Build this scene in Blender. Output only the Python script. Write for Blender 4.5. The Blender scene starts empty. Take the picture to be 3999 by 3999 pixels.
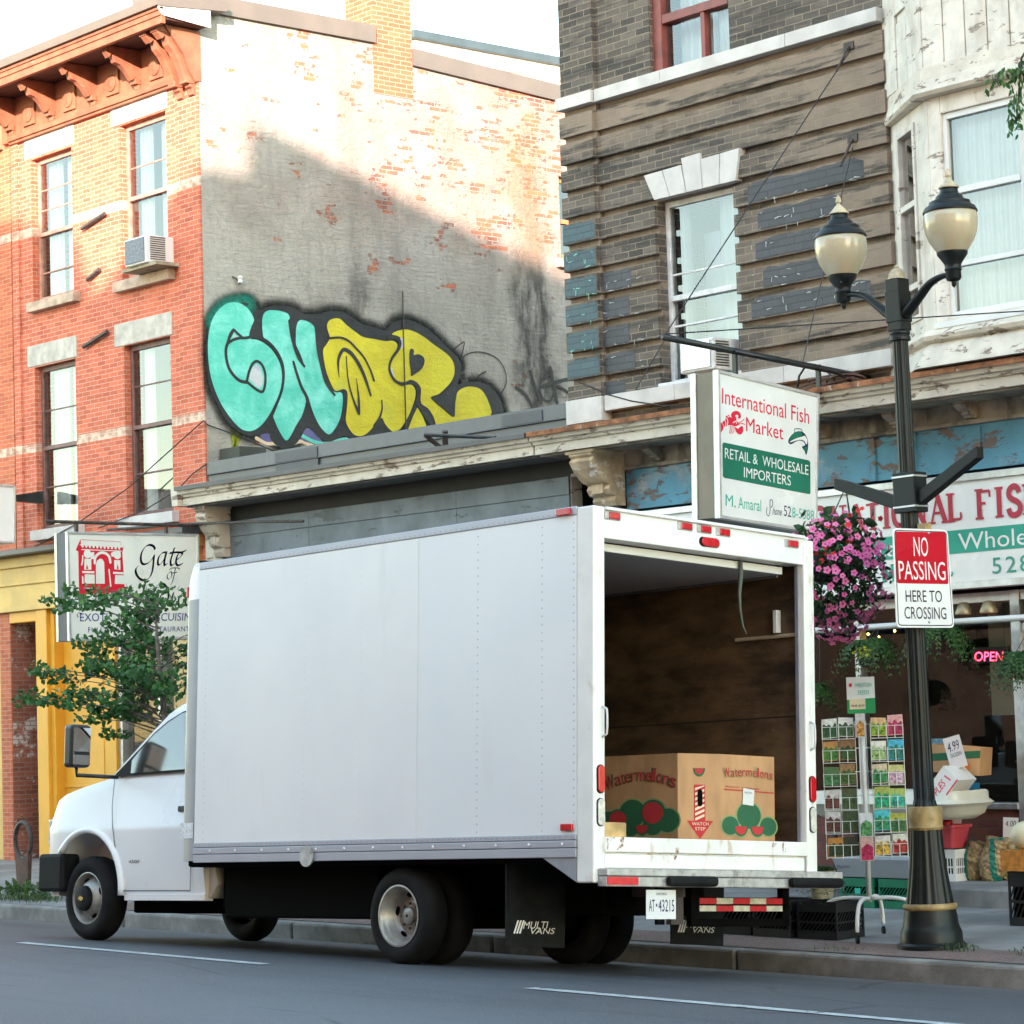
import bpy, bmesh, math, random
from mathutils import Vector as V, Matrix as MX
from math import sin, cos, pi, radians, sqrt, atan2
random.seed(7)
SC = bpy.context.scene; COL = SC.collection
# ---------------- camera, world, sun, exposure ----------------
cam = bpy.data.cameras.new('camera'); cam_o = bpy.data.objects.new('camera', cam); COL.objects.link(cam_o)
_c = [(0.657,0.08,0.749,0),(0.753,-0.028,-0.657,0),(-0.031,0.996,-0.079,2.05)]
cam_o.matrix_world = MX([list(r) for r in _c] + [[0,0,0,1]])
cam.sensor_width = 36; cam.lens = 92.782; cam.clip_start = .1; cam.clip_end = 800
SC.camera = cam_o
SUN = V((.9, -1, .295)).normalized()
SUN_EL = math.asin(SUN.z)
w = bpy.data.worlds.new('World'); SC.world = w; w.use_nodes = True
wn = w.node_tree; bg = wn.nodes['Background']
sky = wn.nodes.new('ShaderNodeTexSky'); sky.sky_type = 'NISHITA'; sky.sun_disc = False
sky.sun_elevation = SUN_EL; sky.sun_rotation = atan2(SUN.x, SUN.y); sky.air_density = 1.0; sky.dust_density = .5; sky.ozone_density = 1.0
tint = wn.nodes.new('ShaderNodeMix'); tint.data_type = 'RGBA'; tint.blend_type = 'MULTIPLY'; tint.inputs[0].default_value = 1; tint.inputs[7].default_value = (1.12, 1.03, .86, 1)
wn.links.new(sky.outputs[0], tint.inputs[6]); wn.links.new(tint.outputs[2], bg.inputs[0]); bg.inputs[1].default_value = .15
sl = bpy.data.lights.new('sun', 'SUN'); sl.energy = 2.0; sl.angle = radians(.55); sl.color = (1, .77, .68)
so = bpy.data.objects.new('sun', sl); COL.objects.link(so); so.rotation_euler = SUN.to_track_quat('Z', 'Y').to_euler()
vs = SC.view_settings; vs.view_transform = 'Standard'; vs.look = 'None'; vs.gamma = 1; vs.exposure = 3.15
SC.cycles.max_bounces = 8; SC.cycles.diffuse_bounces = 4; SC.cycles.glossy_bounces = 4; SC.cycles.transparent_max_bounces = 12
SC.cycles.use_denoising = True; SC.cycles.caustics_reflective = False; SC.cycles.caustics_refractive = False
SC.cycles.sample_clamp_indirect = 6

# ---------------- node materials ----------------
class G:
    def __init__(s, name):
        s.m = bpy.data.materials.new(name); s.m.use_nodes = True; s.nt = s.m.node_tree
        s.b = s.nt.nodes['Principled BSDF']; s.out = s.nt.nodes['Material Output']
        s.tc = s.nt.nodes.new('ShaderNodeTexCoord'); s.obj = s.tc.outputs['Object']
    def put(s, sock, v):
        if v is None: return
        if isinstance(v, bpy.types.NodeSocket): s.nt.links.new(v, sock)
        elif isinstance(v, (tuple, list)):
            sock.default_value = (*v, 1) if len(v) == 3 and sock.type == 'RGBA' else v
        else: sock.default_value = v
    def n(s, t, ins=(), **kw):
        nd = s.nt.nodes.new('ShaderNode' + t)
        for k, v in kw.items(): setattr(nd, k, v)
        for k, v in dict(ins).items(): s.put(nd.inputs[k], v)
        return nd
    def set(s, **k):
        for a, v in k.items(): s.put(s.b.inputs[a.replace('_', ' ')], v)
        return s
    def math(s, op, a, b=None, c=None, clamp=False):
        nd = s.nt.nodes.new('ShaderNodeMath'); nd.operation = op; nd.use_clamp = clamp
        for i, v in enumerate((a, b, c)): s.put(nd.inputs[i], v)
        return nd.outputs[0]
    def mix(s, f, a, b, bl='MIX'):
        nd = s.nt.nodes.new('ShaderNodeMix'); nd.data_type = 'RGBA'; nd.blend_type = bl
        s.put(nd.inputs[0], f); s.put(nd.inputs[6], a); s.put(nd.inputs[7], b); return nd.outputs[2]
    def step(s, x, lo, hi, a=0, b=1):
        nd = s.nt.nodes.new('ShaderNodeMapRange'); nd.interpolation_type = 'SMOOTHSTEP'
        for i, v in enumerate((x, lo, hi, a, b)): s.put(nd.inputs[i], v)
        return nd.outputs[0]
    def noise(s, sc, det=4, vec=None, ro=.55, di=0):
        nd = s.n('TexNoise', {'Scale': sc, 'Detail': det, 'Roughness': ro, 'Distortion': di}); s.put(nd.inputs['Vector'], vec or s.obj)
        return nd.outputs[0]
    def map(s, sc=(1,1,1), lo=(0,0,0), vec=None):
        nd = s.n('Mapping', {'Location': lo, 'Scale': sc}); s.put(nd.inputs['Vector'], vec or s.obj); return nd.outputs[0]
    def xyz(s, vec=None):
        nd = s.n('SeparateXYZ'); s.put(nd.inputs[0], vec or s.obj); return nd.outputs
    def comb(s, x, y, z=0):
        nd = s.n('CombineXYZ')
        for i, v in enumerate((x, y, z)): s.put(nd.inputs[i], v)
        return nd.outputs[0]
    def bump(s, h, st=.3, d=.01, nrm=None):
        nd = s.n('Bump', {'Strength': st, 'Distance': d, 'Height': h}); s.put(nd.inputs['Normal'], nrm); s.put(s.b.inputs['Normal'], nd.outputs[0]); return nd.outputs[0]
MAT = {}
def mt(name, col, rough=.5, metal=0, var=.12, vs=2.5, bump=0, bs=40, peel=None, dirt=None, spec=None, stretch=(1,1,1), emit=None):
    """colour + tonal noise, optional flaking to a second colour, optional dirt stains, optional fine bump"""
    if name in MAT: return MAT[name]
    g = G(name); vec = g.map(stretch) if stretch != (1,1,1) else g.obj
    d = tuple(max(0, c*(1-var*1.6)) for c in col); l = tuple(min(1, c*(1+var)) for c in col)
    nz = g.noise(vs, 5, vec); c = g.mix(g.step(nz, .3, .7), d, l)
    r = g.math('MULTIPLY_ADD', nz, .2, rough-.1); h = None
    if dirt:
        dc, ds, th, am = dirt[:4]; dn = g.noise(ds, 6, g.map(dirt[4] if len(dirt) > 4 else (1,1,.35)), .65)
        c = g.mix(g.math('MULTIPLY', g.step(dn, th, th+.18), am), c, dc)
    if peel:
        pc, ps, th, pst = peel; pn = g.noise(ps, 7, g.map(pst), .7, .4); f = g.step(pn, th, th+.025)
        pcol = g.mix(g.noise(ps*2.2, 3), tuple(v*.55 for v in pc), tuple(min(1, v*1.35) for v in pc))
        c = g.mix(f, c, pcol); h = g.math('SUBTRACT', 1, f)
    if bump:
        bn = g.noise(bs, 4, vec); nn = g.bump(bn, bump, .01)
        if h is not None: g.bump(h, .6, .004, nn)
    elif h is not None: g.bump(h, .6, .004)
    g.set(Base_Color=c, Roughness=r, Metallic=metal)
    if spec is not None: g.set(Specular_IOR_Level=spec)
    if emit: g.set(Emission_Color=emit[0], Emission_Strength=emit[1])
    MAT[name] = g.m; return g.m
def brick_nodes(g, bw, bh, ms, off=(0,0)):
    """running bond on any axis-aligned wall: u = x + y, v = z"""
    x, y, z = g.xyz()[:3]
    wob = g.math('MULTIPLY', g.math('SUBTRACT', g.noise(9, 2), .5), .012)
    u = g.math('ADD', g.math('ADD', x, y), off[0]); v = g.math('ADD', g.math('ADD', z, wob), off[1])
    nd = g.n('TexBrick', {'Vector': g.comb(u, v), 'Color1': (0,0,0,1), 'Color2': (1,1,1,1), 'Mortar': (.5,.5,.5,1), 'Scale': 1, 'Mortar Size': ms, 'Mortar Smooth': .25, 'Bias': 0, 'Brick Width': bw, 'Row Height': bh})
    return nd.outputs[0], nd.outputs[1], z, u
def brick(name, c1, c2, mortar, bw=.215, bh=.0667, ms=.006, off=(0,0), rough=.85, over=None, bumpd=.012, stain=.35):
    g = G(name); rnd, mor, z, u = brick_nodes(g, bw, bh, ms, off)
    col = g.mix(rnd, c1, c2); nz = g.noise(3.5, 6, None, .65)
    col = g.mix(g.math('MULTIPLY', g.step(nz, .42, .75), stain), col, tuple(v*.45 for v in c1))
    col = g.mix(g.step(g.noise(55, 3), .35, .75, 0, .3), col, tuple(min(1, v*1.5) for v in c2))
    mc = g.mix(g.noise(14, 3), tuple(v*.7 for v in mortar), mortar)
    if over: col, mc = over(g, col, mc, z, u)
    col = g.mix(mor, col, mc)
    h = g.math('ADD', g.math('MULTIPLY', g.math('SUBTRACT', 1, mor), .8), g.math('MULTIPLY', g.noise(70, 3), .25))
    g.bump(h, .55, bumpd); g.set(Base_Color=col, Roughness=rough); MAT[name] = g.m; return g.m
def glass(name, tint=(.9,.95,.95), refl=.06, gl=.7):
    g = G(name); g.nt.nodes.remove(g.b)
    fr = g.n('Fresnel', {'IOR': 1.5}); f = g.math('MULTIPLY_ADD', fr.outputs[0], gl, refl, True)
    nz = g.n('Bump', {'Strength': .035, 'Distance': .05, 'Height': g.noise(1.6, 1)})
    gb = g.n('BsdfGlossy', {'Color': (1,1,1,1), 'Roughness': .02, 'Normal': nz.outputs[0]}); tb = g.n('BsdfTransparent', {'Color': (*tint, 1)})
    mx = g.n('MixShader', {0: f, 1: tb.outputs[0], 2: gb.outputs[0]}); g.nt.links.new(mx.outputs[0], g.out.inputs[0]); MAT[name] = g.m; return g.m

# ---------------- meshes and scene tree ----------------
class MB:
    def __init__(s): s.v = []; s.f = []; s.m = None; s.alpha = None
    def tr(s, m): s.m = m; return s
    def add(s, vs, fs):
        o = len(s.v); s.v += [tuple(s.m @ V(p)) if s.m is not None else tuple(p) for p in vs]; s.f += [[o+i for i in f] for f in fs]; return s
    def box(s, x0, x1, y0, y1, z0, z1):
        if x0 > x1: x0, x1 = x1, x0
        if y0 > y1: y0, y1 = y1, y0
        if z0 > z1: z0, z1 = z1, z0
        return s.add([(x0,y0,z0),(x1,y0,z0),(x1,y1,z0),(x0,y1,z0),(x0,y0,z1),(x1,y0,z1),(x1,y1,z1),(x0,y1,z1)],
                     [(3,2,1,0),(4,5,6,7),(0,1,5,4),(1,2,6,5),(2,3,7,6),(3,0,4,7)])
    def quad(s, *p): return s.add(p, [tuple(range(len(p)))])
    def prism(s, poly, o, u, v, n):
        """polygon in plane (o,u,v) extruded by vector n"""
        o, u, v, n = V(o), V(u), V(v), V(n); k = len(poly)
        a = [o + u*p[0] + v*p[1] for p in poly]
        if u.cross(v).dot(n) < 0: a.reverse()
        return s.add([tuple(p) for p in a] + [tuple(p+n) for p in a], [tuple(range(k))[::-1], tuple(range(k, 2*k))] + [(i, (i+1) % k, k+(i+1) % k, k+i) for i in range(k)])
    def tube(s, pts, r, n=8, closed=False, flat=None):
        pts = [V(p) for p in pts]; k = len(pts); rs = r if isinstance(r, (list, tuple)) else [r]*k
        vs = []; up = V((0,0,1))
        for i, p in enumerate(pts):
            a = pts[i-1] if i or closed else p; b = pts[(i+1) % k] if i < k-1 or closed else p
            t = (b-a).normalized() if (b-a).length > 1e-9 else V((0,0,1))
            if i == 0:
                up = V((0,0,1)) if abs(t.z) < .9 else V((1,0,0))
            x = up - t*up.dot(t)
            if x.length < 1e-6: x = t.orthogonal()
            x.normalize(); up = x; y = t.cross(x)
            for j in range(n):
                an = 2*pi*j/n; vs.append(tuple(p + (x*cos(an)*(flat or 1) + y*sin(an))*rs[i]))
        fs = [(i*n+j, i*n+(j+1) % n, (i+1) % k*n+(j+1) % n, (i+1) % k*n+j) for i in range(k if closed else k-1) for j in range(n)]
        if not closed: fs += [tuple(range(n))[::-1], tuple(range((k-1)*n, k*n))]
        return s.add(vs, fs)
    def lathe(s, prof, c=(0,0,0), ax='z', n=24, caps=True, flute=0, fn=0):
        vs = []; c = V(c); k = len(prof)
        for r, h in prof:
            for j in range(n):
                an = 2*pi*j/n; rr = r*(1-flute*(.5+.5*cos(an*fn))) if flute else r
                a, b = rr*cos(an), rr*sin(an)
                vs.append(tuple(c + (V((a,b,h)) if ax == 'z' else V((a,h,-b)) if ax == 'y' else V((h,a,b)))))
        fs = [(i*n+j, i*n+(j+1) % n, (i+1)*n+(j+1) % n, (i+1)*n+j) for i in range(k-1) for j in range(n)]
        if caps: fs += [tuple(range(n))[::-1], tuple(range((k-1)*n, k*n))]
        return s.add(vs, fs)
    def ball(s, c, r, n=10, m=7, sc=(1,1,1)):
        prof = [(max(1e-4, r*sin(pi*i/m)), -r*cos(pi*i/m)) for i in range(m+1)]
        old = s.m; t = MX.Translation(V(c)) @ MX.Diagonal((*sc, 1)); s.m = old @ t if old is not None else t
        s.lathe(prof, n=n, caps=False); s.m = old; return s
    def build(s, name, mat, parent=None, smooth=False, bevel=0, local=False, label=None, seg=2):
        me = bpy.data.meshes.new(name); me.from_pydata(s.v, [], s.f); me.update()
        me.materials.append(mat)
        o = bpy.data.objects.new(name, me); COL.objects.link(o)
        if parent is not None:
            o.parent = parent
            if not local: o.matrix_parent_inverse = wmat(parent).inverted()
        if smooth:
            me.polygons.foreach_set('use_smooth', [True]*len(me.polygons))
            if smooth != 1:
                bm = bmesh.new(); bm.from_mesh(me); an = radians(smooth)
                for e in bm.edges:
                    if len(e.link_faces) == 2 and e.calc_face_angle(0) > an: e.smooth = False
                bm.to_mesh(me); bm.free()
        if bevel:
            md = o.modifiers.new('bevel', 'BEVEL'); md.width = bevel; md.segments = seg; md.limit_method = 'ANGLE'; md.angle_limit = radians(35); md.harden_normals = False
        if label: o['label'] = label
        return o
def wmat(o):
    m = o.matrix_basis
    return wmat(o.parent) @ o.matrix_parent_inverse @ m if o.parent else m.copy()
def tag(o, label, cat, group=None):
    o['label'] = label; o['category'] = cat
    if group: o['group'] = group
    return o
def thing(name, label, cat, loc=(0,0,0), rz=0, group=None, M=None):
    o = bpy.data.objects.new(name, None); COL.objects.link(o); o.empty_display_size = .2
    if M is not None: o.matrix_basis = M
    else: o.location = loc; o.rotation_euler = (0,0,rz); o.matrix_basis = MX.Translation(V(loc)) @ MX.Rotation(rz, 4, 'Z')
    return tag(o, label, cat, group)
def struct(o): o['kind'] = 'structure'; return o
def dup(o, M, label=None):
    """copy of a thing with its parts and sub-parts"""
    r = o.copy(); COL.objects.link(r); r.matrix_basis = M
    if label: r['label'] = label
    def kids(a, b):
        for ch in list(a.children):
            c = ch.copy(); COL.objects.link(c); c.parent = b; kids(ch, c)
    kids(o, r); return r
def smoothpoly(p, k=4, closed=True):
    out = []; n = len(p)
    for i in range(n if closed else n-1):
        g = lambda j: V(p[j % n]) if closed else V(p[min(max(j, 0), n-1)])
        a, b, c, d = g(i-1), g(i), g(i+1), g(i+2)
        for t in range(k):
            t /= k; out.append(tuple(.5*((2*b) + (c-a)*t + (2*a-5*b+4*c-d)*t*t + (3*b-a-3*c+d)*t*t*t)))
    if not closed: out.append(tuple(p[-1]))
    return out
def ribbon(p, w):
    """closed outline of a thick stroke along 2-D points; w number or list"""
    n = len(p); ws = w if isinstance(w, (list, tuple)) else [w]*n; L = []; R = []
    for i in range(n):
        a, b = V(p[max(0, i-1)]), V(p[min(n-1, i+1)]); t = (b-a).normalized(); q = V((-t.y, t.x))*ws[i]*.5
        L.append(tuple(V(p[i])+q)); R.append(tuple(V(p[i])-q))
    return L, R
class Flat:
    """paint and lettering: flat shapes on the plane o + u*a + v*b, lifted by d along the normal"""
    def __init__(s, o, u, v, d=.003):
        s.o, s.u, s.v = V(o), V(u), V(v); s.n = s.u.cross(s.v).normalized(); s.mb = MB(); s.d = d; s.k = 0
    def at(s, p): return s.o + s.u*p[0] + s.v*p[1] + s.n*(s.d + s.k*.00012)
    def poly(s, p):
        s.k += 1; pts = [s.at(q) for q in p]; fl = _tess(p); s.mb.add(pts, fl); return s
    def stroke(s, p, w, k=4, cap=True):
        if k: 
            ws = w if isinstance(w, (list, tuple)) else [w]*len(p); q = smoothpoly([(*a, b) for a, b in zip(p, ws)], k, False)
            p = [a[:2] for a in q]; w = [a[2] for a in q]
        ws = w if isinstance(w, (list, tuple)) else [w]*len(p)
        s.k += 1; L, R = ribbon(p, ws); n = len(L)
        s.mb.add([s.at(q) for q in L+R], [(i, n+i, n+i+1, i+1) for i in range(n-1)])
        if cap:
            for e in (0, -1):
                c = p[e]; r = ws[e]*.5; s.k += 1; s.mb.add([s.at((c[0]+r*cos(a*pi/5), c[1]+r*sin(a*pi/5))) for a in range(10)], [tuple(range(10))])
        return s
    def pen(s, p, w, ang=40, k=5):
        """broad-nib pen stroke"""
        p = smoothpoly(p, k, False); s.k += 1; q = V((cos(radians(ang)), sin(radians(ang))))*w*.5; t = V((-q.y, q.x))*.16
        n = len(p); vs = []
        for i, c in enumerate(p): vs += [s.at(V(c)+q+t), s.at(V(c)+q-t), s.at(V(c)-q-t), s.at(V(c)-q+t)]
        fs = [(4*i+j, 4*i+(j+1) % 4, 4*i+4+(j+1) % 4, 4*i+4+j) for i in range(n-1) for j in range(4)] + [tuple(range(4)), tuple(range(4*n-4, 4*n))]
        s.mb.add(vs, fs); return s
    def text(s, t, bl, br, tl, bold=0, shear=0, cw=1.0):
        """text run: baseline left bl, baseline right br, cap top left tl (plane coordinates)"""
        cu = bpy.data.curves.new('t', 'FONT'); cu.body = t; cu.size = 1; cu.offset = 0; cu.shear = shear; cu.space_character = cw; cu.resolution_u = 3
        o = bpy.data.objects.new('t', cu); COL.objects.link(o); dg = bpy.context.evaluated_depsgraph_get(); me = bpy.data.meshes.new_from_object(o.evaluated_get(dg))
        vs = [v.co.copy() for v in me.vertices]; fs = [tuple(p.vertices) for p in me.polygons]
        bpy.data.objects.remove(o); bpy.data.curves.remove(cu); bpy.data.meshes.remove(me)
        x0 = min(v.x for v in vs); x1 = max(v.x for v in vs); bl, br, tl = V(bl), V(br), V(tl)
        for sh in ((-.7*bold, .7*bold, 0) if bold > .003 else (0,)):
          s.k += 1; s.mb.add([s.at(bl + (br-bl)*((v.x+sh-x0)/(x1-x0)) + (tl-bl)*(v.y/.729)) for v in vs], fs); return s
    def build(s, name, mat, parent=None, **k): return s.mb.build(name, mat, parent, **k)
def _tess(p):
    from mathutils.geometry import tessellate_polygon
    return [tuple(t) for t in tessellate_polygon([[V((a[0], a[1], 0)) for a in p]])]

# ---------------- shared materials ----------------
m_asph = None
def _asphalt():
    g = G('asphalt'); big = g.noise(.35, 4, g.map((.35,1,1))); tr = g.noise(1.1, 6, g.map((.25,1.6,1)), .65); fine = g.noise(75, 3); med = g.noise(14, 5)
    c = g.mix(g.step(big, .3, .7), (.045,.053,.063), (.07,.08,.092))
    c = g.mix(g.math('MULTIPLY', g.step(tr, .50, .62), .75), c, (.026,.03,.036)); c = g.mix(g.math('MULTIPLY', g.step(g.noise(.8, 5, g.map((.3,1.3,1), (5,2,0))), .5, .68), .7), c, (.10,.118,.14))
    c = g.mix(g.step(fine, .35, .7), g.mix(.7, c, (.02,.02,.024)), g.mix(.35, c, (.2,.21,.23)))
    x, y, z = g.xyz()[:3]
    tk = g.math('MULTIPLY', g.step(g.math('ABSOLUTE', g.math('SUBTRACT', y, 9.4)), .2, 1.1, 1, 0), .3)
    c = g.mix(tk, c, (.105,.116,.13))
    gut = g.math('MULTIPLY', g.step(y, 14.6, 15.3), g.step(med, .25, .6, .3, .8)); c = g.mix(gut, c, (.13,.125,.115))
    cr = g.n('TexVoronoi', {'Scale': .5}, feature='DISTANCE_TO_EDGE'); g.put(cr.inputs['Vector'], g.mix(.12, g.map((.45,1,1)), g.n('TexNoise', {'Scale': 3, 'Detail': 5}).outputs[1])); c = g.mix(g.math('MULTIPLY', g.step(cr.outputs[0], .003, .008, 1, 0), g.step(g.noise(.5, 2), .5, .6, 0, .75)), c, (.02,.022,.025)); 
    g.set(Base_Color=c, Roughness=g.math('MULTIPLY_ADD', fine, .25, .5)); g.bump(g.math('ADD', fine, med), .5, .006); return g.m
m_asph = _asphalt()
m_conc = mt('concrete paving', (.235,.228,.22), .8, var=.22, vs=1.2, bump=.4, bs=90, dirt=((.14,.13,.125), 2.5, .48, .65, (1,1,1)))
m_kerb = mt('kerb concrete', (.25,.24,.22), .8, var=.25, vs=2.5, bump=.5, bs=60, dirt=((.13,.12,.11), 4, .48, .6, (1,1,1)))
m_redpav = mt('red granite paving', (.205,.135,.115), .8, var=.3, vs=40, bump=.5, bs=120, dirt=((.2,.18,.165), 2, .5, .6, (1,1,1)))
m_mark = mt('worn white road paint', (.42,.45,.45), .6, var=.15, vs=12, peel=((.12,.13,.15), 5, .6, (1,1,1)))
m_yel = mt('yellow road paint', (.75,.5,.05), .6, var=.1)
m_stone = mt('limestone', (.46,.44,.40), .8, var=.16, vs=5, bump=.25, bs=80, dirt=((.33,.31,.28), 3, .55, .5))
m_stonew = mt('pale cut stone', (.58,.555,.53), .75, var=.08, vs=4, bump=.15, bs=90, dirt=((.42,.40,.38), 5, .6, .35))
m_sill = mt('sandstone sill', (.46,.35,.27), .8, var=.2, vs=6, bump=.3, bs=70)
m_dark = mt('unlit interior', (.035,.032,.03), .9)
m_room = mt('dim room plaster', (.16,.15,.14), .9)
m_black = mt('black painted metal', (.014,.017,.018), .38, var=.3, vs=8)
m_iron = mt('rusty iron', (.055,.042,.036), .6, var=.35, vs=25, peel=((.16,.07,.035), 9, .6, (1,1,1)))
m_rust = mt('rusted sheet metal', (.3,.12,.05), .8, var=.35, vs=9, peel=((.42,.35,.28), 8, .6, (1,1,.5)), bump=.3)
m_wood_p = mt('flaking cream wood paint', (.60,.54,.45), .65, var=.1, vs=4, peel=((.23,.17,.13), 3.2, .565, (1.1,1.1,3.4)), dirt=((.45,.38,.3), 2.5, .56, .5), bump=.15)
m_wood_w = mt('flaking white wood paint', (.66,.61,.54), .6, var=.1, vs=4, peel=((.26,.2,.155), 2.4, .60, (1.2,1.2,4)), dirt=((.42,.33,.25), 2.2, .5, .6, (1.5,1.5,.5)), bump=.15)
m_grime = mt('grimy cream soffit', (.3,.255,.2), .8, var=.25, vs=3, dirt=((.07,.055,.045), 3, .46, .8), peel=((.16,.04,.03), 2.4, .66, (1,1,2)))
m_white = mt('white vinyl', (.68,.68,.67), .45, var=.05)
m_wood_old = mt('old white window paint', (.66,.66,.66), .55, var=.12, vs=9, dirt=((.35,.32,.29), 6, .58, .5))
m_brown = mt('brown painted sash', (.15,.075,.07), .5, var=.2, vs=8)
m_rose = mt('rose painted sash', (.42,.22,.17), .55, var=.2, vs=8)
m_redfr = mt('oxblood window frame', (.23,.06,.05), .45, var=.15, vs=6)
m_glass = glass('window glass', refl=.10, gl=1)
m_glass_d = glass('shop window glass', refl=.02, gl=.75)
m_curt = mt('net curtain', (.75,.76,.74), .9, var=.06, vs=3)
m_blind = mt('grey blind', (.46,.5,.53), .8, var=.06)
m_wire = mt('black cable', (.02,.02,.022), .6)
m_alu = mt('aluminium', (.55,.55,.56), .38, .85, var=.1, vs=10)
m_flash = mt('grey flashing metal', (.085,.09,.105), .42, .25, var=.1, vs=3, dirt=((.2,.2,.22), 1.3, .6, .5))
m_taupe = mt('taupe roof flashing', (.15,.125,.105), .45, .15, var=.06)
# ---------------- the ground ----------------
X0, X1 = -150, 90
PROF = [(15.39,0),(14.0,.112),(12.6,.23),(12,.262),(10,.325),(8,.365),(6,.32),(4,.24),(1.6,.12)]
def road_z(y):
    for (a,za),(b,zb) in zip(PROF, PROF[1:]):
        if b <= y <= a: return za+(zb-za)*(y-a)/(b-a)
    return 0
mb = MB(); xs = list(range(X0, X1+1, 10))
for (a,za),(b,zb) in zip(PROF, PROF[1:]):
    for i in range(len(xs)-1): mb.quad((xs[i],b,zb),(xs[i+1],b,zb),(xs[i+1],a,za),(xs[i],a,za))
struct(mb.build('road', m_asph, smooth=True))
mb = MB().quad((-600,-600,-.4),(600,-600,-.4),(600,600,-.4),(-600,600,-.4)); struct(mb.build('ground', m_conc))
def sw_z(y): return .16+.02*(y-15.39)
mb = MB()
for x in range(X0, X1, 3):
    ya, yb = 15.55, 30; mb.quad((x,ya,sw_z(ya)),(x+2.988,ya,sw_z(ya)),(x+2.988,yb,sw_z(yb)),(x,yb,sw_z(yb)))
mb.quad((X0,15.5,.12),(X1,15.5,.12),(X1,30,.43),(X0,30,.43))
struct(mb.build('sidewalk', m_conc))
mb = MB().quad((-25,15.552,sw_z(15.55)+.004),(X1,15.552,sw_z(15.55)+.004),(X1,16.22,sw_z(16.22)+.004),(-25,16.22,sw_z(16.22)+.004)); struct(mb.build('paving_strip', m_redpav))
mb = MB(); x = X0
while x < X1:
    mb.box(x, x+2.985, 15.39, 15.55, -.2, .163); x += 3
struct(mb.build('kerb', m_kerb, bevel=.025))
mb = MB().box(-17.2, X1, 18.95, 20.4, .1, .40); struct(mb.build('shop_apron', m_conc, bevel=.015))
mb = MB().box(X0, X1, 1.45, 1.6, -.1, .27); mb.box(X0, X1, -3.2, 1.45, -.1, .268); struct(mb.build('far_sidewalk', m_conc))
mb = MB()
for (xa,ya,xb,yb) in ((-20.26,11.93,-16.5,11.83),(-13.35,11.72,-2,11.55),(-34,12.2,-25.5,12.02)):
    n = 6
    for i in range(n):
        p = [(xa+(xb-xa)*t, ya+(yb-ya)*t) for t in (i/n,(i+1)/n)]
        mb.quad(*[(px, py+d, road_z(py+d)+.005) for (px,py),d in ((p[0],-.055),(p[1],-.055),(p[1],.055),(p[0],.055))])
struct(mb.build('lane_marking', m_mark))
mb = MB()
for yy in (7.45, 7.73): mb.quad((X0,yy-.05,road_z(yy)+.005),(X1,yy-.05,road_z(yy)+.005),(X1,yy+.05,road_z(yy)+.005),(X0,yy+.05,road_z(yy)+.005))
struct(mb.build('centre_line', m_yel))

# ---------------- walls and windows ----------------
def wall_y(mb, x0, x1, z0, z1, holes, ya, yb):
    """wall along x with rectangular openings (x0,x1,z0,z1)"""
    zs = sorted({z0, z1, *[h[2] for h in holes], *[h[3] for h in holes]})
    for a, b in zip(zs, zs[1:]):
        cut = sorted((h[0], h[1]) for h in holes if h[2] < b-1e-6 and h[3] > a+1e-6); x = x0
        for c, d in cut:
            if c > x: mb.box(x, c, ya, yb, a, b)
            x = max(x, d)
        if x < x1: mb.box(x, x1, ya, yb, a, b)
def curtain(name, x0, x1, z0, z1, y, mat, parent, amp=.04, n=14):
    mb = MB(); m = n*4
    vs = [(x0+(x1-x0)*i/m, y+amp*sin(i*2*pi/4.3)+amp*.4*sin(i*.9), z) for i in range(m+1) for z in (z0, z1)]
    mb.add(vs, [(2*i, 2*i+2, 2*i+3, 2*i+1) for i in range(m)]); return mb.build(name, mat, parent, smooth=True)
def sash(parent, x0, x1, z0, z1, y, mf, split=.5, munt=(), fw=.06, curt=((0,1),), cm=None, lab=None, gl=None, drop=0):
    """double-hung window: frame, two glass panes, curtains behind. parent is a building."""
    mb = MB(); d = .09; zm = z0+(z1-z0)*split
    mb.box(x0, x0+fw, y, y+d, z0, z1).box(x1-fw, x1, y, y+d, z0, z1).box(x0+fw, x1-fw, y, y+d, z1-fw*1.2, z1).box(x0+fw, x1-fw, y-.01, y+d, z0, z0+fw*1.1)
    mb.box(x0+fw, x1-fw, y-.012, y+.06, zm-.03, zm+.03)
    for a in munt: zz = z0+(z1-z0)*a; mb.box(x0+fw, x1-fw, y+.022, y+.05, zz-.012, zz+.012)
    w = mb.build('window', mf, parent, bevel=.006, label=lab)
    for a, b, yy in ((z0+fw, zm-.03, y+.045), (zm+.03, z1-fw, y+.03)):
        MB().quad((x0+fw,yy,a),(x1-fw,yy,a),(x1-fw,yy,b),(x0+fw,yy,b)).build('pane', gl or m_glass, w)
    for a, b in curt:
        curtain('curtain', x0+(x1-x0)*a, x1-(x1-x0)*(1-b), z0, z1, y+.16+.03*a, cm or m_curt, w, n=max(4, int(12*(b-a))))
    return w

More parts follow.
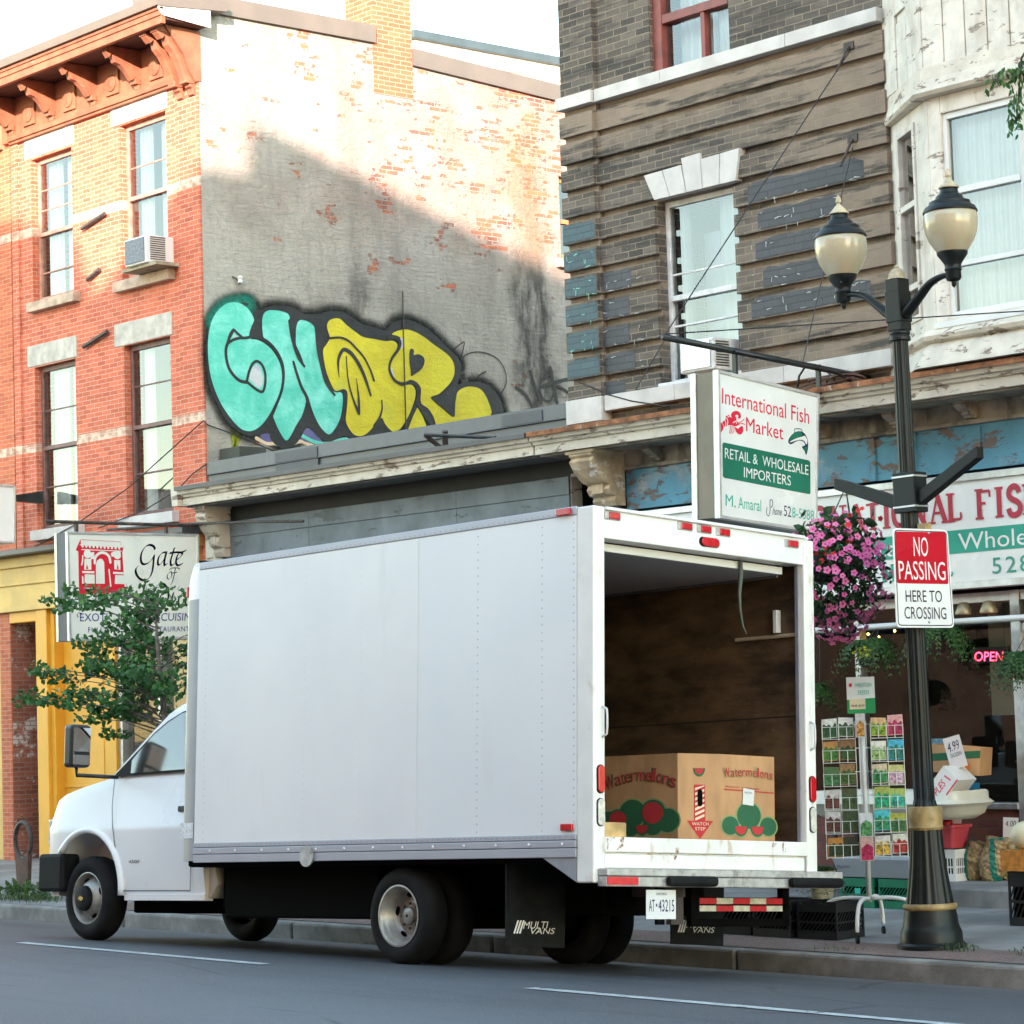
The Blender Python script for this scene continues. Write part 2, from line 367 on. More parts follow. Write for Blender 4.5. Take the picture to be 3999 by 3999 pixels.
# ---------------- red brick building ----------------
RB = thing('brick_building', 'red brick building with bracketed cornice, yellow shopfront and a graffiti-covered side wall', 'building', (-31.3,20,.25))
def bands(g, col, mc, z, u):
    f = None
    for a, b in ((6.163,6.29),(9.345,9.475)):
        t = g.math('MULTIPLY', g.math('GREATER_THAN', z, a), g.math('LESS_THAN', z, b)); f = t if f is None else g.math('ADD', f, t)
    p = g.mix(g.step(g.noise(9, 4), .38, .62), (.42,.22,.15), (.62,.5,.4)); return g.mix(f, col, p), g.mix(g.math('MULTIPLY', f, .6), mc, (.6,.5,.42))
m_redb = brick('orange red brick', (.40,.085,.042), (.6,.152,.08), (.54,.42,.34), .205, .0644, .005, over=bands)
m_red2 = brick('red brick of the neighbour', (.40,.09,.038), (.56,.15,.065), (.48,.35,.26), .205, .0644, .005, (.07,.02), over=bands)
SXW = -28.93
WIN = [(-33.28,-32.17,8.36,10.47),(-30.9,-29.75,8.34,10.52),(-33.28,-32.17,5.02,7.40),(-30.9,-29.75,5.02,7.41)]
mb = MB(); wall_y(mb, -33.8, SXW-.002, 3.9, 11.35, WIN, 20, 20.3)
mb.box(-33.8, -33.62, 19.965, 20.002, 4.7, 10.83).box(-29.47, SXW-.004, 19.97, 20.002, 5.2, 10.86)
mb.build("front_wall", m_redb, RB)
def side_mat():
    g = G('parged and peeling side wall'); rnd, mor, z, u = brick_nodes(g, .205, .0644, .005)
    y = g.xyz()[1]
    bc = g.mix(rnd, (.30,.085,.045), (.5,.16,.08)); bc = g.mix(g.step(g.noise(4, 5), .4, .7, 0, .8), bc, (.12,.075,.065)); bc = g.mix(mor, bc, (.5,.44,.38))
    n1 = g.noise(1.5, 8, g.map((1,1,1.5)), .68); nb = g.math('MULTIPLY_ADD', rnd, .13, g.math('MULTIPLY', n1, .87))
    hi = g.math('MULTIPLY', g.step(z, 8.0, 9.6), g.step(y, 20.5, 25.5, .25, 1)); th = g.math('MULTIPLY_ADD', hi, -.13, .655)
    ex = g.step(g.math('SUBTRACT', nb, th), 0, .035)
    thin = g.math('MULTIPLY', hi, g.step(g.noise(1.1, 6), .3, .7, .25, .75))  # mask that puts the peach tone of sunlight into the upper plaster colour
    nb2 = g.math('MULTIPLY_ADD', rnd, .5, g.math('MULTIPLY', g.noise(2.2, 3), .5)); sp = g.step(g.math('SUBTRACT', nb2, g.math('MULTIPLY_ADD', hi, -.1, .80)), 0, .02); ex = g.math('MAXIMUM', ex, g.math('MULTIPLY', sp, g.step(g.noise(14, 3), .42, .55)))
    pl = g.mix(g.step(g.noise(1.3, 6, None, .6), .3, .7), (.345,.315,.265), (.465,.435,.375))
    pl = g.mix(g.step(g.noise(11, 5, g.map((1,1,.5)), .7), .48, .72, 0, .45), pl, (.21,.20,.175))
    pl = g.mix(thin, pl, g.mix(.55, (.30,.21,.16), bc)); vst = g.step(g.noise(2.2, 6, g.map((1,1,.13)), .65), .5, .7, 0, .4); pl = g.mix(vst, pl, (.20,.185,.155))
    # rain stains below the roof
    st = None
    wob = g.math('MULTIPLY_ADD', g.noise(1.6, 5), 1.2, -.6); yy = g.math('ADD', y, wob)
    for c0, w0, z0, z1, am in (((22.571,9.337)[0],.28,7.4,9.0,.6),((25.894,8.918)[0],.55,4.9,9.3,.95),((24.042,8.187)[0],.5,7.0,8.2,.35),((21.487,9.579)[0],.3,7.8,8.7,.2)):
        f = g.math('MULTIPLY', g.step(g.math('ABSOLUTE', g.math('SUBTRACT', yy, c0)), w0*.3, w0, am, 0), g.math('MULTIPLY', g.step(z, z1-1, z1, 1, 0), g.step(z, z0, z0+.5)))
        st = f if st is None else g.math('MAXIMUM', st, f)
    st = g.math('MULTIPLY', st, g.step(g.noise(5, 6, g.map((1,1,.3)), .7), .3, .6, .25, 1))
    oc = g.math('MULTIPLY', g.step(g.math('ABSOLUTE', g.math('SUBTRACT', yy, (25.842,10.07)[0])), .1, .5, .8, 0), g.step(z, 11.2, 10.6))
    oc = g.math('MULTIPLY', oc, g.step(z, 8.2, 9.2))
    col = g.mix(ex, pl, bc); col = g.mix(oc, col, g.mix(.5, col, (.2,.12,.03), 'MIX')); col = g.mix(st, col, (.035,.033,.028))
    tro = g.noise(4.5, 6, g.map((1,1,1.1)), .7, 2.2); wv = g.n('TexWave', {'Scale': 5, 'Distortion': 9, 'Detail': 4, 'Detail Scale': 1.2}, bands_direction='Z')
    h = g.math('ADD', g.math('MULTIPLY', tro, 1.2), g.math('MULTIPLY', wv.outputs[1], .10)); h = g.math('MULTIPLY', h, g.math('SUBTRACT', 1.25, ex)); h = g.math('MULTIPLY_ADD', mor, -.35, h)
    g.bump(h, .8, .03); g.set(Base_Color=col, Roughness=.85); return g.m
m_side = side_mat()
mb = MB(); sp = [(20.0,0),(30,0),(30,11.2),(26.9,11.33),(23.72,11.5),(23.72,11.74),(20.0,11.74)]
hole = (26.5,27.5,8.95,10.2)
prof = [(20.001,.1),(26.5,.1),(26.5,11.36),(23.72,11.52),(23.72,11.74),(20.001,11.74)]
mb.prism(prof, (SXW,0,0), (0,1,0), (0,0,1), (-.3,0,0))
mb.prism([(26.5,.1),(30,.1),(30,8.95),(26.5,8.95)], (SXW,0,0), (0,1,0), (0,0,1), (-.3,0,0)); mb.prism([(26.5,10.2),(30,10.2),(30,11.2),(26.5,11.36)], (SXW,0,0), (0,1,0), (0,0,1), (-.3,0,0)); mb.prism([(27.5,8.95),(30,8.95),(30,10.2),(27.5,10.2)], (SXW,0,0), (0,1,0), (0,0,1), (-.3,0,0))
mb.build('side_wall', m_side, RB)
MB().box(-33.8, SXW-.3, 29.7, 30, .1, 11.2).box(-33.8, -33.6, 20.3, 29.7, .1, 11.2).build('rear_wall', m_redb, RB)
MB().prism([(20.3,11.5),(29.7,11.1),(29.7,11.0),(20.3,11.4)], (-33.6,0,0), (0,1,0), (0,0,1), (33.6-29.23,0,0)).build('roof', m_flash, RB)
mb = MB(); mb.box(-33.6, SXW-.3, 20.35, 29.7, 7.75, 7.9).box(-33.6, SXW-.3, 20.35, 29.7, 4.35, 4.5).box(-31.6,-31.45,20.35,29.7,4.5,11).box(-33.6, SXW-.3, 23.6, 23.7, 4.5, 11); mb.build('floor_slab', m_room, RB)
w = sash(RB, *WIN[0], 20.1, m_rose, .47, (.2,.64,.78), curt=((.05,.45),(.5,1)))
w = sash(RB, *WIN[1], 20.1, m_rose, .52, (.72,), curt=((.1,.42),(.55,.95)))
w = sash(RB, *WIN[2], 20.1, m_brown, .5, (.26,.73), curt=((.1,.52),(.55,1)))
w = sash(RB, *WIN[3], 20.1, m_brown, .52, (.25,.76), curt=((.1,.36),), cm=m_curt)
mb = MB()   # orange framed window at the back of the side wall
for a in ((26.5,26.58,8.95,10.2),(27.42,27.5,8.95,10.2),(26.58,27.42,8.95,9.03),(26.58,27.42,10.12,10.2),(26.58,27.42,9.5,9.56)): mb.box(SXW-.16, SXW-.08, *a)
w = mb.build('window', mt('orange window paint', (.5,.2,.07), .5), RB, label='orange framed rear window')
MB().quad((SXW-.12,26.58,9.03),(SXW-.12,27.42,9.03),(SXW-.12,27.42,10.12),(SXW-.12,26.58,10.12)).build('pane', m_glass, w)
MB().box(SXW-.05, SXW+.1, 26.38, 27.6, 8.8, 8.93).build('window_sill', m_sill, RB, bevel=.01)
for x0, x1, z0, z1 in ((-33.45,-32.09,10.5,10.8),(-31.1,-29.7,10.54,10.84),(-33.46,-32.12,7.42,7.73),(-31.12,-29.69,7.42,7.74)):
    MB().box(x0, x1, 19.985, 20.3, z0, z1).build('lintel', m_stone, RB, bevel=.006)
for x0, x1, z0, z1, m in ((-33.3,-32.0,8.2,8.34,m_sill),(-30.98,-29.6,8.16,8.31,m_sill),(-33.3,-32.0,4.86,5.01,m_stonew),(-30.96,-29.62,4.86,5.01,m_stonew)):
    MB().box(x0, x1, 19.88, 20.12, z0, z1).build('window_sill', m, RB, bevel=.008)
# cornice
m_cor = mt('terracotta cornice paint', (.30,.105,.055), .7, var=.16, vs=5, peel=((.42,.32,.25), 4, .66, (1,1,2)), bump=.15)
m_sof = mt('brown soffit boards', (.08,.033,.02), .75, var=.3, vs=3, stretch=(.3,6,1))
mb = MB().box(-33.78, SXW-.02, 19.95, 20.02, 10.9, 11.46).box(-33.8, SXW-.015, 19.9, 20.02, 10.82, 10.9).box(-33.8, SXW-.005, 19.93, 20.03, 10.78, 10.82)
mb.box(-33.9, -33.77, 19.88, 20.02, 10.8, 11.46); mb.build('cornice_frieze', m_cor, RB, bevel=.008)
MB().box(-33.9, -28.72, 19.3, 20.02, 11.46, 11.5).build('cornice_soffit', m_sof, RB)
mb = MB().box(-33.95, -28.7, 19.26, 19.33, 11.395, 11.5).box(-33.95, -28.69, 19.24, 19.31, 11.5, 11.57).box(-33.95, -28.68, 19.22, 19.29, 11.57, 11.615); mb.build('cornice_fascia', m_cor, RB, bevel=.008)
MB().prism([(19.17,11.618),(19.15,11.73),(19.3,11.77),(20.3,11.84),(20.3,11.7),(19.3,11.618)], (-33.97,0,0), (0,1,0), (0,0,1), (33.97-28.66,0,0)).build('gutter', m_taupe, RB)
def brk(p, k=1.0): return [(20-(20-y)*.76, 10.86+(z-10.86)*1.29) for y, z in p]
bp = brk([(20,11.32),(19.2,11.32),(19.19,11.25),(19.26,11.19),(19.32,11.24),(19.38,11.15),(19.5,11.13),(19.62,11.07),(19.74,10.98),(19.82,11.02),(19.87,10.96),(19.86,10.9),(19.9,10.87),(20,10.86)])
for x in (-33.68, -32.55, -31.43, -30.3):
    mb = MB().prism(bp, (x-.055,0,0), (0,1,0), (0,0,1), (.11,0,0)); mb.box(x-.07,x+.07,19.36,19.52,11.40,11.455).box(x-.07, x+.07, 19.84, 19.93, 10.97, 11.05); mb.build('bracket', m_cor, RB, bevel=.008)
bp2 = [(20,11.46),(19.38,11.46),(19.37,11.35),(19.45,11.27),(19.5,11.32),(19.54,11.2),(19.62,11.12),(19.7,11.0),(19.76,10.88),(19.8,10.76),(19.86,10.78),(19.88,10.68),(19.92,10.66),(19.92,10.58),(20,10.56)]
for x in (-29.3, -29.03):
    mb = MB().prism(bp2, (x-.065,0,0), (0,1,0), (0,0,1), (.13,0,0)); mb.box(x-.08,x+.08,19.35,19.55,11.36,11.452).box(x-.08,x+.08,19.8,19.97,10.72,10.8); mb.build('bracket', m_cor, RB, bevel=.008, label='large double end bracket')
for x in (-33.2, -32.09, -30.95, -29.85):
    mb = MB().box(x-.16, x+.16, 19.915, 19.95, 10.97, 11.3); mb.tr(MX.Translation((x,19.91,11.13)) @ MX.Diagonal((1,.5,1.25,1))).ball((0,0,0), .075, 14, 8); mb.m = None
    mb.lathe([(.115,0),(.115,-.02),(.095,-.025)], (x,19.915,11.13), 'y', 20); mb.build('frieze_block', m_cor, RB, bevel=.005)
m_whflash = mt('white sheet metal', (.75,.74,.72), .5, var=.05)
MB().prism([(19.27,11.5),(20.04,11.44),(20.04,11.8),(19.3,11.74),(19.2,11.6)], (-28.70,0,0), (0,1,0), (0,0,1), (.02,0,0)).build('cornice_end_board', m_whflash, RB)
MB().prism([(19.45,11.455),(20.02,11.44),(20.02,10.76),(19.93,10.74),(19.85,10.86),(19.75,11.1)], (SXW-.03,0,0), (0,1,0), (0,0,1), (.05,0,0)).build('cornice_end_bracket', m_cor, RB)
for y0, z0, y1, z1 in ((19.2,11.72,23.02,11.72),(23.7,11.49,30,11.16)):
    MB().prism([(y0,z0),(y1,z1),(y1,z1+.25),(y0,z0+.25)], (SXW-.36,0,0), (0,1,0), (0,0,1), (.42,0,0)).build('parapet_flashing', m_taupe, RB)
m_chim = brick('chimney brick', (.34,.085,.035), (.46,.135,.06), (.42,.32,.25), .205, .0667, .006)
MB().box(SXW-.62, SXW+.012, 23.0, 23.71, 11.0, 13.6).build('chimney', m_chim, RB)
# yellow shopfront
m_ylw = mt('yellow shopfront paint', (.74,.36,.032), .45, var=.06, vs=2)
m_ylw2 = mt('pale yellow fascia paint', (.66,.43,.12), .5, var=.1, vs=2, dirt=((.35,.24,.1), 2, .6, .4))
mb = MB().box(-34.35, -29.1, 19.9, 20.1, 3.9, 4.62).box(-34.4, -29.05, 19.85, 20.1, 4.5, 4.66).box(-34.35,-29.1,19.87,19.9,4.24,4.3).box(-34.35,-29.1,19.86,20.1,3.86,3.95)
mb.build('shop_fascia', m_ylw2, RB, bevel=.01)
MB().box(-34.4, -29.0, 19.62, 20.1, 4.66, 4.74).build('fascia_cap', m_flash, RB, bevel=.01)
mb = MB().box(-33.22, -32.92, 19.9, 20.2, .25, 3.86).box(-34.0, -33.22, 19.93, 20.2, 3.7, 3.86); mb.box(-32.92,-32.82,19.96,20.2,.25,3.86); mb.build('door_surround', m_ylw, RB, bevel=.01)
mb = MB().box(-32.82,-31.9,20.12,20.2,.25,3.86).box(-32.82,-31.9,20.1,20.12,2.8,2.84).box(-32.82,-31.9,20.1,20.12,1.3,1.34).box(-31.9,-31.2,19.94,20.2,.25,3.86).box(-31.55,-31.5,19.93,19.94,.3,3.8); mb.build('shopfront_panel', m_ylw, RB, bevel=.008)
mb = MB().box(-31.2,-31.1,19.98,20.16,.7,3.86).box(-31.1,-29.3,19.98,20.16,.7,.8).box(-30.2,-30.1,19.98,20.16,.8,3.86).box(-29.3,-29.2,19.98,20.16,.25,3.86); w = mb.build('shop_window', m_alu, RB, bevel=.005)
MB().quad((-31.1,20.08,.8),(-29.3,20.08,.8),(-29.3,20.08,3.86),(-31.1,20.08,3.86)).build('pane', m_glass_d, w)
MB().box(-31.15,-29.25,20.5,20.55,.6,3.8).build('blind', mt('tan blind', (.35,.24,.15), .8), w)
MB().box(-31.2,-29.2,19.95,20.2,.25,.7).box(-29.2,-28.94,19.94,20.2,.25,3.86).build('stall_riser', m_ylw, RB, bevel=.01)
m_oldbr = brick('worn painted brick', (.2,.07,.045), (.36,.12,.07), (.3,.25,.21), .205, .0667, .007, over=lambda g,c,mc,z,u: (g.mix(g.step(g.noise(2.2,7,None,.7),.56,.62), c, (.6,.56,.53)), mc))
MB().box(-34.0,-33.2,20.6,20.7,.25,3.72).box(-34.05,-33.98,19.95,20.6,.25,3.72).box(-33.22,-33.16,20.2,20.6,.25,3.7).build('door_recess', m_oldbr, RB)
m_gate = mt('black gate iron', (.02,.02,.02), .5)
mb = MB()
for i in range(4):
    for j in range(14): z = .3+j*.24; xx = -33.3+.06*(i % 2)-.03*i; mb.tube([(-33.27,20.0+.12*i,z),(-33.27,20.06+.12*i,z+.12),(-33.27,20.0+.12*i,z+.24)], .008, 5)
mb.build('folding_gate', m_gate, RB)
# ---------------- neighbour on the left ----------------
NB = thing('brick_building', 'red brick neighbour beyond the cornice, cut off by the left edge of the photo', 'building', (-40,20,.25))
NW = [(x, x+.95, z, z+2.2) for x in (-36.6,-39,-41.4,-43.8) for z in (5.0,8.3)]
mb = MB(); wall_y(mb, -46, -33.82, 3.9, 11.3, NW, 19.96, 20.3); mb.box(-34.28,-33.985,19.935,20.3,.1,3.9).box(-46,-45.7,20.3,29,.1,11.3); mb.build('front_wall', m_red2, NB)
MB().box(-46, -34.3, 20.0, 20.3, .2, 3.9).build('shopfront_panel', m_ylw2, NB)
MB().box(-46,-33.83,20.3,29,11.2,11.3).build('roof', m_flash, NB)
for h in NW: sash(NB, *h, 20.08, m_brown, .5, (.25,.75))
MB().box(-46, -33.98, 19.5, 20.0, 10.75, 11.3).build('cornice', mt('olive cornice paint', (.25,.22,.13), .7), NB, bevel=.02)
MB().box(-46,-34.36,19.7,20.0,4.55,4.7).build('fascia_cap', m_flash, NB)
for i, (a, b) in enumerate((((-31.851,19.95,9.22),(-31.247,19.95,9.337)),((-31.734,19.95,8.467),(-31.415,19.95,8.569)),((-31.868,19.95,7.525),(-31.24,19.95,7.662)))):
    a, b = V(a), V(b); lab = ('rusty iron bar fixed to the brick between the upper windows', 'short rusty iron bar on the brick below the upper windows', 'black iron bar on the brick beside the lower right lintel')[i]
    mb = MB().tube([a, b], .032, 6)
    tag(mb.build('iron_bar', m_iron), lab, 'iron bar', 'iron bars on the brick facade')
# air conditioner
AC = thing('air_conditioner', 'white air conditioner in the sunlit upper window of the red brick building', 'air conditioner', (-29.9,19.6,8.32))
MB().box(-30.14,-29.62,19.55,20.15,8.36,8.74).build('casing', m_white, AC, bevel=.02)
m_grille = mt('grey louvre grille', (.13,.15,.19), .5, var=.25, vs=30)
MB().box(-30.11,-29.65,19.535,19.552,8.39,8.71).build('grille', m_grille, AC)
mb = MB()
for i in range(11): mb.box(-29.622,-29.612,19.62,19.86,8.41+i*.03,8.422+i*.03)
mb.build('side_vents', m_black, AC)
MB().box(-30.3,-29.45,19.6,20.1,8.315,8.36).build('support_board', mt('weathered plank', (.32,.29,.2), .8, var=.2, vs=8), AC)
MB().box(-29.6,-29.72+.0,20.14,20.16,8.36,8.8).build('side_panel', m_blind, AC)

# ---------------- buildings across the street (behind the photographer; they cast the evening shadow) ----------------
m_opp = brick('brown brick opposite', (.4,.16,.09), (.55,.25,.14), (.5,.42,.34), .215, .0667, .006)
OPPP = (((-60,6.2),(-24.5,6.2)), ((-24.5,16.6),(-13.2,16.55),(-11.35,16.1),(-10.75,15.1),(-10.2,15.25)), ((-10.2,15.25),(-8.4,16.3),(-7.12,16.75),(-7.06,17.43),(-1.5,17.43)), ((-1.5,21.5),(26,21.5)))
OPL = ('low shop row across the street at the left end', 'long brick row across the street with a stepped gable', 'brick building across the street with a flat raised parapet', 'tall brick block across the street at the right end of the row')
for k, prof in enumerate(OPPP):
    o = thing('brick_building', OPL[k], 'building', ((prof[0][0]+prof[-1][0])/2, -8, .27))
    xa, xb = prof[0][0], prof[-1][0]-.02; holes = []
    x = xa+1.2
    while x+1.2 < xb-.6:
        for z in (4.6, 8.2, 11.6): holes.append((x, x+1.1, z, z+2))
        x += 2.6
    mb = MB(); hh = 5.4 if k == 0 else 14.9; holes = [h for h in holes if h[3] < hh]; wall_y(mb, xa, xb, .2, hh, holes, -3.5, -3.2)
    pr = [(max(xa, min(xb, a)), b) for a, b in prof]
    mb.prism([(xa,hh)]+pr+[(xb,hh)], (0,-3.2,0), (1,0,0), (0,0,1), (0,-.3,0)); mb.box(xa, xa+.3, -14, -3.5, .2, hh).box(xb-.3, xb, -14, -3.5, .2, hh).box(xa, xb, -14.3, -14, .2, hh).box(xa, xb, -14, -3.5, hh-.2, hh)
    mb.build('wall', m_opp, o)
    for h in holes:
        m = MB().box(h[0], h[0]+.06, -3.32, -3.25, h[2], h[3]).box(h[1]-.06, h[1], -3.32, -3.25, h[2], h[3]).box(h[0]+.06, h[1]-.06, -3.32, -3.25, h[2], h[2]+.07).box(h[0]+.06, h[1]-.06, -3.32, -3.25, h[3]-.07, h[3]).box(h[0]+.06, h[1]-.06, -3.31, -3.26, (h[2]+h[3])/2-.03, (h[2]+h[3])/2+.03)
        wn_ = m.build('window', m_white, o)
        MB().quad((h[0],-3.29,h[2]),(h[1],-3.29,h[2]),(h[1],-3.29,h[3]),(h[0],-3.29,h[3])).build('pane', m_glass, wn_)
# ---------------- dark brick building ----------------
DB = thing('brick_building', 'soot-dark rusticated brick building with white bay window above the fish shop', 'building', (-17,20,.3))
def dk_over(g, col, mc, z, u):
    x = g.xyz()[0]; fr = g.math('FRACT', g.math('DIVIDE', g.math('SUBTRACT', 8.895, z), .3057)); low = g.math('LESS_THAN', z, 8.9)
    rec = g.math('MULTIPLY', g.math('LESS_THAN', fr, .26), low)
    n = g.noise(.9, 5, g.map((1,1,2)), .65); tan = g.mix(g.noise(5, 4), (.18,.135,.10), (.36,.275,.205))
    right = g.math('MULTIPLY', g.step(g.math('ADD', x, g.math('MULTIPLY', n, 2.4)), -18.2, -16.2), low)
    top = g.math('MULTIPLY', g.step(g.math('ADD', z, g.math('MULTIPLY', n, 1.2)), 8.7, 9.25), low)
    f = g.math('MAXIMUM', g.math('MULTIPLY', rec, .6), g.math('MULTIPLY', g.math('MAXIMUM', right, top), .85))
    soot = g.step(g.noise(2.6, 6, g.map((.3,1,3.0)), .65), .5, .62); f = g.math('MULTIPLY', f, g.math('MULTIPLY_ADD', soot, -.8, 1))
    col = g.mix(f, col, tan); col = g.mix(g.math('MULTIPLY', soot, .6), col, (.03,.027,.025))
    return col, g.mix(g.math('MULTIPLY', soot, .7), mc, (.06,.05,.042))
m_dk = brick('soot dark brick', (.042,.038,.034), (.15,.125,.103), (.30,.24,.175), .235, .0765, .006, (.03,.0335), .85, over=dk_over, stain=.35)
WL = (-20.27,-19.08,5.62,7.64); WU = (-20.29,-19.08,9.04,11.0)
mb = MB(); wall_y(mb, -21.68, -8, 4.7, 12.0, [WL, WU, (-16.5,-12.4,5.3,9.3)], 20.03, 20.33)
ZK = [8.895-.3057*i for i in range(12)]
for i in range(1, 12):      # proud courses, three bricks high, one recessed course between
    a, b = ZK[i], ZK[i-1]-.0765
    for x0, x1 in ((-21.15,-20.27),(-19.08,-16.9)):
        if WL[3] < a+.02: break
    if b > 5.45:
        a = max(a, 5.44)
        seg = [(-21.15,-20.27),(-19.08,-16.95)] if a < 7.62 else [(-21.15,-16.95)]
        for x0, x1 in seg: mb.box(x0, x1, 19.965, 20.03, a, b)
        mb.box(-21.69, -21.15, 19.905, 20.03, a, b)
    
mb.box(-21.66, -21.15, 19.97, 20.03, 5.44, 8.895)
mb.box(-21.15, -20.29, 20.0, 20.03, 9.04, 12).box(-19.08, -16.95, 20.0, 20.03, 9.04, 12).box(-20.29,-19.08,20.0,20.03,11,12).box(-21.69, -21.15, 19.94, 20.03, 9.04, 12).box(-12.2,-8,20.0,20.03,5.4,12)
mb.build('front_wall', m_dk, DB)
MB().box(-21.68, -21.4, 20.33, 30, .3, 12).box(-8.3,-8,20.33,30,.3,12).box(-21.4,-8.3,29.7,30,.3,12).build('side_wall', m_dk, DB)
MB().box(-21.68,-8,20.33,30,11.9,12).build('roof', m_flash, DB)
MB().box(-21.4,-8.3,20.34,29.7,4.9,5.05).box(-21.4,-8.3,20.34,29.7,8.45,8.6).box(-18.2,-18.1,20.34,29.7,5.05,11.9).box(-21.4,-18.2,23.4,23.5,5.05,11.9).box(-18.1,-8.3,23.4,23.5,5.05,11.9).build('floor_slab', m_room, DB)
mb = MB(); xx = -21.1
mb.box(-21.7, -21.12, 19.86, 20.03, 8.9, 9.04)
for wd in (1.05,1.85,1.3): 
    mb.box(xx, min(xx+wd-.006, -16.96), 19.9, 20.03, 8.9, 9.04); xx += wd
mb.build('stone_band', m_stonew, DB, bevel=.005)
mb = MB().box(-21.7, -21.12, 19.87, 20.03, 5.33, 5.6); xx = -21.1
for wd in (1.1,1.6,1.45): 
    mb.box(xx, min(xx+wd-.006, -16.96), 19.9, 20.03, 5.43, 5.6); xx += wd
mb.build('stone_band', m_stonew, DB, bevel=.005)
mb = MB()   # flat arch of five stones
LA = [(-20.381,8.004),(-19.813,8.011),(-19.809,8.078),(-19.58,8.077),(-19.582,8.028),(-19.001,8.008),(-19.085,7.703),(-20.288,7.704)]
def lerp(a, b, t): return (a[0]+(b[0]-a[0])*t, a[1]+(b[1]-a[1])*t)
tl, tr, bl, br = (-20.39,7.94), (-18.93,7.98), (-20.24,7.645), (-19.0,7.645)
for i in range(5):
    a, b = i/5+.004, (i+1)/5-.004; up = .07 if i == 2 else 0
    p = [lerp(bl,br,a), lerp(bl,br,b), lerp(tl,tr,b), lerp(tl,tr,a)]; p[2] = (p[2][0], p[2][1]+up); p[3] = (p[3][0], p[3][1]+up)
    mb.prism(p, (0,19.93,0), (1,0,0), (0,0,1), (0,.12,0))
mb.build('keystone_arch', m_stonew, DB, bevel=.004)
w = sash(DB, *WL, 20.13, m_wood_old, .47, (.32,.6), fw=.055, curt=((.05,.2),(.55,.95)), cm=m_blind, lab='tall white sash window with an air conditioner in its foot')
MB().quad((-20.05,20.5,5.9),(-19.2,20.5,5.9),(-19.2,20.5,7.3),(-20.05,20.5,7.3)).build('blind', mt('lilac grey blind', (.30,.31,.42), .8), w)
MB().box(-20.3,-19.06,19.96,20.13,5.6,5.64).build('window_sill', m_wood_old, DB)
fw = .075; mb = MB(); x0, x1, z0, z1 = WU
mb.box(x0, x0+.13, 20.06, 20.2, z0, z1).box(x1-fw, x1, 20.08, 20.2, z0, z1).box(x0+.13, x1-fw, 20.08, 20.2, z0, z0+.06).box(x0+.13, x1-fw, 20.07, 20.2, 9.6, 9.7).box(x0+.13, x1-fw, 20.08, 20.2, z1-.08, z1).box(-19.58,-19.52,20.08,20.18,9.1,9.6)
w = mb.build('window', m_redfr, DB, bevel=.006, label='oxblood framed upper window')
MB().quad((x0,20.15,z0),(x1,20.15,z0),(x1,20.15,9.62),(x0,20.15,9.62)).build('pane', m_glass, w)
MB().quad((x0,20.14,9.68),(x1,20.14,9.68),(x1,20.14,z1),(x0,20.14,z1)).build('pane', m_glass, w)
curtain('curtain', x0+.1, -19.62, z0, z1, 20.4, m_curt, w); curtain('curtain', -19.5, x1, z0, z1, 20.3, m_curt, w)
AC2 = thing('air_conditioner', 'old white air conditioner at the foot of the white sash window, dark brick building', 'air conditioner', (-19.6,19.8,5.66))
MB().box(-19.72,-19.22,19.72,20.2,5.66,6.0).build('casing', m_wood_old, AC2, bevel=.015)
MB().box(-19.68,-19.26,19.705,19.722,5.69,5.97).build('grille', m_alu, AC2)
mb = MB()
for i in range(10): mb.box(-19.222,-19.212,19.76,19.95,5.7+i*.028,5.712+i*.028)
mb.build('side_vents', m_black, AC2)
# painted-out patches of blue-grey on the brick (real paint with its own outline)
m_patch = brick('blue grey painted brick', (.032,.034,.044), (.046,.048,.062), (.026,.028,.035), .235, .0765, .0055, (.03,.0335), .55, stain=.15)
m_teal = brick('teal painted brick', (.026,.062,.08), (.038,.085,.105), (.03,.05,.065), .235, .0765, .0055, (.03,.0335), .55, stain=.2)
m_drip = mt('white paint spatter', (.45,.48,.48), .5); m_mint = mt('mint paint spatter', (.2,.62,.48), .5)
rr = random.Random(4)
for nm, X0_, X1_, zr, yb, mm in (('paint_patch', -18.95, -17.2, (6.13,7.43), 19.965, m_patch), ('paint_patch', -21.68, -21.16, (5.9,7.4), 19.905, m_teal), ('paint_patch', -21.13, -20.35, (5.75,6.9), 19.965, m_patch)):
    mb = MB()
    for i in range(1, 12):
        a, b = ZK[i], ZK[i-1]-.0765
        if a > zr[1] or b < zr[0]: continue
        x0 = X0_ + (rr.random()*.35 if yb > 19.95 and nm and X0_ > -20 else 0); x1 = X1_ - (rr.random()*.55 if yb > 19.95 else 0)
        n = 12; top = [(x0+(x1-x0)*t/n, b-.002-(rr.random()*.03 if 0 < t < n else .05)) for t in range(n+1)]; bot = [(x0+(x1-x0)*t/n, a+.002+(rr.random()*.02)) for t in range(n+1)]
        mb.add([(p[0], yb-.003, p[1]) for p in bot+top], [(t, t+1, n+2+t, n+1+t) for t in range(n)])
    mb.build('paint_patch', mm, DB)
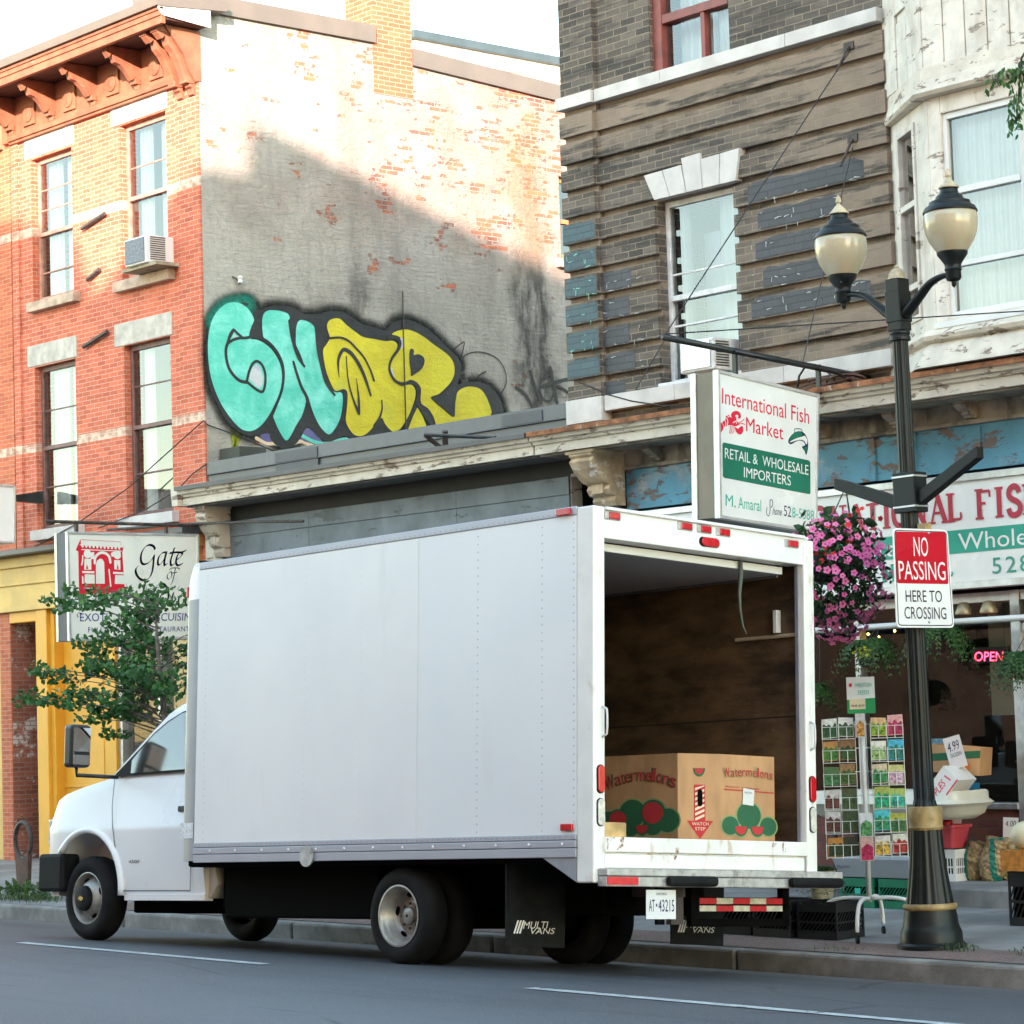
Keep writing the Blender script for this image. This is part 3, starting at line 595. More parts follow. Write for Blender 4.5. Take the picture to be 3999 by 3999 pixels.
for (xa, xb, za, zb, yb, nn, mm) in ((-18.9,-17.3,6.15,7.45,19.965,120,m_drip),(-21.66,-21.2,6.0,7.4,19.905,60,m_mint),(-21.6,-20.5,5.7,6.9,19.965,80,m_drip)):
    F = Flat((0,yb-.004,0), (1,0,0), (0,0,1), .002)
    for i in range(nn):
        k = rr.randrange(2, 11); z = ZK[k]+.0765*rr.randrange(0,3)+rr.uniform(.0,.03); x = rr.uniform(xa, xb)
        if not za < z < zb: continue
        if yb > 19.95 and -21.15 > x: continue
        if rr.random() < .35: F.stroke([(x,z),(x+rr.uniform(-.01,.01),z-rr.uniform(.02,.07))], .007, 0)
        else: F.stroke([(x,z),(x+rr.uniform(.02,.08),z+rr.uniform(-.015,.015))], [rr.uniform(.004,.013), .003], 0)
    F.build('paint_spatter', mm, DB)
# ---- bay window
def fp(o): return [(-16.98-o*.9,20.05),(-15.96-o*.45,19.4-o),(-12.9+o*.45,19.4-o),(-11.9+o*.9,20.05)]
def loft(mb, zo, cap=True):
    vs = [(x,y,z) for z,o in zo for x,y in fp(o)]; n = len(zo)
    mb.add(vs, [(4*i+j, 4*i+j+1, 4*i+5+j, 4*i+4+j) for i in range(n-1) for j in range(3)] + ([(3,2,1,0), tuple(4*n-4+j for j in range(4))] if cap else [])); return mb
loft(MB(), [(8.12,.0),(12,.0)]).build('bay_apron', m_wood_w, DB)
mb = MB()
A_, B_ = V((-16.98,20.05)), V((-15.96,19.4)); dx_ = (B_-A_); nrm = V((dx_.y,-dx_.x)).normalized()*1.0
if nrm.y > 0: nrm = -nrm
def on_cant(t, z, d): p = A_+dx_*t+nrm*d; return (p.x,p.y,z)
def cbox(mb, t0, t1, z0, z1, d0, d1):
    return mb.add([on_cant(t0,z0,d1),on_cant(t1,z0,d1),on_cant(t1,z0,d0),on_cant(t0,z0,d0),on_cant(t0,z1,d1),on_cant(t1,z1,d1),on_cant(t1,z1,d0),on_cant(t0,z1,d0)], [(3,2,1,0),(4,5,6,7),(0,1,5,4),(1,2,6,5),(2,3,7,6),(3,0,4,7)])
cbox(mb, 0, .33, 8.12, 9.3, .002, .03); cbox(mb, .35, .6, 8.12, 8.78, .002, .022); cbox(mb, .63, 1, 8.12, 9.3, .002, .03); cbox(mb, .33,.63, 8.86, 9.3, .002, .03)
x = -15.96
while x < -12.9: mb.box(x+.004, x+.25, 19.375, 19.402, 8.12, 9.3); x += .262
mb.build('apron_board', m_wood_w, DB, bevel=.006)
loft(MB(), [(7.83,.0),(7.835,.1),(7.87,.125),(7.9,.1),(8.0,.055),(8.13,.035),(8.15,.0)]).build('bay_ledge', m_wood_p, DB)
loft(MB(), [(9.28,.0),(9.29,.1),(9.36,.12),(9.5,.06),(9.52,0)]).build('bay_ledge', m_wood_p, DB)
mb = MB(); cbox(mb, 0, .2, 5.6, 7.83, -.12, 0); cbox(mb, .68, 1, 5.6, 7.83, -.12, .0); cbox(mb, .2, .68, 7.7, 7.83, -.12, .0); cbox(mb, .2, .68, 5.6, 5.78, -.12, 0)
bx = [(-15.95,-15.80),(-14.86,-14.74),(-13.8,-13.68),(-13.02,-12.9)]
for a, b in bx: mb.box(a, b, 19.4, 19.52, 5.6, 7.83)
for (a, b), (c, d) in zip(bx, bx[1:]): mb.box(b, c, 19.4, 19.52, 7.66, 7.83).box(b, c, 19.4, 19.52, 5.6, 5.7)
mb.box(-12.9,-11.95,19.7,19.8,5.6,7.83); mb.build('bay_post', m_wood_w, DB, bevel=.008)
mb = MB(); cbox(mb, .2, .25, 5.78, 7.7, -.08, .02); cbox(mb, .63, .68, 5.78, 7.7, -.08, .02); cbox(mb, .25, .63, 7.64, 7.7, -.08, .02); cbox(mb, .25, .63, 6.9, 6.96, -.08, .015); cbox(mb, .25, .63, 6.1, 6.16, -.08, .015); cbox(mb, .25, .63, 5.78, 5.84, -.08, .02)
w = mb.build('window', m_wood_w, DB, bevel=.005, label='narrow side window of the bay')
MB().quad(on_cant(.25,5.84,-.03),on_cant(.63,5.84,-.03),on_cant(.63,7.64,-.03),on_cant(.25,7.64,-.03)).build('pane', glass('dark bay glass', refl=.3, gl=1), w)
MB().quad(on_cant(.2,5.7,-.5),on_cant(.65,5.7,-.5),on_cant(.65,7.8,-.5),on_cant(.2,7.8,-.5)).build('blind', m_blind, w)
for (a, b), (c, d) in zip(bx, bx[1:]):
    mb = MB().box(b, b+.05, 19.43, 19.5, 5.7, 7.66).box(c-.05, c, 19.43, 19.5, 5.7, 7.66).box(b+.05, c-.05, 19.43, 19.5, 7.6, 7.66).box(b+.05, c-.05, 19.42, 19.5, 6.87, 6.93).box(b+.05, c-.05, 19.43, 19.5, 6.18, 6.23).box(b+.05, c-.05, 19.43, 19.5, 5.7, 5.76)
    w = mb.build('window', m_white, DB, bevel=.005)
    MB().quad((b+.05,19.47,5.76),(c-.05,19.47,5.76),(c-.05,19.47,7.6),(b+.05,19.47,7.6)).build('pane', m_glass, w)
    curtain('curtain', b+.02, c-.02, 5.76, 7.62, 19.58, m_curt, w, .015, 18)
MB().box(-15.9,-14.8,19.3,19.42,5.6,5.66).build('window_sill', m_white, DB, bevel=.006)
loft(MB(), [(5.24,.2),(5.42,.12),(5.48,.06),(5.5,.12),(5.54,.14),(5.6,.09),(5.62,0)]).build('bay_base', m_wood_p, DB)
# ---- shop cornice, frieze and fascia of the fish shop
def cornice(x0, x1, root, rust=True, yf=19.35):
    MB().prism([(20.0,4.99),(yf+.03,4.975),(yf+.03,5.075),(yf,5.08),(yf-.01,5.11),(yf-.045,5.12),(yf-.06,5.165),(yf-.08,5.17),(20.0,5.2)], (x0,0,0), (0,1,0), (0,0,1), (x1-x0,0,0)).build('cornice', m_wood_p, root)
    MB().prism([(yf-.10,5.165),(20.0,5.205),(20.0,5.25),(yf-.08,5.222),(yf-.105,5.215)], (x0,0,0), (0,1,0), (0,0,1), (x1-x0,0,0)).build('cornice_cap', m_rust if rust else m_flash, root)
    MB().box(x0, x1, yf+.1, 20.0, 4.955, 4.976).build('cornice_soffit', m_grime if rust else mt('dark soffit', (.12,.12,.11), .8), root)
cornice(-21.69, -8, DB)
MB().box(-21.69,-8,19.94,20.03,4.78,4.96).box(-21.69,-8,19.9,20.03,4.745,4.785).build('frieze', m_grime, DB, bevel=.005)
def console(x, root, w, y0, z0, z1, d, m, nm='corbel'):
    h = z1-z0; p = [(0,0),(-.25,.0),(-.33,.1),(-.3,.17),(-.42,.2),(-.5,.3),(-.45,.38),(-.6,.42),(-.75,.52),(-.9,.66),(-1,.8),(-.93,.86),(-1,.9),(-1,1),(0,1)]
    mb = MB().prism([(y0+a*d, z0+b*h) for a, b in p], (x-w/2,0,0), (0,1,0), (0,0,1), (w,0,0)); mb.box(x-w*.62, x+w*.62, y0-d*1.03, y0, z1-.06*h, z1+.002)
    mb.box(x-w*.25, x+w*.25, y0-d*.52, y0-d*.3, z0+.22*h, z0+.42*h)
    return mb.build(nm, m, root, bevel=.006)
for x in (-20.3,-19.5,-18.7,-17.9,-16.9,-16.0,-15.2,-14.4): console(x, DB, .13, 19.94, 4.8, 4.955, .22, m_grime, 'bracket')
m_corb = mt('ochre painted corbel', (.52,.39,.25), .7, var=.2, vs=6, peel=((.7,.66,.58), 3.5, .58, (1,1,1.6)), bump=.2)
console(-21.02, DB, .36, 19.93, 4.36, 4.965, .5, m_corb)
m_blue = mt('peeling blue fascia paint', (.085,.27,.385), .6, var=.14, vs=2, peel=((.15,.105,.085), 2.3, .545, (1.2,1,3.2)), dirt=((.52,.42,.36), 1.1, .57, .75, (.7,1,1.3)), bump=.15)
MB().box(-20.85,-8,19.95,20.03,4.31,4.745).build('blue_fascia', m_blue, DB)
for x in (-18.55,-17.28,-16.76,-14.6,-13.5): MB().box(x-.035, x+.035, 19.925, 19.95, 4.31, 4.74).build('fascia_batten', m_blue, DB, bevel=.004)
MB().box(-16.05,-15.92,19.93,19.95,4.5,4.72).build('fascia_block', m_blue, DB, bevel=.004)
MB().box(-21.5,-8,20.1,20.16,3.2,4.31).build('sign_recess', m_dark, DB)
MB().box(-21.69,-21.25,19.96,20.2,.3,4.32).box(-9,-8,19.96,20.2,.3,4.32).build('pier', m_blue, DB)
# ---- shopfront under the sign
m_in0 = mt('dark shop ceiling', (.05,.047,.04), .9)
m_riser = brick('red brown stall riser', (.11,.035,.028), (.17,.055,.04), (.10,.07,.06), .24, .08, .006)
MB().box(-21.25,-15.87,20.24,20.5,.3,1.06).build('stall_riser', m_riser, DB)
MB().box(-21.25,-15.87,20.18,20.5,1.06,1.12).build('window_sill', m_alu, DB, bevel=.006)
mb = MB()
for x in (-21.25,-19.6,-17.9): mb.box(x, x+.07, 20.25, 20.36, 1.12, 3.05)
mb.box(-15.87,-15.76,20.2,20.36,.33,3.15).box(-21.25,-15.87,20.25,20.36,3.05,3.15).box(-15.3+.45,-14.75,20.2,20.4,.33,3.15).box(-15.76,-14.85,20.22,20.38,2.75,2.83).box(-15.76,-15.68,20.24,20.34,.36,2.75).box(-14.95,-14.85,20.24,20.34,.36,2.75).box(-15.68,-14.95,20.24,20.34,.36,.6).box(-15.76,-14.85,20.22,20.38,3.05,3.15)
w = mb.build('shopfront_frame', m_alu, DB, bevel=.005)
MB().quad((-21.2,20.3,1.12),(-15.87,20.3,1.12),(-15.87,20.3,3.06),(-21.2,20.3,3.06)).build('pane', m_glass_d, w)
MB().quad((-15.7,20.29,.6),(-14.9,20.29,.6),(-14.9,20.29,3.06),(-15.7,20.29,3.06)).build('pane', m_glass_d, w)
MB().box(-14.75,-9,20.24,20.5,.3,1.06).build('stall_riser', m_riser, DB)
MB().quad((-14.75,20.3,1.06),(-9,20.3,1.06),(-9,20.3,3.1),(-14.75,20.3,3.1)).build('pane', m_glass_d, w)
MB().box(-15.74,-15.69,20.19,20.24,1.45,1.75).build('door_handle', m_iron, w)
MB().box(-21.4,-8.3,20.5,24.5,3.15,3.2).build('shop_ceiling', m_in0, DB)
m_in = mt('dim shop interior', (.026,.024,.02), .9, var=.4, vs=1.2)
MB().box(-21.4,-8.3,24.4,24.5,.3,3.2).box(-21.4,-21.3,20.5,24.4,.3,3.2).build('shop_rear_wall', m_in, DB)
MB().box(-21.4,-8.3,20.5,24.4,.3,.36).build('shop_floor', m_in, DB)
mb = MB()
for z in (.9,1.4,1.9,2.35):
    mb.box(-18.8,-14.5,23.9,24.35,z,z+.03)
    x = -18.7
    while x < -14.6:
        wd = rr.uniform(.1,.26); mb.box(x, x+wd, 23.95, 24.2, z+.03, z+.03+rr.uniform(.12,.32)); x += wd+rr.uniform(.02,.1)
mb.build('stocked_shelf', mt('shelf goods', (.13,.10,.07), .7, var=.5, vs=5), DB)
MB().box(-17.1,-16.0,21.4,21.46,1.95,3.1).build('interior_panel', mt('beige hung panel', (.33,.28,.2), .8), DB)
for x in (-16.25,-15.95):
    MB().lathe([(.03,3.05),(.05,3.04),(.09,2.95),(.085,2.93)], (x,19.98,0), n=14).build('spot_lamp', mt('brass lamp shade', (.3,.25,.15), .4, .5), DB, smooth=40)
MB().tube([(-21.2,19.55,2.85),(-8.4,19.55,2.85)], .03, 8).build('awning_bar', m_white, DB, smooth=True)
# ---------------- low grey shop between the two ----------------
LS = thing('low_shop_building', 'one storey grey boarded shop with flaking cornice below the graffiti wall', 'building', (-25.3,20,.25))
cornice(-28.62, -21.72, LS, rust=False)
MB().prism([(-28.75,4.975),(-28.62,4.975),(-28.62,5.2),(-28.78,5.2)], (0,19.3,0), (1,0,0), (0,0,1), (0,.7,0)).build('cornice_end', m_wood_p, LS)
m_greyb = mt('flaking grey boards', (.165,.19,.205), .7, var=.16, vs=2.2, peel=((.11,.12,.125), 2.6, .60, (.8,1,2.2)), dirt=((.09,.10,.105), 1.4, .56, .6), bump=.15)
mb = MB(); 
for z0, z1 in ((4.56,4.76),(4.24,4.555),(3.9,4.235),(3.5,3.895)):
    for x0, x1 in ((-28.5,-26.6),(-26.595,-23.7),(-23.695,-21.73)): mb.box(x0, x1, 19.9+(.004 if z0 < 4.3 else 0), 20.1, z0, z1)
mb.build('fascia_board', m_greyb, LS, bevel=.004)
MB().box(-28.9,-21.7,19.97,20.1,4.76,4.97).build('frieze', mt('near black frieze', (.035,.036,.034), .85), LS)  # frieze in one even near-black tone
console(-28.42, LS, .22, 19.92, 4.3, 4.965, .42, m_wood_p); 
MB().box(-28.92,-28.5,19.93,20.1,.25,4.75).box(-21.98,-21.72,19.93,20.1,.25,4.76).build('pier', m_wood_p, LS, bevel=.008)
MB().box(-28.5,-21.98,20.0,20.2,.25,.9).build('stall_riser', m_greyb, LS); MB().quad((-28.5,20.1,.9),(-21.98,20.1,.9),(-21.98,20.1,3.5),(-28.5,20.1,3.5)).build('pane', m_glass_d, LS)
mb = MB().box(-28.9,-21.71,19.99,20.15,5.2,5.43).box(-28.9,-21.71,19.965,20.15,5.43,5.6).box(-28.9,-21.71,19.95,19.99,5.422,5.432); mb.build('parapet_flashing', m_flash, LS, bevel=.006)
MB().box(-27.35,-26.45,19.965,19.99,5.21,5.42).box(-27.35,-26.45,19.955,19.96,5.44,5.57).box(-22.9,-22.2,19.955,19.96,5.44,5.57).build('flashing_patch', mt('darker flashing patch', (.06,.062,.075), .5, .2), LS)
MB().box(-28.9,-21.71,20.15,29,5.15,5.2).build('roof', m_flash, LS)
MB().box(-28.62,-21.98,21.5,21.6,.25,5.1).build('partition', m_room, LS); MB().box(-28.9,-21.71,28.7,29,.2,5.15).build('rear_wall', m_room, LS)
MB().box(-28.88,-28.42,20.16,20.6,5.2,5.78).build('roof_box', mt('dark green roof box', (.05,.055,.045), .7), LS, bevel=.01)
# ---------------- pale modern building behind ----------------
m_cream = mt('cream render', (.74,.70,.62), .8, var=.04); m_tealtrim = mt('blue grey roof trim', (.04,.065,.08), .5)
BK = thing('apartment_building', 'pale cream building behind the chimney with blue grey roof trim and a balcony opening', 'building', (-38,36,.3))
mb = MB(); mb.prism([(-48,.3),(-38.95,.3),(-38.95,15.3),(-48,15.3)], (0,32,0), (1,0,0), (0,0,1), (0,9.7,0))
mb.box(-38.95, -38.9, 32.0, 41.7, 15.0, 15.05).build('wall', m_cream, BK)
MB().box(-48.1,-38.85,31.9,41.85,15.3,15.48).build('roof_trim', m_tealtrim, BK, bevel=.02)
mb = MB(); wall_y(mb, -46, -30, .3, 17.1, [(-41.2,-38.2,14.1,16.2)], 42, 42.4); mb.build('wall', m_cream, BK)
MB().box(-46,-30,41.8,42.5,17.1,17.35).box(-46,-30,41.9,42.0,16.5,16.6).build('roof_trim', mt('pale green trim', (.5,.56,.45), .6), BK)
MB().box(-46,-30,43.6,43.8,13,17).box(-46,-30,42.4,43.6,16.3,16.4).box(-46,-30,42.4,43.6,13.9,14.05).box(-39.5,-38.5,43.55,43.6,14.05,15.1).build('balcony', mt('brown balcony soffit', (.32,.25,.2), .7), BK)
BL = thing('apartment_building', 'pale cream building rising behind the bracketed cornice at the left', 'building', (-50,34,.3))
mb = MB(); mb.box(-62,-47.2,30,40,.3,16.9)
mb.tr(None); mb.build('wall', m_cream, BL)
mb = MB().box(-62.1,-47.1,29.9,40.1,16.9,17.12).box(-62.05,-47.15,29.95,40.05,16.3,16.38); mb.build('roof_trim', mt('slate blue roof trim', (.05,.07,.10), .5), BL)

# ---------------- box truck (local frame: x = 0 at the tail, nose at -x, near side y = 0, z = 0 at the step) ----------------
TM = MX([list(r) for r in [(0.999,-0.036,-0.028,-13.831),(0.038,0.997,0.071,12.784),(0.026,-0.072,0.997,0.994)]] + [[0,0,0,1]])
TK = thing('box_truck', 'white box truck parked at the kerb with its empty cargo box open', 'truck', M=TM)
m_tw = mt('white truck paint', (.80,.80,.80), .3, var=.02, vs=1.2)
m_twr = mt('rust streaked white paint', (.80,.79,.76), .4, var=.04, vs=3, dirt=((.42,.2,.09), 3.4, .555, .6, (1,2.4,.8)), peel=((.33,.13,.05), 3.6, .64, (1,1.6,1)))
m_tg = mt('grey aluminium trim', (.27,.275,.315), .45, .2, var=.06, vs=5, dirt=((.3,.28,.26), 3, .6, .4))
m_red = mt('red lamp lens', (.55,.012,.02), .18, var=.12, vs=30); m_redt = mt('red reflector tape', (.62,.02,.03), .35, var=.1, vs=20)
m_clear = mt('clear lamp lens', (.62,.62,.56), .12, var=.15, vs=18)
m_rub = mt('black rubber', (.008,.009,.01), .65, var=.3, vs=10, spec=.18); m_tyre = mt('tyre rubber', (.012,.012,.0125), .75, var=.25, vs=4, spec=.12, bump=.3, bs=60)
m_under = mt('dark underbody', (.004,.004,.004), .9, spec=.05)
m_steel = mt('scuffed steel step', (.5,.49,.48), .45, .35, var=.15, vs=9, dirt=((.12,.09,.07), 5, .52, .7, (1,2,2)))
m_rim = mt('painted steel rim', (.33,.32,.29), .35, .35, var=.12, vs=9, dirt=((.2,.13,.08), 7, .56, .7, (1,1,1)))
m_ply = None
def _ply():
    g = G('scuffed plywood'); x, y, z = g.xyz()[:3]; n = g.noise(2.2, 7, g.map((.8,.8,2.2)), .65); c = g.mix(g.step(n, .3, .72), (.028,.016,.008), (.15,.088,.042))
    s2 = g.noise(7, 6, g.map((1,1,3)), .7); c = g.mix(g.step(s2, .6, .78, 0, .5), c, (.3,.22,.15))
    seam = g.math('LESS_THAN', g.math('ABSOLUTE', g.math('SUBTRACT', z, 1.2)), .006); c = g.mix(seam, c, (.02,.014,.01))
    g.set(Base_Color=c, Roughness=.6); g.bump(s2, .2, .01); return g.m
m_ply = _ply()
def _panel():
    g = G('riveted white panel'); x, y, z = g.xyz()[:3]
    zz = g.math('MULTIPLY', g.math('SUBTRACT', g.math('FRACT', g.math('DIVIDE', z, .06)), .5), .06); d = None
    for xi, am in ((-3.29,.25),(-2.59,.18),(-1.23,.9),(-.53,.8),(-.2,.9),(-4.62,.5)):
        dx = g.math('SUBTRACT', x, xi); r = g.math('SQRT', g.math('ADD', g.math('MULTIPLY', dx, dx), g.math('MULTIPLY', zz, zz)))
        f = g.step(r, .0055, .008, am, 0); d = f if d is None else g.math('MAXIMUM', d, f)
    sc = g.math('MULTIPLY', g.step(g.math('ABSOLUTE', g.math('ADD', x, 1.91)), .002, .005, 1, 0), .25)
    n = g.noise(.7, 4); c = g.mix(g.step(n, .3, .7), (.74,.75,.755), (.81,.81,.80)); c = g.mix(g.math('MULTIPLY', g.step(x, -1.905, -1.9), .35), c, (.72,.76,.82))
    c = g.mix(g.math('MULTIPLY', g.step(g.noise(2.4, 6, g.map((1,1,.3))), .62, .8), .2), c, (.5,.48,.44))
    c = g.mix(g.math('MULTIPLY', d, .75), c, (.26,.26,.32)); c = g.mix(sc, c, (.4,.4,.45))
    g.set(Base_Color=c, Roughness=.32); g.bump(g.math('ADD', d, g.math('MULTIPLY', g.noise(1.1, 2), 3.0)), .3, .006); return g.m
def _rail():
    g = G('riveted grey rail'); x, y, z = g.xyz()[:3]
    xx = g.math('MULTIPLY', g.math('SUBTRACT', g.math('FRACT', g.math('DIVIDE', x, .06)), .5), .06); d = None
    for zi in (2.567,.222):
        dz = g.math('SUBTRACT', z, zi); r = g.math('SQRT', g.math('ADD', g.math('MULTIPLY', dz, dz), g.math('MULTIPLY', xx, xx))); f = g.step(r, .006, .009, 1, 0); d = f if d is None else g.math('MAXIMUM', d, f)
    c = g.mix(g.noise(3, 4), (.33,.335,.39), (.43,.435,.48)); c = g.mix(g.math('MULTIPLY', d, .6), c, (.2,.2,.26)); g.set(Base_Color=c, Roughness=.38, Metallic=.2); g.bump(d, .4, .004); return g.m
m_panel = _panel(); m_rail = _rail()
W_ = 2.44
def tb(name, mat, *boxes, **k):
    mb = MB()
    for b in boxes: mb.box(*b)
    par = k.pop('parent', TK); k.setdefault('bevel', .006); return mb.build(name, mat, par, local=True, **k)
tb('side_panel', m_panel, (-4.74,-.17,.0,.03,.235,2.545), bevel=0)
tb('side_panel', m_panel, (-4.74,-.17,W_-.03,W_,.235,2.545), bevel=0)
MB().box(-4.74,-1.91,-.003,0.0,.205,2.53).build('overlay_panel', m_panel, TK, local=True)
tb('front_wall', m_tw, (-4.93,-4.88,.1,W_-.1,.1,2.5))
tb('roof', m_tw, (-4.75,-.02,.03,W_-.03,2.575,2.6), bevel=.01)
for y0, y1 in ((-.008,.03),(W_-.03,W_+.008)):
    tb('top_rail', m_rail, (-4.74,-.17,y0,y1,2.545,2.61), bevel=.008)
    a, b = (-.012, .02) if y0 < 0 else (W_-.02, W_+.012)
    tb('bottom_rail', m_rail, (-4.74,-.17,a,b,.2,.24), (-4.74,-.17,a-.004 if y0 < 0 else a,b if y0 < 0 else b+.004,.145,.197), (-4.74,-.17,a,b,.075,.142), bevel=.005)
    mb = MB(); yc = a-.006 if y0 < 0 else b+.006
    for i in range(13): mb.ball((-4.5+.35*i, yc, .17), .012, 8, 5, (1,.6,1))
    mb.build('rail_bolts', m_tw, TK, local=True, smooth=True)
def corner(z0, z1, name, mat, round_top=False):
    for near in (1, 0):
        mb = MB(); pr = [(-4.74,0),(-4.88,.0),(-4.93,.025),(-4.955,.08),(-4.955,.14),(-4.74,.14)]
        if not near: pr = [(x, W_-y) for x, y in pr][::-1]
        if round_top:
            n = 6; vs = []; k = len(pr)
            for i in range(n+1):
                t = i/n*pi/2; s = 1-cos(t); cx = lambda x: x+max(0, (-4.74-x))*s*.55; vs += [(cx(x) if x < -4.75 else x, y, z0+(z1-z0)*sin(t)) for x, y in pr]
            mb.add(vs, [(i*k+j, i*k+(j+1) % k, (i+1)*k+(j+1) % k, (i+1)*k+j) for i in range(n) for j in range(k)] + [tuple(range(k))[::-1], tuple(range(n*k, n*k+k))])
        else: mb.prism(pr, (0,0,z0), (1,0,0), (0,1,0), (0,0,z1-z0))
        o = mb.build(name, mat, TK, local=True, smooth=40)
corner(.09, 2.3, 'front_corner_post', m_tg); corner(2.3, 2.61, 'front_corner_cap', m_tw, True)
tb('front_cap', m_tw, (-4.9,-4.74,.14,W_-.14,2.45,2.6), bevel=.03)
for y in (-.012, W_): tb('marker_light', m_red, (-4.965,-4.93,.02 if y < 0 else W_-.06,.06 if y < 0 else W_-.02,2.33,2.42))
Fl = Flat((0,-.001,0),(1,0,0),(0,0,1),.002); Fl.poly([(-4.94,.28),(-4.76,.28),(-4.76,.41),(-4.94,.41)]); Fl.build('sticker', mt('pale sticker', (.72,.73,.74), .5, var=.2, vs=30), TK, local=True)
# interior
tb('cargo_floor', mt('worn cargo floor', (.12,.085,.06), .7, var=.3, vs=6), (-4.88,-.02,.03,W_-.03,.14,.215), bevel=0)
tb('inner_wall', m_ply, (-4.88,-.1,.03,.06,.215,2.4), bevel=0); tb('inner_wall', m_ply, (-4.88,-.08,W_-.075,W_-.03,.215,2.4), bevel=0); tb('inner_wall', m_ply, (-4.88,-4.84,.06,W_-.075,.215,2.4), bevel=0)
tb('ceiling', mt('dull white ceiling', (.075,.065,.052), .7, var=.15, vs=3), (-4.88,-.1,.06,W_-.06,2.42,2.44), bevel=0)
mb = MB()
for i in range(8): mb.box(-.6-.55*i,-.56-.55*i,.06,W_-.06,2.38,2.42)
mb.build('roof_bow', m_tg, TK, local=True)
tb('wall_rail', m_tg, (-4.8,-.3,W_-.1,W_-.075,2.3,2.34))
tb('roll_door', m_tw, (-2.4,-.18,.2,W_-.2,2.3,2.315), (-.18,-.15,.2,W_-.2,2.3,2.36))
mb = MB().tube([(-.12,1.72,2.36),(-.13,1.73,2.25),(-.12,1.7,2.1),(-.13,1.72,1.98),(-.14,1.76,1.86),(-.13,1.79,1.8)], [.016,.02,.015,.01,.008,.005], 6); mb.build('pull_strap', mt('grey green strap', (.10,.115,.095), .8), TK, local=True, smooth=True)
tb('switch_box', m_white, (-.32,-.28,W_-.13,W_-.075,1.86,2.04))
tb('wall_plank', mt('pale plank', (.4,.32,.22), .7), (-.75,-.12,W_-.1,W_-.075,1.82,1.85))
# rear frame
tb('rear_post', m_twr, (-.17,0,0,.12,-.105,2.6), bevel=.012); tb('rear_post', m_twr, (-.07,0,W_-.12,W_,-.02,2.57), bevel=.012)
tb('rear_header', m_tw, (-.17,-.004,.12,W_-.12,2.37,2.585), bevel=.008); tb('header_ledge', m_tw, (-.02,.022,.12,W_-.12,2.575,2.6), bevel=.006)
tb('door_track', m_steel, (-.16,-.05,.12,.15,.215,2.37)); tb('door_track', m_tg, (-.09,-.05,W_-.135,W_-.12,.215,2.37))
tb('rear_sill', m_twr, (-.17,.0,.12,W_-.12,.115,.222), (-.17,-.03,.12,W_-.12,.1,.115), (-.17,-.002,.12,W_-.15,.0,.1), bevel=.008)
MB().prism([(-.17,.08),(-.53,.08),(-.17,-.1)], (0,.0,0), (1,0,0), (0,0,1), (0,.06,0)).build('corner_gusset', m_tg, TK, local=True)
for y, z in ((.12,2.515),(.89,2.515),(1.10,2.515),(1.31,2.512),(2.1,2.50)):
    o = tb('clearance_light', m_red, (-.01,.014,y+.035,y+.15,z,z+.05), bevel=.008); tb('lamp_base', m_steel, (-.008,.006,y,y+.16,z-.006,z+.056), parent=o)
def oval(y, z, w, h, mat, nm):
    n = 20; r = min(w, h)/2; p = []
    for i in range(n):
        a = 2*pi*i/n; c, s = cos(a), sin(a)
        p.append((y+(w/2-r)*(1 if c > 0 else -1)+r*c, z+(h/2-r)*(1 if s > 0 else -1)+r*s))
    o = MB().prism([(y+(a-y)*1.16, z+(b-z)*1.06) for a, b in p], (-.01,0,0), (0,1,0), (0,0,1), (.016,0,0)).build(nm, m_rub, TK, local=True)
    MB().prism(p, (.004,0,0), (0,1,0), (0,0,1), (.014,0,0)).build('lens', mat, o, local=True, bevel=.006)
oval(1.235, 2.445, .19, .07, m_red, 'brake_light')
for y in (.07, W_-.055): oval(y, .63, .068, .195, m_red, 'tail_light'); oval(y, .395, .068, .19, m_clear, 'reversing_light')
for y in (.09, W_-.07):
    MB().tube([(0,y,.93),(.045,y,.95),(.05,y,1.0),(.05,y,1.08),(.045,y,1.13),(0,y,1.15)], .009, 6).build('grab_handle', m_white, TK, local=True, smooth=True)
tb('side_marker', m_red, (-.32,-.2,-.022,.0,.265,.315)); tb('side_marker', m_red, (-.36,-.22,-.03,.0,2.55,2.6))
MB().lathe([(.085,-.03),(.085,-.018),(.06,-.012),(.055,.03)], (-3.21,0,.115), 'y', 20).build('filler_ring', m_steel, TK, local=True, smooth=40)
MB().lathe([(.058,-.016),(.05,-.022),(.01,-.022)], (-3.21,0,.115), 'y', 20).build('filler_cap', m_black, TK, local=True, smooth=40)
# step bumper
tb('rear_step', m_steel, (.0,.1,.04,2.62,-.055,-.002), (.0,.09,.04,2.62,-.13,-.058), bevel=.008)
tb('step_reflector', m_redt, (.088,.094,.045,.36,-.118,-.062), bevel=0)
for y0, y1 in ((.64,1.16),(1.98,2.58)): tb('rubber_bumper', m_rub, (.09,.15,y0,y1,-.125,-.05), bevel=.025)
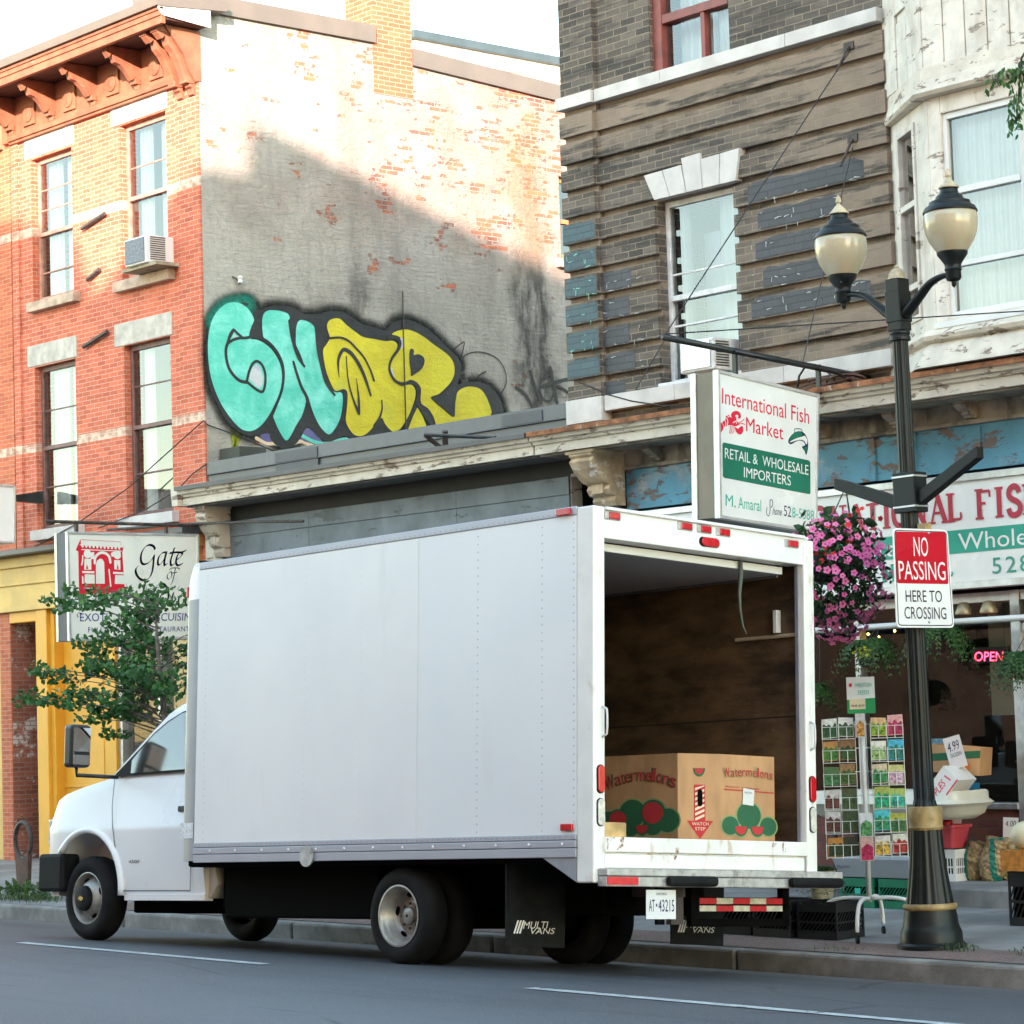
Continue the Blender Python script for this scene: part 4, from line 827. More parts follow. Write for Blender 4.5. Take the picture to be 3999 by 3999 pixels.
# number plate
pl = tb('number_plate', mt('number plate white', (.75,.76,.78), .4, var=.05), (.03,.036,.5,.81,-.36,-.15), bevel=.004)
F = Flat((.036,0,0),(0,1,0),(0,0,1),.002); F.text('AT', (.525,-.305), (.585,-.305), (.525,-.215), .01); F.text('43215', (.625,-.305), (.79,-.305), (.625,-.215), .01); F.poly([(.597,-.27),(.61,-.27),(.61,-.25),(.597,-.25)])
F.text('ONTARIO', (.6,-.188), (.71,-.188), (.6,-.17)); F.build('plate_lettering', mt('plate blue', (.02,.02,.09), .5), pl, local=True)
tb('plate_bracket', m_under, (.0,.03,.62,.7,-.4,-.1)); tb('hitch_frame', mt('rusty brown steel', (.05,.034,.03), .7), (-.1,-.05,.85,.98,-.4,-.06), (-.5,-.05,.9,1.0,-.2,-.1), bevel=0)
ug = tb('underride_bar', m_under, (-.42,-.36,1.45,2.5,-.3,-.2), (-.42,-.36,1.45,2.5,-.42,-.36), (-.42,-.36,2.44,2.52,-.42,-.06), (-.42,-.36,1.4,1.47,-.42,-.06))
m_wht = mt('white reflector tape', (.7,.66,.55), .35, var=.15, vs=15)
for i in range(5): tb('reflective_strip', m_redt if i % 2 == 0 else m_wht, (-.355,-.35,1.48+.19*i,1.665+.19*i,-.25,-.205), parent=ug, bevel=0)
for i in range(5): tb('reflective_strip', m_redt if i % 2 else m_wht, (-.355,-.35,1.48+.19*i,1.665+.19*i,-.305,-.262), parent=ug, bevel=0)
# underbody
tb('chassis', m_under, (-4.7,-2.7,.3,2.1,-.38,.06), (-1.7,-.6,.7,1.75,-.34,.05), (-4.9,-.5,.75,.95,-.28,.1), (-4.9,-.5,1.5,1.7,-.28,.1), (-4.9,-.2,.05,W_-.05,.04,.13), (-4.8,-2.9,.35,.75,-.32,.08), (-4.6,-3.0,1.7,2.2,-.35,.08), (-2.35,-2.05,.4,2.05,-.45,-.25), (-6.6,-4.9,.7,1.75,-.35,0), bevel=.02)
for y0 in (.08, 1.84):
    o = MB().prism([(y0,.08),(y0+.62,.08),(y0+.6,-.58),(y0,-.56)], (-1.0,0,0), (0,1,0), (0,0,1), (.012,0,0)).build('mud_flap', m_rub, TK, local=True)
    F = Flat((-.988,0,0),(0,1,0),(0,0,1),.002)
    for i in range(3): F.poly([(y0+.07+.028*i,-.47),(y0+.088+.028*i,-.47),(y0+.128+.028*i,-.375),(y0+.11+.028*i,-.375)])
    F.text('MULTI', (y0+.17,-.435), (y0+.43,-.435), (y0+.17,-.38), .03, .25); F.text('VANS', (y0+.25,-.475), (y0+.5,-.475), (y0+.25,-.43), .03, .25); F.build('flap_lettering', mt('flap white', (.75,.75,.72), .5), o, local=True)
# wheels
def contact(x, y):
    p = TM @ V((x, y, -.6)); return ((road_z(p.y)-TM.translation.z)-TM[2][0]*x-TM[2][1]*y)/TM[2][2]
def tyre(x, y, nm='wheel'):
    """one tyre, outer face at y, growing to +y"""
    R = .375; z = contact(x, y+.11)+R-.008
    pr = [(.215,.03),(.235,.008),(.29,-.002),(.335,.006),(.362,.03),(.374,.06),(.375,.11),(.374,.16),(.362,.19),(.335,.214),(.29,.222),(.215,.19)]
    return z, MB().lathe(pr, (x,y,z), 'y', 48, caps=False).build(nm, m_tyre, TK, local=True, smooth=50)
def wheel(x, y, side, deep):
    z, t = tyre(x, y if side > 0 else y-.22); yy = y if side > 0 else y; s = side
    if deep: pr = [(.238,.002),(.225,.0),(.215,.01),(.208,.03),(.2,.05),(.19,.06),(.185,.12),(.15,.15),(.135,.145),(.07,.14),(.065,.1),(.05,.09),(.012,.09)]
    else: pr = [(.238,.012),(.225,.008),(.212,.02),(.205,.05),(.19,.075),(.14,.02),(.12,-.005),(.1,-.01),(.07,-.01)]
    r = MB().lathe([(a, b*s) for a, b in pr], (x,yy,z), 'y', 40, caps=False).build('rim', m_rim, t, local=True, smooth=45)
    for i in range(4 if not deep else 5):      # vent holes as dark recessed ovals
        a = i*2*pi/(4 if not deep else 5)+.4; rr_ = .165
        MB().tr(MX.Translation((x+rr_*cos(a), yy+s*(.047 if not deep else .136), z+rr_*sin(a))) @ MX.Rotation(-a, 4, 'Y')).ball((0,0,0), .034, 12, 6, (.62,.35,1.15)).build('vent_hole', m_under, t, local=True, smooth=True)
    if deep: 
        for i in range(8): a = i*pi/4; MB().lathe([(.011,.1*s),(.011,.125*s)], (x+.095*cos(a), yy+s*.005, z+.095*sin(a)), 'y', 6).build('wheel_nut', mt('rusty nuts', (.22,.14,.09), .6, .4), t, local=True)
    else:
        MB().lathe([(.115,-.012*s),(.11,-.05*s),(.09,-.058*s),(.01,-.06*s)], (x,yy,z), 'y', 24, caps=False).build('hub_cap', m_rub, t, local=True, smooth=40)
        F = Flat((x,yy-.061*s,z),(1,0,0),(0,0,1),.001); F.poly([(-.035,-.012),(-.014,-.012),(-.011,-.022),(.018,-.022),(.017,-.012),(.038,-.012),(.035,.01),(.014,.01),(.011,.02),(-.018,.02),(-.017,.01),(-.038,.01)]); F.build('hub_emblem', mt('gold emblem', (.6,.42,.12), .4, .5), t, local=True)
    return t
wheel(-6.67, .24, 1, False); wheel(-6.67, 2.2, -1, False); wheel(-2.22, .09, 1, True); tyre(-2.22, .37); wheel(-2.22, 2.35, -1, True); tyre(-2.22, 1.85)
# cab
YC = 1.22
def sect(x, top, hw=.97, zb=-.2):
    return [(x, YC-s*a, z) for s in (1,) for a, z in ((hw-.03,zb),(hw,.0),(hw+.005,.36),(hw+.008,.41),(hw-.012,.45),(hw-.02,top-.12),(hw-.05,top-.035),(hw-.13,top-.005),(hw-.35,top+.005),(0,top+.015))]
st = [(-7.38,.52,.88),(-7.35,.61,.93),(-7.26,.70,.955),(-7.12,.752,.968),(-6.93,.79,.975),(-6.56,.845,.98),(-6.34,.885,.98),(-6.1,.9,.98),(-5.5,.9,.98),(-4.93,.9,.98)]
mb = MB(); rows = []
for x, t, hw in st:
    a = sect(x, t, hw); rows.append(a + [(p[0], 2*YC-p[1], p[2]) for p in a[-2::-1]])
k = len(rows[0]); mb.add([p for r in rows for p in r], [(i*k+j, (i+1)*k+j, (i+1)*k+j+1, i*k+j+1) for i in range(len(rows)-1) for j in range(k-1)] + [tuple(range(k)), tuple(range((len(rows)-1)*k, len(rows)*k))[::-1]] + [(i*k, i*k+k-1, (i+1)*k+k-1, (i+1)*k) for i in range(len(rows)-1)])
body = mb.build('cab_body', m_tw, TK, local=True, smooth=42)
cut = MB()
for ya, yb in ((-.2,.62),(1.82,2.8)): cut.lathe([(.525,ya),(.525,yb)], (-6.66,0,-.16), 'y', 48)
cu = cut.build('cutter', m_under); md = body.modifiers.new('arch', 'BOOLEAN'); md.object = cu; md.operation = 'DIFFERENCE'; md.solver = 'EXACT'
bpy.context.view_layer.update(); cu.matrix_world = wmat(body); bpy.context.view_layer.update()
dg = bpy.context.evaluated_depsgraph_get(); nm_ = bpy.data.meshes.new_from_object(body.evaluated_get(dg)); body.modifiers.clear(); body.data = nm_; bpy.data.objects.remove(cu)
if not body.data.materials: body.data.materials.append(m_tw)
for y in (.232, 2*YC-.232):
    pts = [(-6.66+.545*cos(a), y, -.16+.545*sin(a)) for a in [pi*(-.02)+i*(pi*.80)/22 for i in range(23)]]
    MB().tube(pts, .032, 8, flat=1).build('wheel_arch', m_tw, TK, local=True, smooth=True)
    ml = MB(); y0_ = .26 if y < 1 else 1.83; ml.add([(-6.66+.53*cos(a_), yy_, -.16+.53*sin(a_)) for a_ in [pi*i/24 for i in range(25)] for yy_ in (y0_, y0_+.35)], [(2*i, 2*i+2, 2*i+3, 2*i+1) for i in range(24)]); ml.build('arch_liner', mt('dusty arch liner', (.06,.055,.045), .8), TK, local=True, smooth=True)
gb = [(-6.44,-4.95,.955,.86),(-6.29,-4.95,.94,.97),(-5.92,-4.95,.895,1.24),(-5.72,-4.95,.865,1.385),(-5.58,-4.95,.83,1.46),(-5.42,-4.95,.75,1.52),(-5.2,-4.95,.5,1.555)]
mb = MB(); vs = []
for xf, xr, hw, z in gb: vs += [(xr,YC-hw,z),(xf+.10,YC-hw,z),(xf,YC-hw+.22,z),(xf-.04,YC,z),(xf,YC+hw-.22,z),(xf+.10,YC+hw,z),(xr,YC+hw,z)]
n = len(gb); mb.add(vs, [(i*7+j, i*7+(j+1) % 7, (i+1)*7+(j+1) % 7, (i+1)*7+j) for i in range(n-1) for j in range(7)] + [tuple(range(7*n-7, 7*n))])
mb.build('cab_roof', m_tw, TK, local=True, smooth=50)
def hw_at(z):
    for a, b in zip(gb, gb[1:]):
        if a[3] <= z <= b[3]: t = (z-a[3])/(b[3]-a[3]); return a[2]+(b[2]-a[2])*t
    return gb[-1][2]
m_cabgl = mt('dark cab glass', (.008,.011,.012), .1, var=.2, vs=3); m_cabgl.node_tree.nodes['Principled BSDF'].inputs['IOR'].default_value = 2.3
sw_ = [(-6.27,.87),(-5.22,.885),(-5.22,1.415),(-5.42,1.38),(-5.61,1.305),(-5.78,1.21),(-5.93,1.10),(-6.06,.99)]
for sgn, in ((1,),(-1,)):
    yf = lambda z, d: YC-sgn*(hw_at(max(.861,z))+d)
    def face(poly, d, nm, mat):
        c = [(x, yf(z, d), z) for x, z in poly]; mb = MB(); fl = _tess(poly); mb.add(c, fl); return mb.build(nm, mat, TK, local=True)
    big = [(-6.33,.85),(-5.2,.865),(-5.2,1.43),(-5.42,1.395),(-5.62,1.32),(-5.79,1.225),(-5.95,1.11),(-6.12,.99)]
    face(big, .008, 'window_trim', m_rub)
    face([p for p in sw_ if p[0] > -6.1] + [(-6.05,.875)], .014, 'side_window', m_cabgl)
    y = YC-sgn*.972; s_ = -sgn
    tb('door_handle', m_black, (-5.32,-5.16,y-.012,y+.012,.52,.57), bevel=.01)
    F = Flat((0,YC-sgn*.985,0),(1,0,0) if sgn > 0 else (-1,0,0),(0,0,1),.004)
    fx = 1 if sgn > 0 else -1
    for pl_ in ([(-6.26,.84),(-6.29,.6),(-6.28,.42),(-6.2,.1),(-6.13,-.04),(-6.11,-.15)],[(-5.1,.86),(-5.1,-.15)],[(-6.11,-.155),(-5.1,-.155)]): F.stroke([(fx*a, b) for a, b in pl_], .012, 0)
    F.build('door_seam', mt('seam grey', (.12,.125,.135), .5), TK, local=True)
F = Flat((0,YC-.983,0),(1,0,0),(0,0,1),.004); F.text('4500', (-6.02,.085), (-5.86,.085), (-6.02,.115), .03, .3); F.build('badge', m_black, TK, local=True)
MB().add([(gb[i][0]-.03-.01, YC+s*(gb[i][2]-.26), gb[i][3]) for i in (0,1,2,3) for s in (-1,1)], [(0,1,3,2),(2,3,5,4),(4,5,7,6)]).build('windscreen', m_cabgl, TK, local=True)
tb('rocker', m_tw, (-6.1,-4.93,.25,.35,-.24,-.18)); MB().prism([(-5.05,.08),(-4.86,.08),(-4.80,-.1),(-4.9,-.22),(-5.05,-.2)], (0,.3,0), (1,0,0), (0,0,1), (0,.3,0)).build('cab_step', mt('dusty cream', (.55,.5,.42), .6), TK, local=True, bevel=.01)
mb = MB().prism([(-7.02,.2),(-7.38,.2),(-7.46,.25),(-7.51,.5),(-7.54,1.22),(-7.51,1.94),(-7.46,2.19),(-7.38,2.24),(-7.02,2.24),(-7.02,2.05),(-7.25,1.9),(-7.25,.54),(-7.02,.39)], (0,0,-.16), (1,0,0), (0,1,0), (0,0,.34)); mb.build('front_bumper', m_rub, TK, local=True, bevel=.03)
tb('grille', m_rub, (-7.42,-7.37,.62,1.82,.2,.5)); 
for y0, y1 in ((.3,.6),(1.84,2.14)): tb('headlight', m_clear, (-7.41,-7.28,y0,y1,.26,.5), bevel=.02); 
tb('corner_lamp', mt('amber dark lens', (.12,.02,.015), .2), (-7.39,-7.33,.33,.4,.22,.52), bevel=.01); tb('corner_lamp', m_red, (-7.39,-7.33,2.04,2.11,.22,.52), bevel=.01)
for s in (1, -1):
    y = .24 if s > 0 else 2.2; yo = y-s*.36
    o = MB().tube([(-6.22,y,.845),(-6.3,y-s*.12,.85),(-6.34,yo,.855),(-6.35,yo,.93)], .018, 6).build('mirror_arm', m_black, TK, local=True, smooth=True)
    hd = MB().box(-6.42,-6.28,yo-.10,yo+.11,.92,1.3).build('mirror_housing', m_black, o, local=True, bevel=.035, seg=3)
    MB().quad((-6.277,yo-.085,1.06),(-6.277,yo+.095,1.06),(-6.277,yo+.095,1.27),(-6.277,yo-.085,1.27)).quad((-6.277,yo-.085,.945),(-6.277,yo+.095,.945),(-6.277,yo+.095,1.03),(-6.277,yo-.085,1.03)).build('mirror_glass', mt('mirror', (.8,.85,.85), .03, 1, var=0), o, local=True)
# ---------------- cargo ----------------
m_card = mt('brown cardboard', (.48,.265,.125), .8, var=.12, vs=5, stretch=(1,1,.4), bump=.2, bs=12, dirt=((.30,.16,.075), 2.2, .56, .5))
m_cred = mt('print red', (.50,.03,.035), .8, var=.1); m_cgrn = mt('print green', (.022,.115,.05), .8, var=.1); m_cream2 = mt('print cream', (.72,.62,.42), .8); m_ltgrn = mt('print pale green', (.25,.32,.13), .8)
BX = thing('watermelon_carton', 'large cardboard watermelon bin standing open at the tail of the truck', 'carton', M=TM @ MX.Translation((-1,1.3,.217)))
foot = [(-.43,1.33),(-.28,1.645),(-.25,2.23),(-.42,2.34),(-1.1,2.34),(-1.28,2.22),(-1.28,1.42),(-1.24,1.30)]
foot = [(a+1, b-1.3) for a, b in foot]; H_ = .665
mb = MB(); k = len(foot); cx_, cy_ = sum(a for a, b in foot)/k, sum(b for a, b in foot)/k
inn = [(cx_+(a-cx_)*.985, cy_+(b-cy_)*.985) for a, b in foot]
mb.add([(a,b,0) for a,b in foot]+[(a,b,H_) for a,b in foot]+[(a,b,H_) for a,b in inn]+[(a,b,.01) for a,b in inn], [(i,(i+1)%k,k+(i+1)%k,k+i) for i in range(k)]+[(k+i,k+(i+1)%k,2*k+(i+1)%k,2*k+i) for i in range(k)]+[(2*k+i,2*k+(i+1)%k,3*k+(i+1)%k,3*k+i) for i in range(k)]+[tuple(range(3*k,4*k)),tuple(range(k))[::-1]])
mb.build('carton_wall', m_card, BX, local=True)
def facep(a, b):
    a, b = V((*a, 0)), V((*b, 0)); u = (b-a).normalized(); return a, u, (b-a).length
def disc(F, x, y, r, n=22): F.poly([(x+1.3*r*cos(2*pi*i/n), y+r*sin(2*pi*i/n)) for i in range(n)])
def melons(o, u, L, s, items, text, tx0, tx1, tz, arc):
    Fg, Fr, Fc = (Flat(o, u, (0,0,1), .003) for _ in range(3)); Fc.d = .0022; Fr.d = .006
    for kind, x, z, r in items:
        if kind == 'w': disc(Fc, x, z, r+.012); disc(Fg, x, z, r)
        elif kind == 'r': disc(Fc, x, z, r+.012); disc(Fg, x, z, r); disc(Fr, x, z, r*.82)
        else:
            n = 14; Fc.poly([(x+(r+.012)*cos(pi+kind_a*pi/n), z+(r+.012)*sin(pi+kind_a*pi/n)) for kind_a in range(n+1)]); Fg.poly([(x+r*cos(pi+q*pi/n), z+r*sin(pi+q*pi/n)) for q in range(n+1)]); Fr.poly([(x+r*.78*cos(pi+q*pi/n), z-.004+r*.78*sin(pi+q*pi/n)) for q in range(n+1)])
    Fc.build('print_halo', m_ltgrn, BX, local=True); Fg.build('print_green', m_cgrn, BX, local=True)
    # curved word, letter by letter
    Fo = Flat(o, u, (0,0,1), .0026); m = len(text); ws = [1.5 if c in 'Wm' else .55 if c in 'lt' else .75 if c in 'r' else 1 for c in text]; tot = sum(ws); acc = 0
    for c, wdt in zip(text, ws):
        t0, t1 = acc/tot, (acc+wdt)/tot; acc += wdt; tm = (t0+t1)/2; zz = tz+arc*(1-(2*tm-1)**2); xa, xb = tx0+(tx1-tx0)*t0, tx0+(tx1-tx0)*t1; sl_ = -arc*4*(2*tm-1)/(tx1-tx0)
        h = s; g_ = (xb-xa)*.08; xa += g_; xb -= g_
        bl = (xa, zz-sl_*(xb-xa)/2); br = (xb, zz+sl_*(xb-xa)/2); tl = (bl[0]-sl_*h, bl[1]+h)
        Fo.text(c, (bl[0]-.008,bl[1]-.006), (br[0]+.008,br[1]-.006), (tl[0]-.008,tl[1]+.008), .045); Fr.text(c, bl, br, tl, .03)
    Fo.build('print_outline', m_cgrn if arc > .05 else m_ltgrn, BX, local=True); Fr.build('print_red', m_cred, BX, local=True)
a, u, L = facep(foot[1], foot[2])
melons(a, u, L, .075, [('w',.10,.125,.07),('w',.51,.125,.07),('w',.3,.205,.1),('s',.21,.125,.08),('s',.39,.125,.08)], 'Watermelons', .03, .565, .485, .02)
F = Flat(a, u, (0,0,1), .003); F.poly([(.035,.395),(.575,.38),(.575,.389),(.035,.404)]); F.text('PRODUCT OF ONTARIO', (.05,.415), (.42,.405), (.05,.428)); F.build('print_line', m_cred, BX, local=True)
F = Flat(a, u, (0,0,1), .009); F.poly([(.226,.29),(.345,.28),(.357,.4),(.235,.415)]); F.build('paper_note', m_white, BX, local=True)
F = Flat(a, u, (0,0,1), .0105); F.text('No.275', (.25,.375), (.33,.37), (.25,.39)); F.build('note_writing', m_black, BX, local=True)
a, u, L = facep(foot[0], foot[1])
F = Flat(a, u, (0,0,1), .003); F2 = Flat(a, u, (0,0,1), .0045)
F.poly([(.131,.155),(.222,.155),(.222,.43),(.131,.43)]); F.poly([(.072,.157),(.285,.157),(.178,.02)])
for i in range(7):
    z = .157+i*.038; F2.poly([(.139,z),(.214,min(.425,z+.033)),(.214,min(.425,z+.052)),(.139,z+.02)])
F2.text('WATCH', (.112,.122), (.248,.122), (.112,.147), .02); F2.text('STEP', (.138,.085), (.222,.085), (.138,.11), .02)
F.build('print_red', m_cred, BX, local=True); F2.build('print_cream', m_cream2, BX, local=True)
F = Flat(a, u, (0,0,1), .007); F.stroke([(.178,.285),(.178,.375)], .04, 0); F.build('hand_hole', m_under, BX, local=True)
F = Flat(a, u, (0,0,1), .003); n = 12; F.poly([(.172+.05*cos(pi+q*pi/n), .555+.065*sin(pi+q*pi/n)) for q in range(n+1)]); F.build('print_green', m_cgrn, BX, local=True)
F = Flat(a, u, (0,0,1), .005); F.poly([(.172+.036*cos(pi+q*pi/n), .552+.045*sin(pi+q*pi/n)) for q in range(n+1)]); F.build('print_red', m_cred, BX, local=True)
a, u, L = facep(foot[7], foot[0])
melons(a, u, L, .10, [('w',.1,.17,.07),('r',.2,.17,.085),('w',.35,.22,.105),('r',.56,.22,.1),('w',.71,.16,.09),('w',.33,.12,.075),('w',.56,.13,.08),('s',.45,.13,.08)], 'Watermelons', .08, .79, .40, .07)
tag(MB().tr(TM).box(-.2,-.08,.16,.42,.217,.33).build('wood_block', mt('yellowed timber', (.55,.36,.15), .7, var=.2, vs=8), None, bevel=.012), 'short block of yellow timber on the truck bed beside the left post', 'wood block')

# ---------------- graffiti on the side wall ----------------
def gmat(name, c1, c2, c3=None, rough=.6):
    g = G(name); n = g.noise(2.2, 6, g.map((1,1,1.2)), .65, .6); c = g.mix(g.step(n, .35, .68), c1, c2)
    if c3: c = g.mix(g.math('MULTIPLY', g.step(g.noise(1.7, 4, g.map((1,1.4,.8), (3,1,2))), .56, .72), .6), c, c3)
    c = g.mix(g.step(g.noise(26, 5, g.map((1,1,1.8)), .7), .62, .78, 0, .35), c, tuple(v*.45 for v in c1))
    tro = g.noise(4.5, 6, g.map((1,1,1.8)), .7, 2.2); wv = g.n('TexWave', {'Scale': 5, 'Distortion': 9, 'Detail': 4, 'Detail Scale': 1.2}, bands_direction='Z')
    g.bump(g.math('ADD', g.math('MULTIPLY', tro, 1.2), g.math('MULTIPLY', wv.outputs[1], .10)), .6, .016); g.set(Base_Color=c, Roughness=rough); MAT[name] = g.m; return g.m
g_tq = gmat('turquoise spray paint', (.09,.58,.44), (.24,.76,.63), (.03,.42,.30)); g_ye = gmat('yellow spray paint', (.60,.50,.012), (.72,.63,.02), (.46,.50,.07))
g_bk = gmat('black spray paint', (.010,.010,.011), (.022,.022,.023)); g_li = gmat('lilac spray paint', (.50,.46,.60), (.62,.66,.62)); g_vi = gmat('violet spray paint', (.09,.08,.22), (.14,.13,.30)); g_or = gmat('peach spray paint', (.70,.50,.30), (.75,.60,.42))
def spray(name, col, hard=1.6):
    g = G(name); g.nt.nodes.remove(g.b); a = g.n('Attribute', attribute_name='fade').outputs[2]
    al = g.math('MULTIPLY', g.math('POWER', a, hard), g.step(g.noise(9, 6, None, .75), .15, .6, .55, 1)); d = g.n('BsdfDiffuse', {'Color': (*col, 1)}); t = g.n('BsdfTransparent')
    m = g.n('MixShader', {0: al, 1: t.outputs[0], 2: d.outputs[0]}); g.nt.links.new(m.outputs[0], g.out.inputs[0]); return g.m
s_bk = spray('black overspray', (.015,.02,.018)); s_gr = spray('green overspray', (.03,.22,.16)); s_ylo = spray('yellow overspray', (.4,.45,.02))
GP = dict(o=(-28.93,0,0), u=(0,1,0), v=(0,0,1))
GF = thing('graffiti', 'bubble-letter graffiti in turquoise and yellow with black outlines on the grey side wall', 'graffiti', (-28.93,22,5.6))
def fade_ring(pts, wd, d, mat, name, parent=None, inner=0.02):
    n = len(pts); P = [V(p) for p in pts]; ar = sum(a[0]*b[1]-b[0]*a[1] for a, b in zip(pts, pts[1:]+pts[:1])); sg = 1 if ar > 0 else -1
    F = Flat(**GP, d=d); vs = []; al = []
    for k, (off, a) in enumerate(((-inner,1),(wd*.35,.75),(wd*.7,.3),(wd,0))):
        for i in range(n):
            t = (P[(i+2) % n]-P[i-2]).normalized(); q = V((t.y,-t.x))*sg; vs.append(F.at(P[i]+q*off)); al.append(a)
    mb = MB(); mb.add(vs, [(k*n+i, k*n+(i+1) % n, (k+1)*n+(i+1) % n, (k+1)*n+i) for k in range(3) for i in range(n)]); o = mb.build(name, mat, parent)
    at = o.data.attributes.new('fade', 'FLOAT', 'POINT'); at.data.foreach_set('value', al); return o
sil = [(20.032,7.274),(20.012,7.073),(20.018,6.899),(20.042,6.676),(20.09,6.529),(20.191,6.372),(20.277,6.227),(20.394,6.108),(20.544,6.027),(20.71,5.985),(20.88,6.018),(21.012,6.037),(21.04,5.963),(21.108,5.896),(21.231,5.832),(21.34,5.843),(21.468,5.919),(21.566,6.026),(21.649,6.158),(21.743,6.111),(21.867,6.014),(22.026,5.97),(22.172,6.016),(22.287,6.066),(22.399,6.026),(22.628,6.024),(22.794,6.071),(22.958,6.039),(23.21,6.104),(23.463,6.129),(24.013,6.222),(24.644,6.334),(25.127,6.44),(25.252,6.515),(25.202,6.731),(25.082,6.868),(24.916,6.953),(24.687,6.973),(24.474,6.94),(24.386,6.907),(24.444,7.053),(24.468,7.149),(24.452,7.256),(24.367,7.331),(24.215,7.442),(24.029,7.577),(23.827,7.697),(23.591,7.772),(23.422,7.789),(23.252,7.74),(23.14,7.658),(23.079,7.601),(22.914,7.628),(22.732,7.654),(22.602,7.683),(22.425,7.781),(22.295,7.81),(22.133,7.804),(22.02,7.782),(21.922,7.742),(21.778,7.73),(21.635,7.732),(21.533,7.782),(21.4,7.81),(21.212,7.808),(21.024,7.767),(20.929,7.715),(20.862,7.773),(20.779,7.83),(20.657,7.862),(20.503,7.839),(20.365,7.79),(20.227,7.703),(20.134,7.602),(20.071,7.49),(20.041,7.375)]
sil = smoothpoly(sil, 3)
fade_ring(sil, .17, .0035, s_bk, 'overspray', GF)
F = Flat(**GP, d=.005); F.poly(sil); F.build('black_fill', g_bk, GF)
fade_ring(smoothpoly([(20.086,7.504),(20.149,7.609),(20.242,7.704),(20.365,7.784),(20.518,7.834),(20.656,7.852),(20.778,7.824),(20.714,7.704),(20.501,7.738),(20.317,7.673),(20.193,7.562),(20.13,7.444)], 3), .12, .0062, s_gr, 'green_overspray', GF, .05)
F = Flat(**GP, d=.0075)
F.poly(smoothpoly([(20.05,7.251),(20.084,7.429),(20.148,7.571),(20.241,7.679),(20.365,7.765),(20.517,7.796),(20.639,7.768),(20.744,7.694),(20.81,7.585),(20.769,7.493),(20.723,7.375),(20.748,7.314),(20.856,7.306),(20.963,7.272),(21.07,7.209),(21.16,7.114),(21.227,7.003),(21.254,6.877),(21.245,6.736),(21.202,6.594),(21.125,6.449),(21.043,6.318),(20.947,6.199),(20.836,6.105),(20.712,6.054),(20.575,6.067),(20.456,6.148),(20.338,6.268),(20.237,6.4),(20.151,6.557),(20.088,6.728),(20.055,6.901),(20.042,7.075)], 3))
F.poly(smoothpoly([(20.944,7.57),(20.975,7.674),(21.054,7.725),(21.179,7.737),(21.335,7.721),(21.404,7.675),(21.415,7.529),(21.437,7.376),(21.485,7.225),(21.551,7.089),(21.636,6.998),(21.585,7.142),(21.51,7.279),(21.505,7.381),(21.517,7.523),(21.56,7.617),(21.632,7.638),(21.734,7.617),(21.824,7.559),(21.841,7.457),(21.859,7.277),(21.886,7.111),(21.93,6.985),(21.989,6.833),(22.066,6.722),(22.161,6.669),(22.282,6.657),(22.281,6.475),(22.226,6.29),(22.128,6.143),(22.029,6.073),(21.911,6.145),(21.812,6.282),(21.737,6.445),(21.697,6.571),(21.656,6.62),(21.645,6.542),(21.648,6.491),(21.575,6.308),(21.476,6.175),(21.377,6.023),(21.289,5.955),(21.176,6.096),(21.118,6.207),(21.092,6.282),(21.122,6.347),(21.221,6.531),(21.28,6.687),(21.305,6.855),(21.285,7.02),(21.196,7.18),(21.072,7.286),(20.973,7.336),(20.949,7.417)], 3))
F.build('turquoise_fill', g_tq, GF)
F = Flat(**GP, d=.0078)
F.poly(smoothpoly([(22.046,7.589),(22.08,7.657),(22.162,7.698),(22.276,7.704),(22.387,7.628),(22.531,7.547),(22.677,7.479),(22.875,7.464),(23.074,7.448),(23.208,7.462),(23.291,7.417),(23.262,7.329),(23.175,7.231),(23.121,7.115),(23.117,7.022),(23.18,6.914),(23.287,6.854),(23.405,6.844),(23.524,6.855),(23.589,6.799),(23.595,6.706),(23.547,6.571),(23.474,6.434),(23.386,6.31),(23.298,6.214),(23.196,6.166),(23.113,6.191),(23.032,6.266),(22.977,6.349),(22.918,6.313),(22.815,6.216),(22.697,6.119),(22.58,6.074),(22.467,6.094),(22.388,6.169),(22.334,6.27),(22.347,6.4),(22.367,6.531),(22.369,6.688),(22.292,6.72),(22.162,6.688),(22.069,6.825),(22.01,6.964),(21.971,7.156),(21.974,7.26),(22.029,7.328),(22.092,7.424),(22.063,7.512)], 3))
F.poly(smoothpoly([(23.195,7.556),(23.314,7.616),(23.467,7.643),(23.636,7.615),(23.804,7.548),(23.956,7.464),(24.126,7.382),(24.244,7.31),(24.324,7.207),(24.331,7.073),(24.265,6.947),(24.139,6.832),(24.015,6.747),(23.876,6.696),(23.959,6.62),(24.111,6.528),(24.272,6.434),(24.309,6.506),(24.323,6.641),(24.363,6.778),(24.453,6.851),(24.595,6.893),(24.771,6.883),(24.875,6.821),(24.959,6.69),(24.999,6.488),(24.646,6.388),(24.293,6.31),(23.997,6.275),(23.917,6.418),(23.818,6.533),(23.701,6.593),(23.687,6.685),(23.7,6.806),(23.627,6.895),(23.509,6.927),(23.406,6.879),(23.255,6.898),(23.159,7.025),(23.163,7.144),(23.252,7.282),(23.357,7.396),(23.377,7.49),(23.303,7.538)], 3))
F.poly([(23.622,6.535),(23.712,6.42),(23.783,6.264),(23.432,6.194),(23.541,6.411)]); F.build('yellow_fill', g_ye, GF)
F = Flat(**GP, d=.0095)
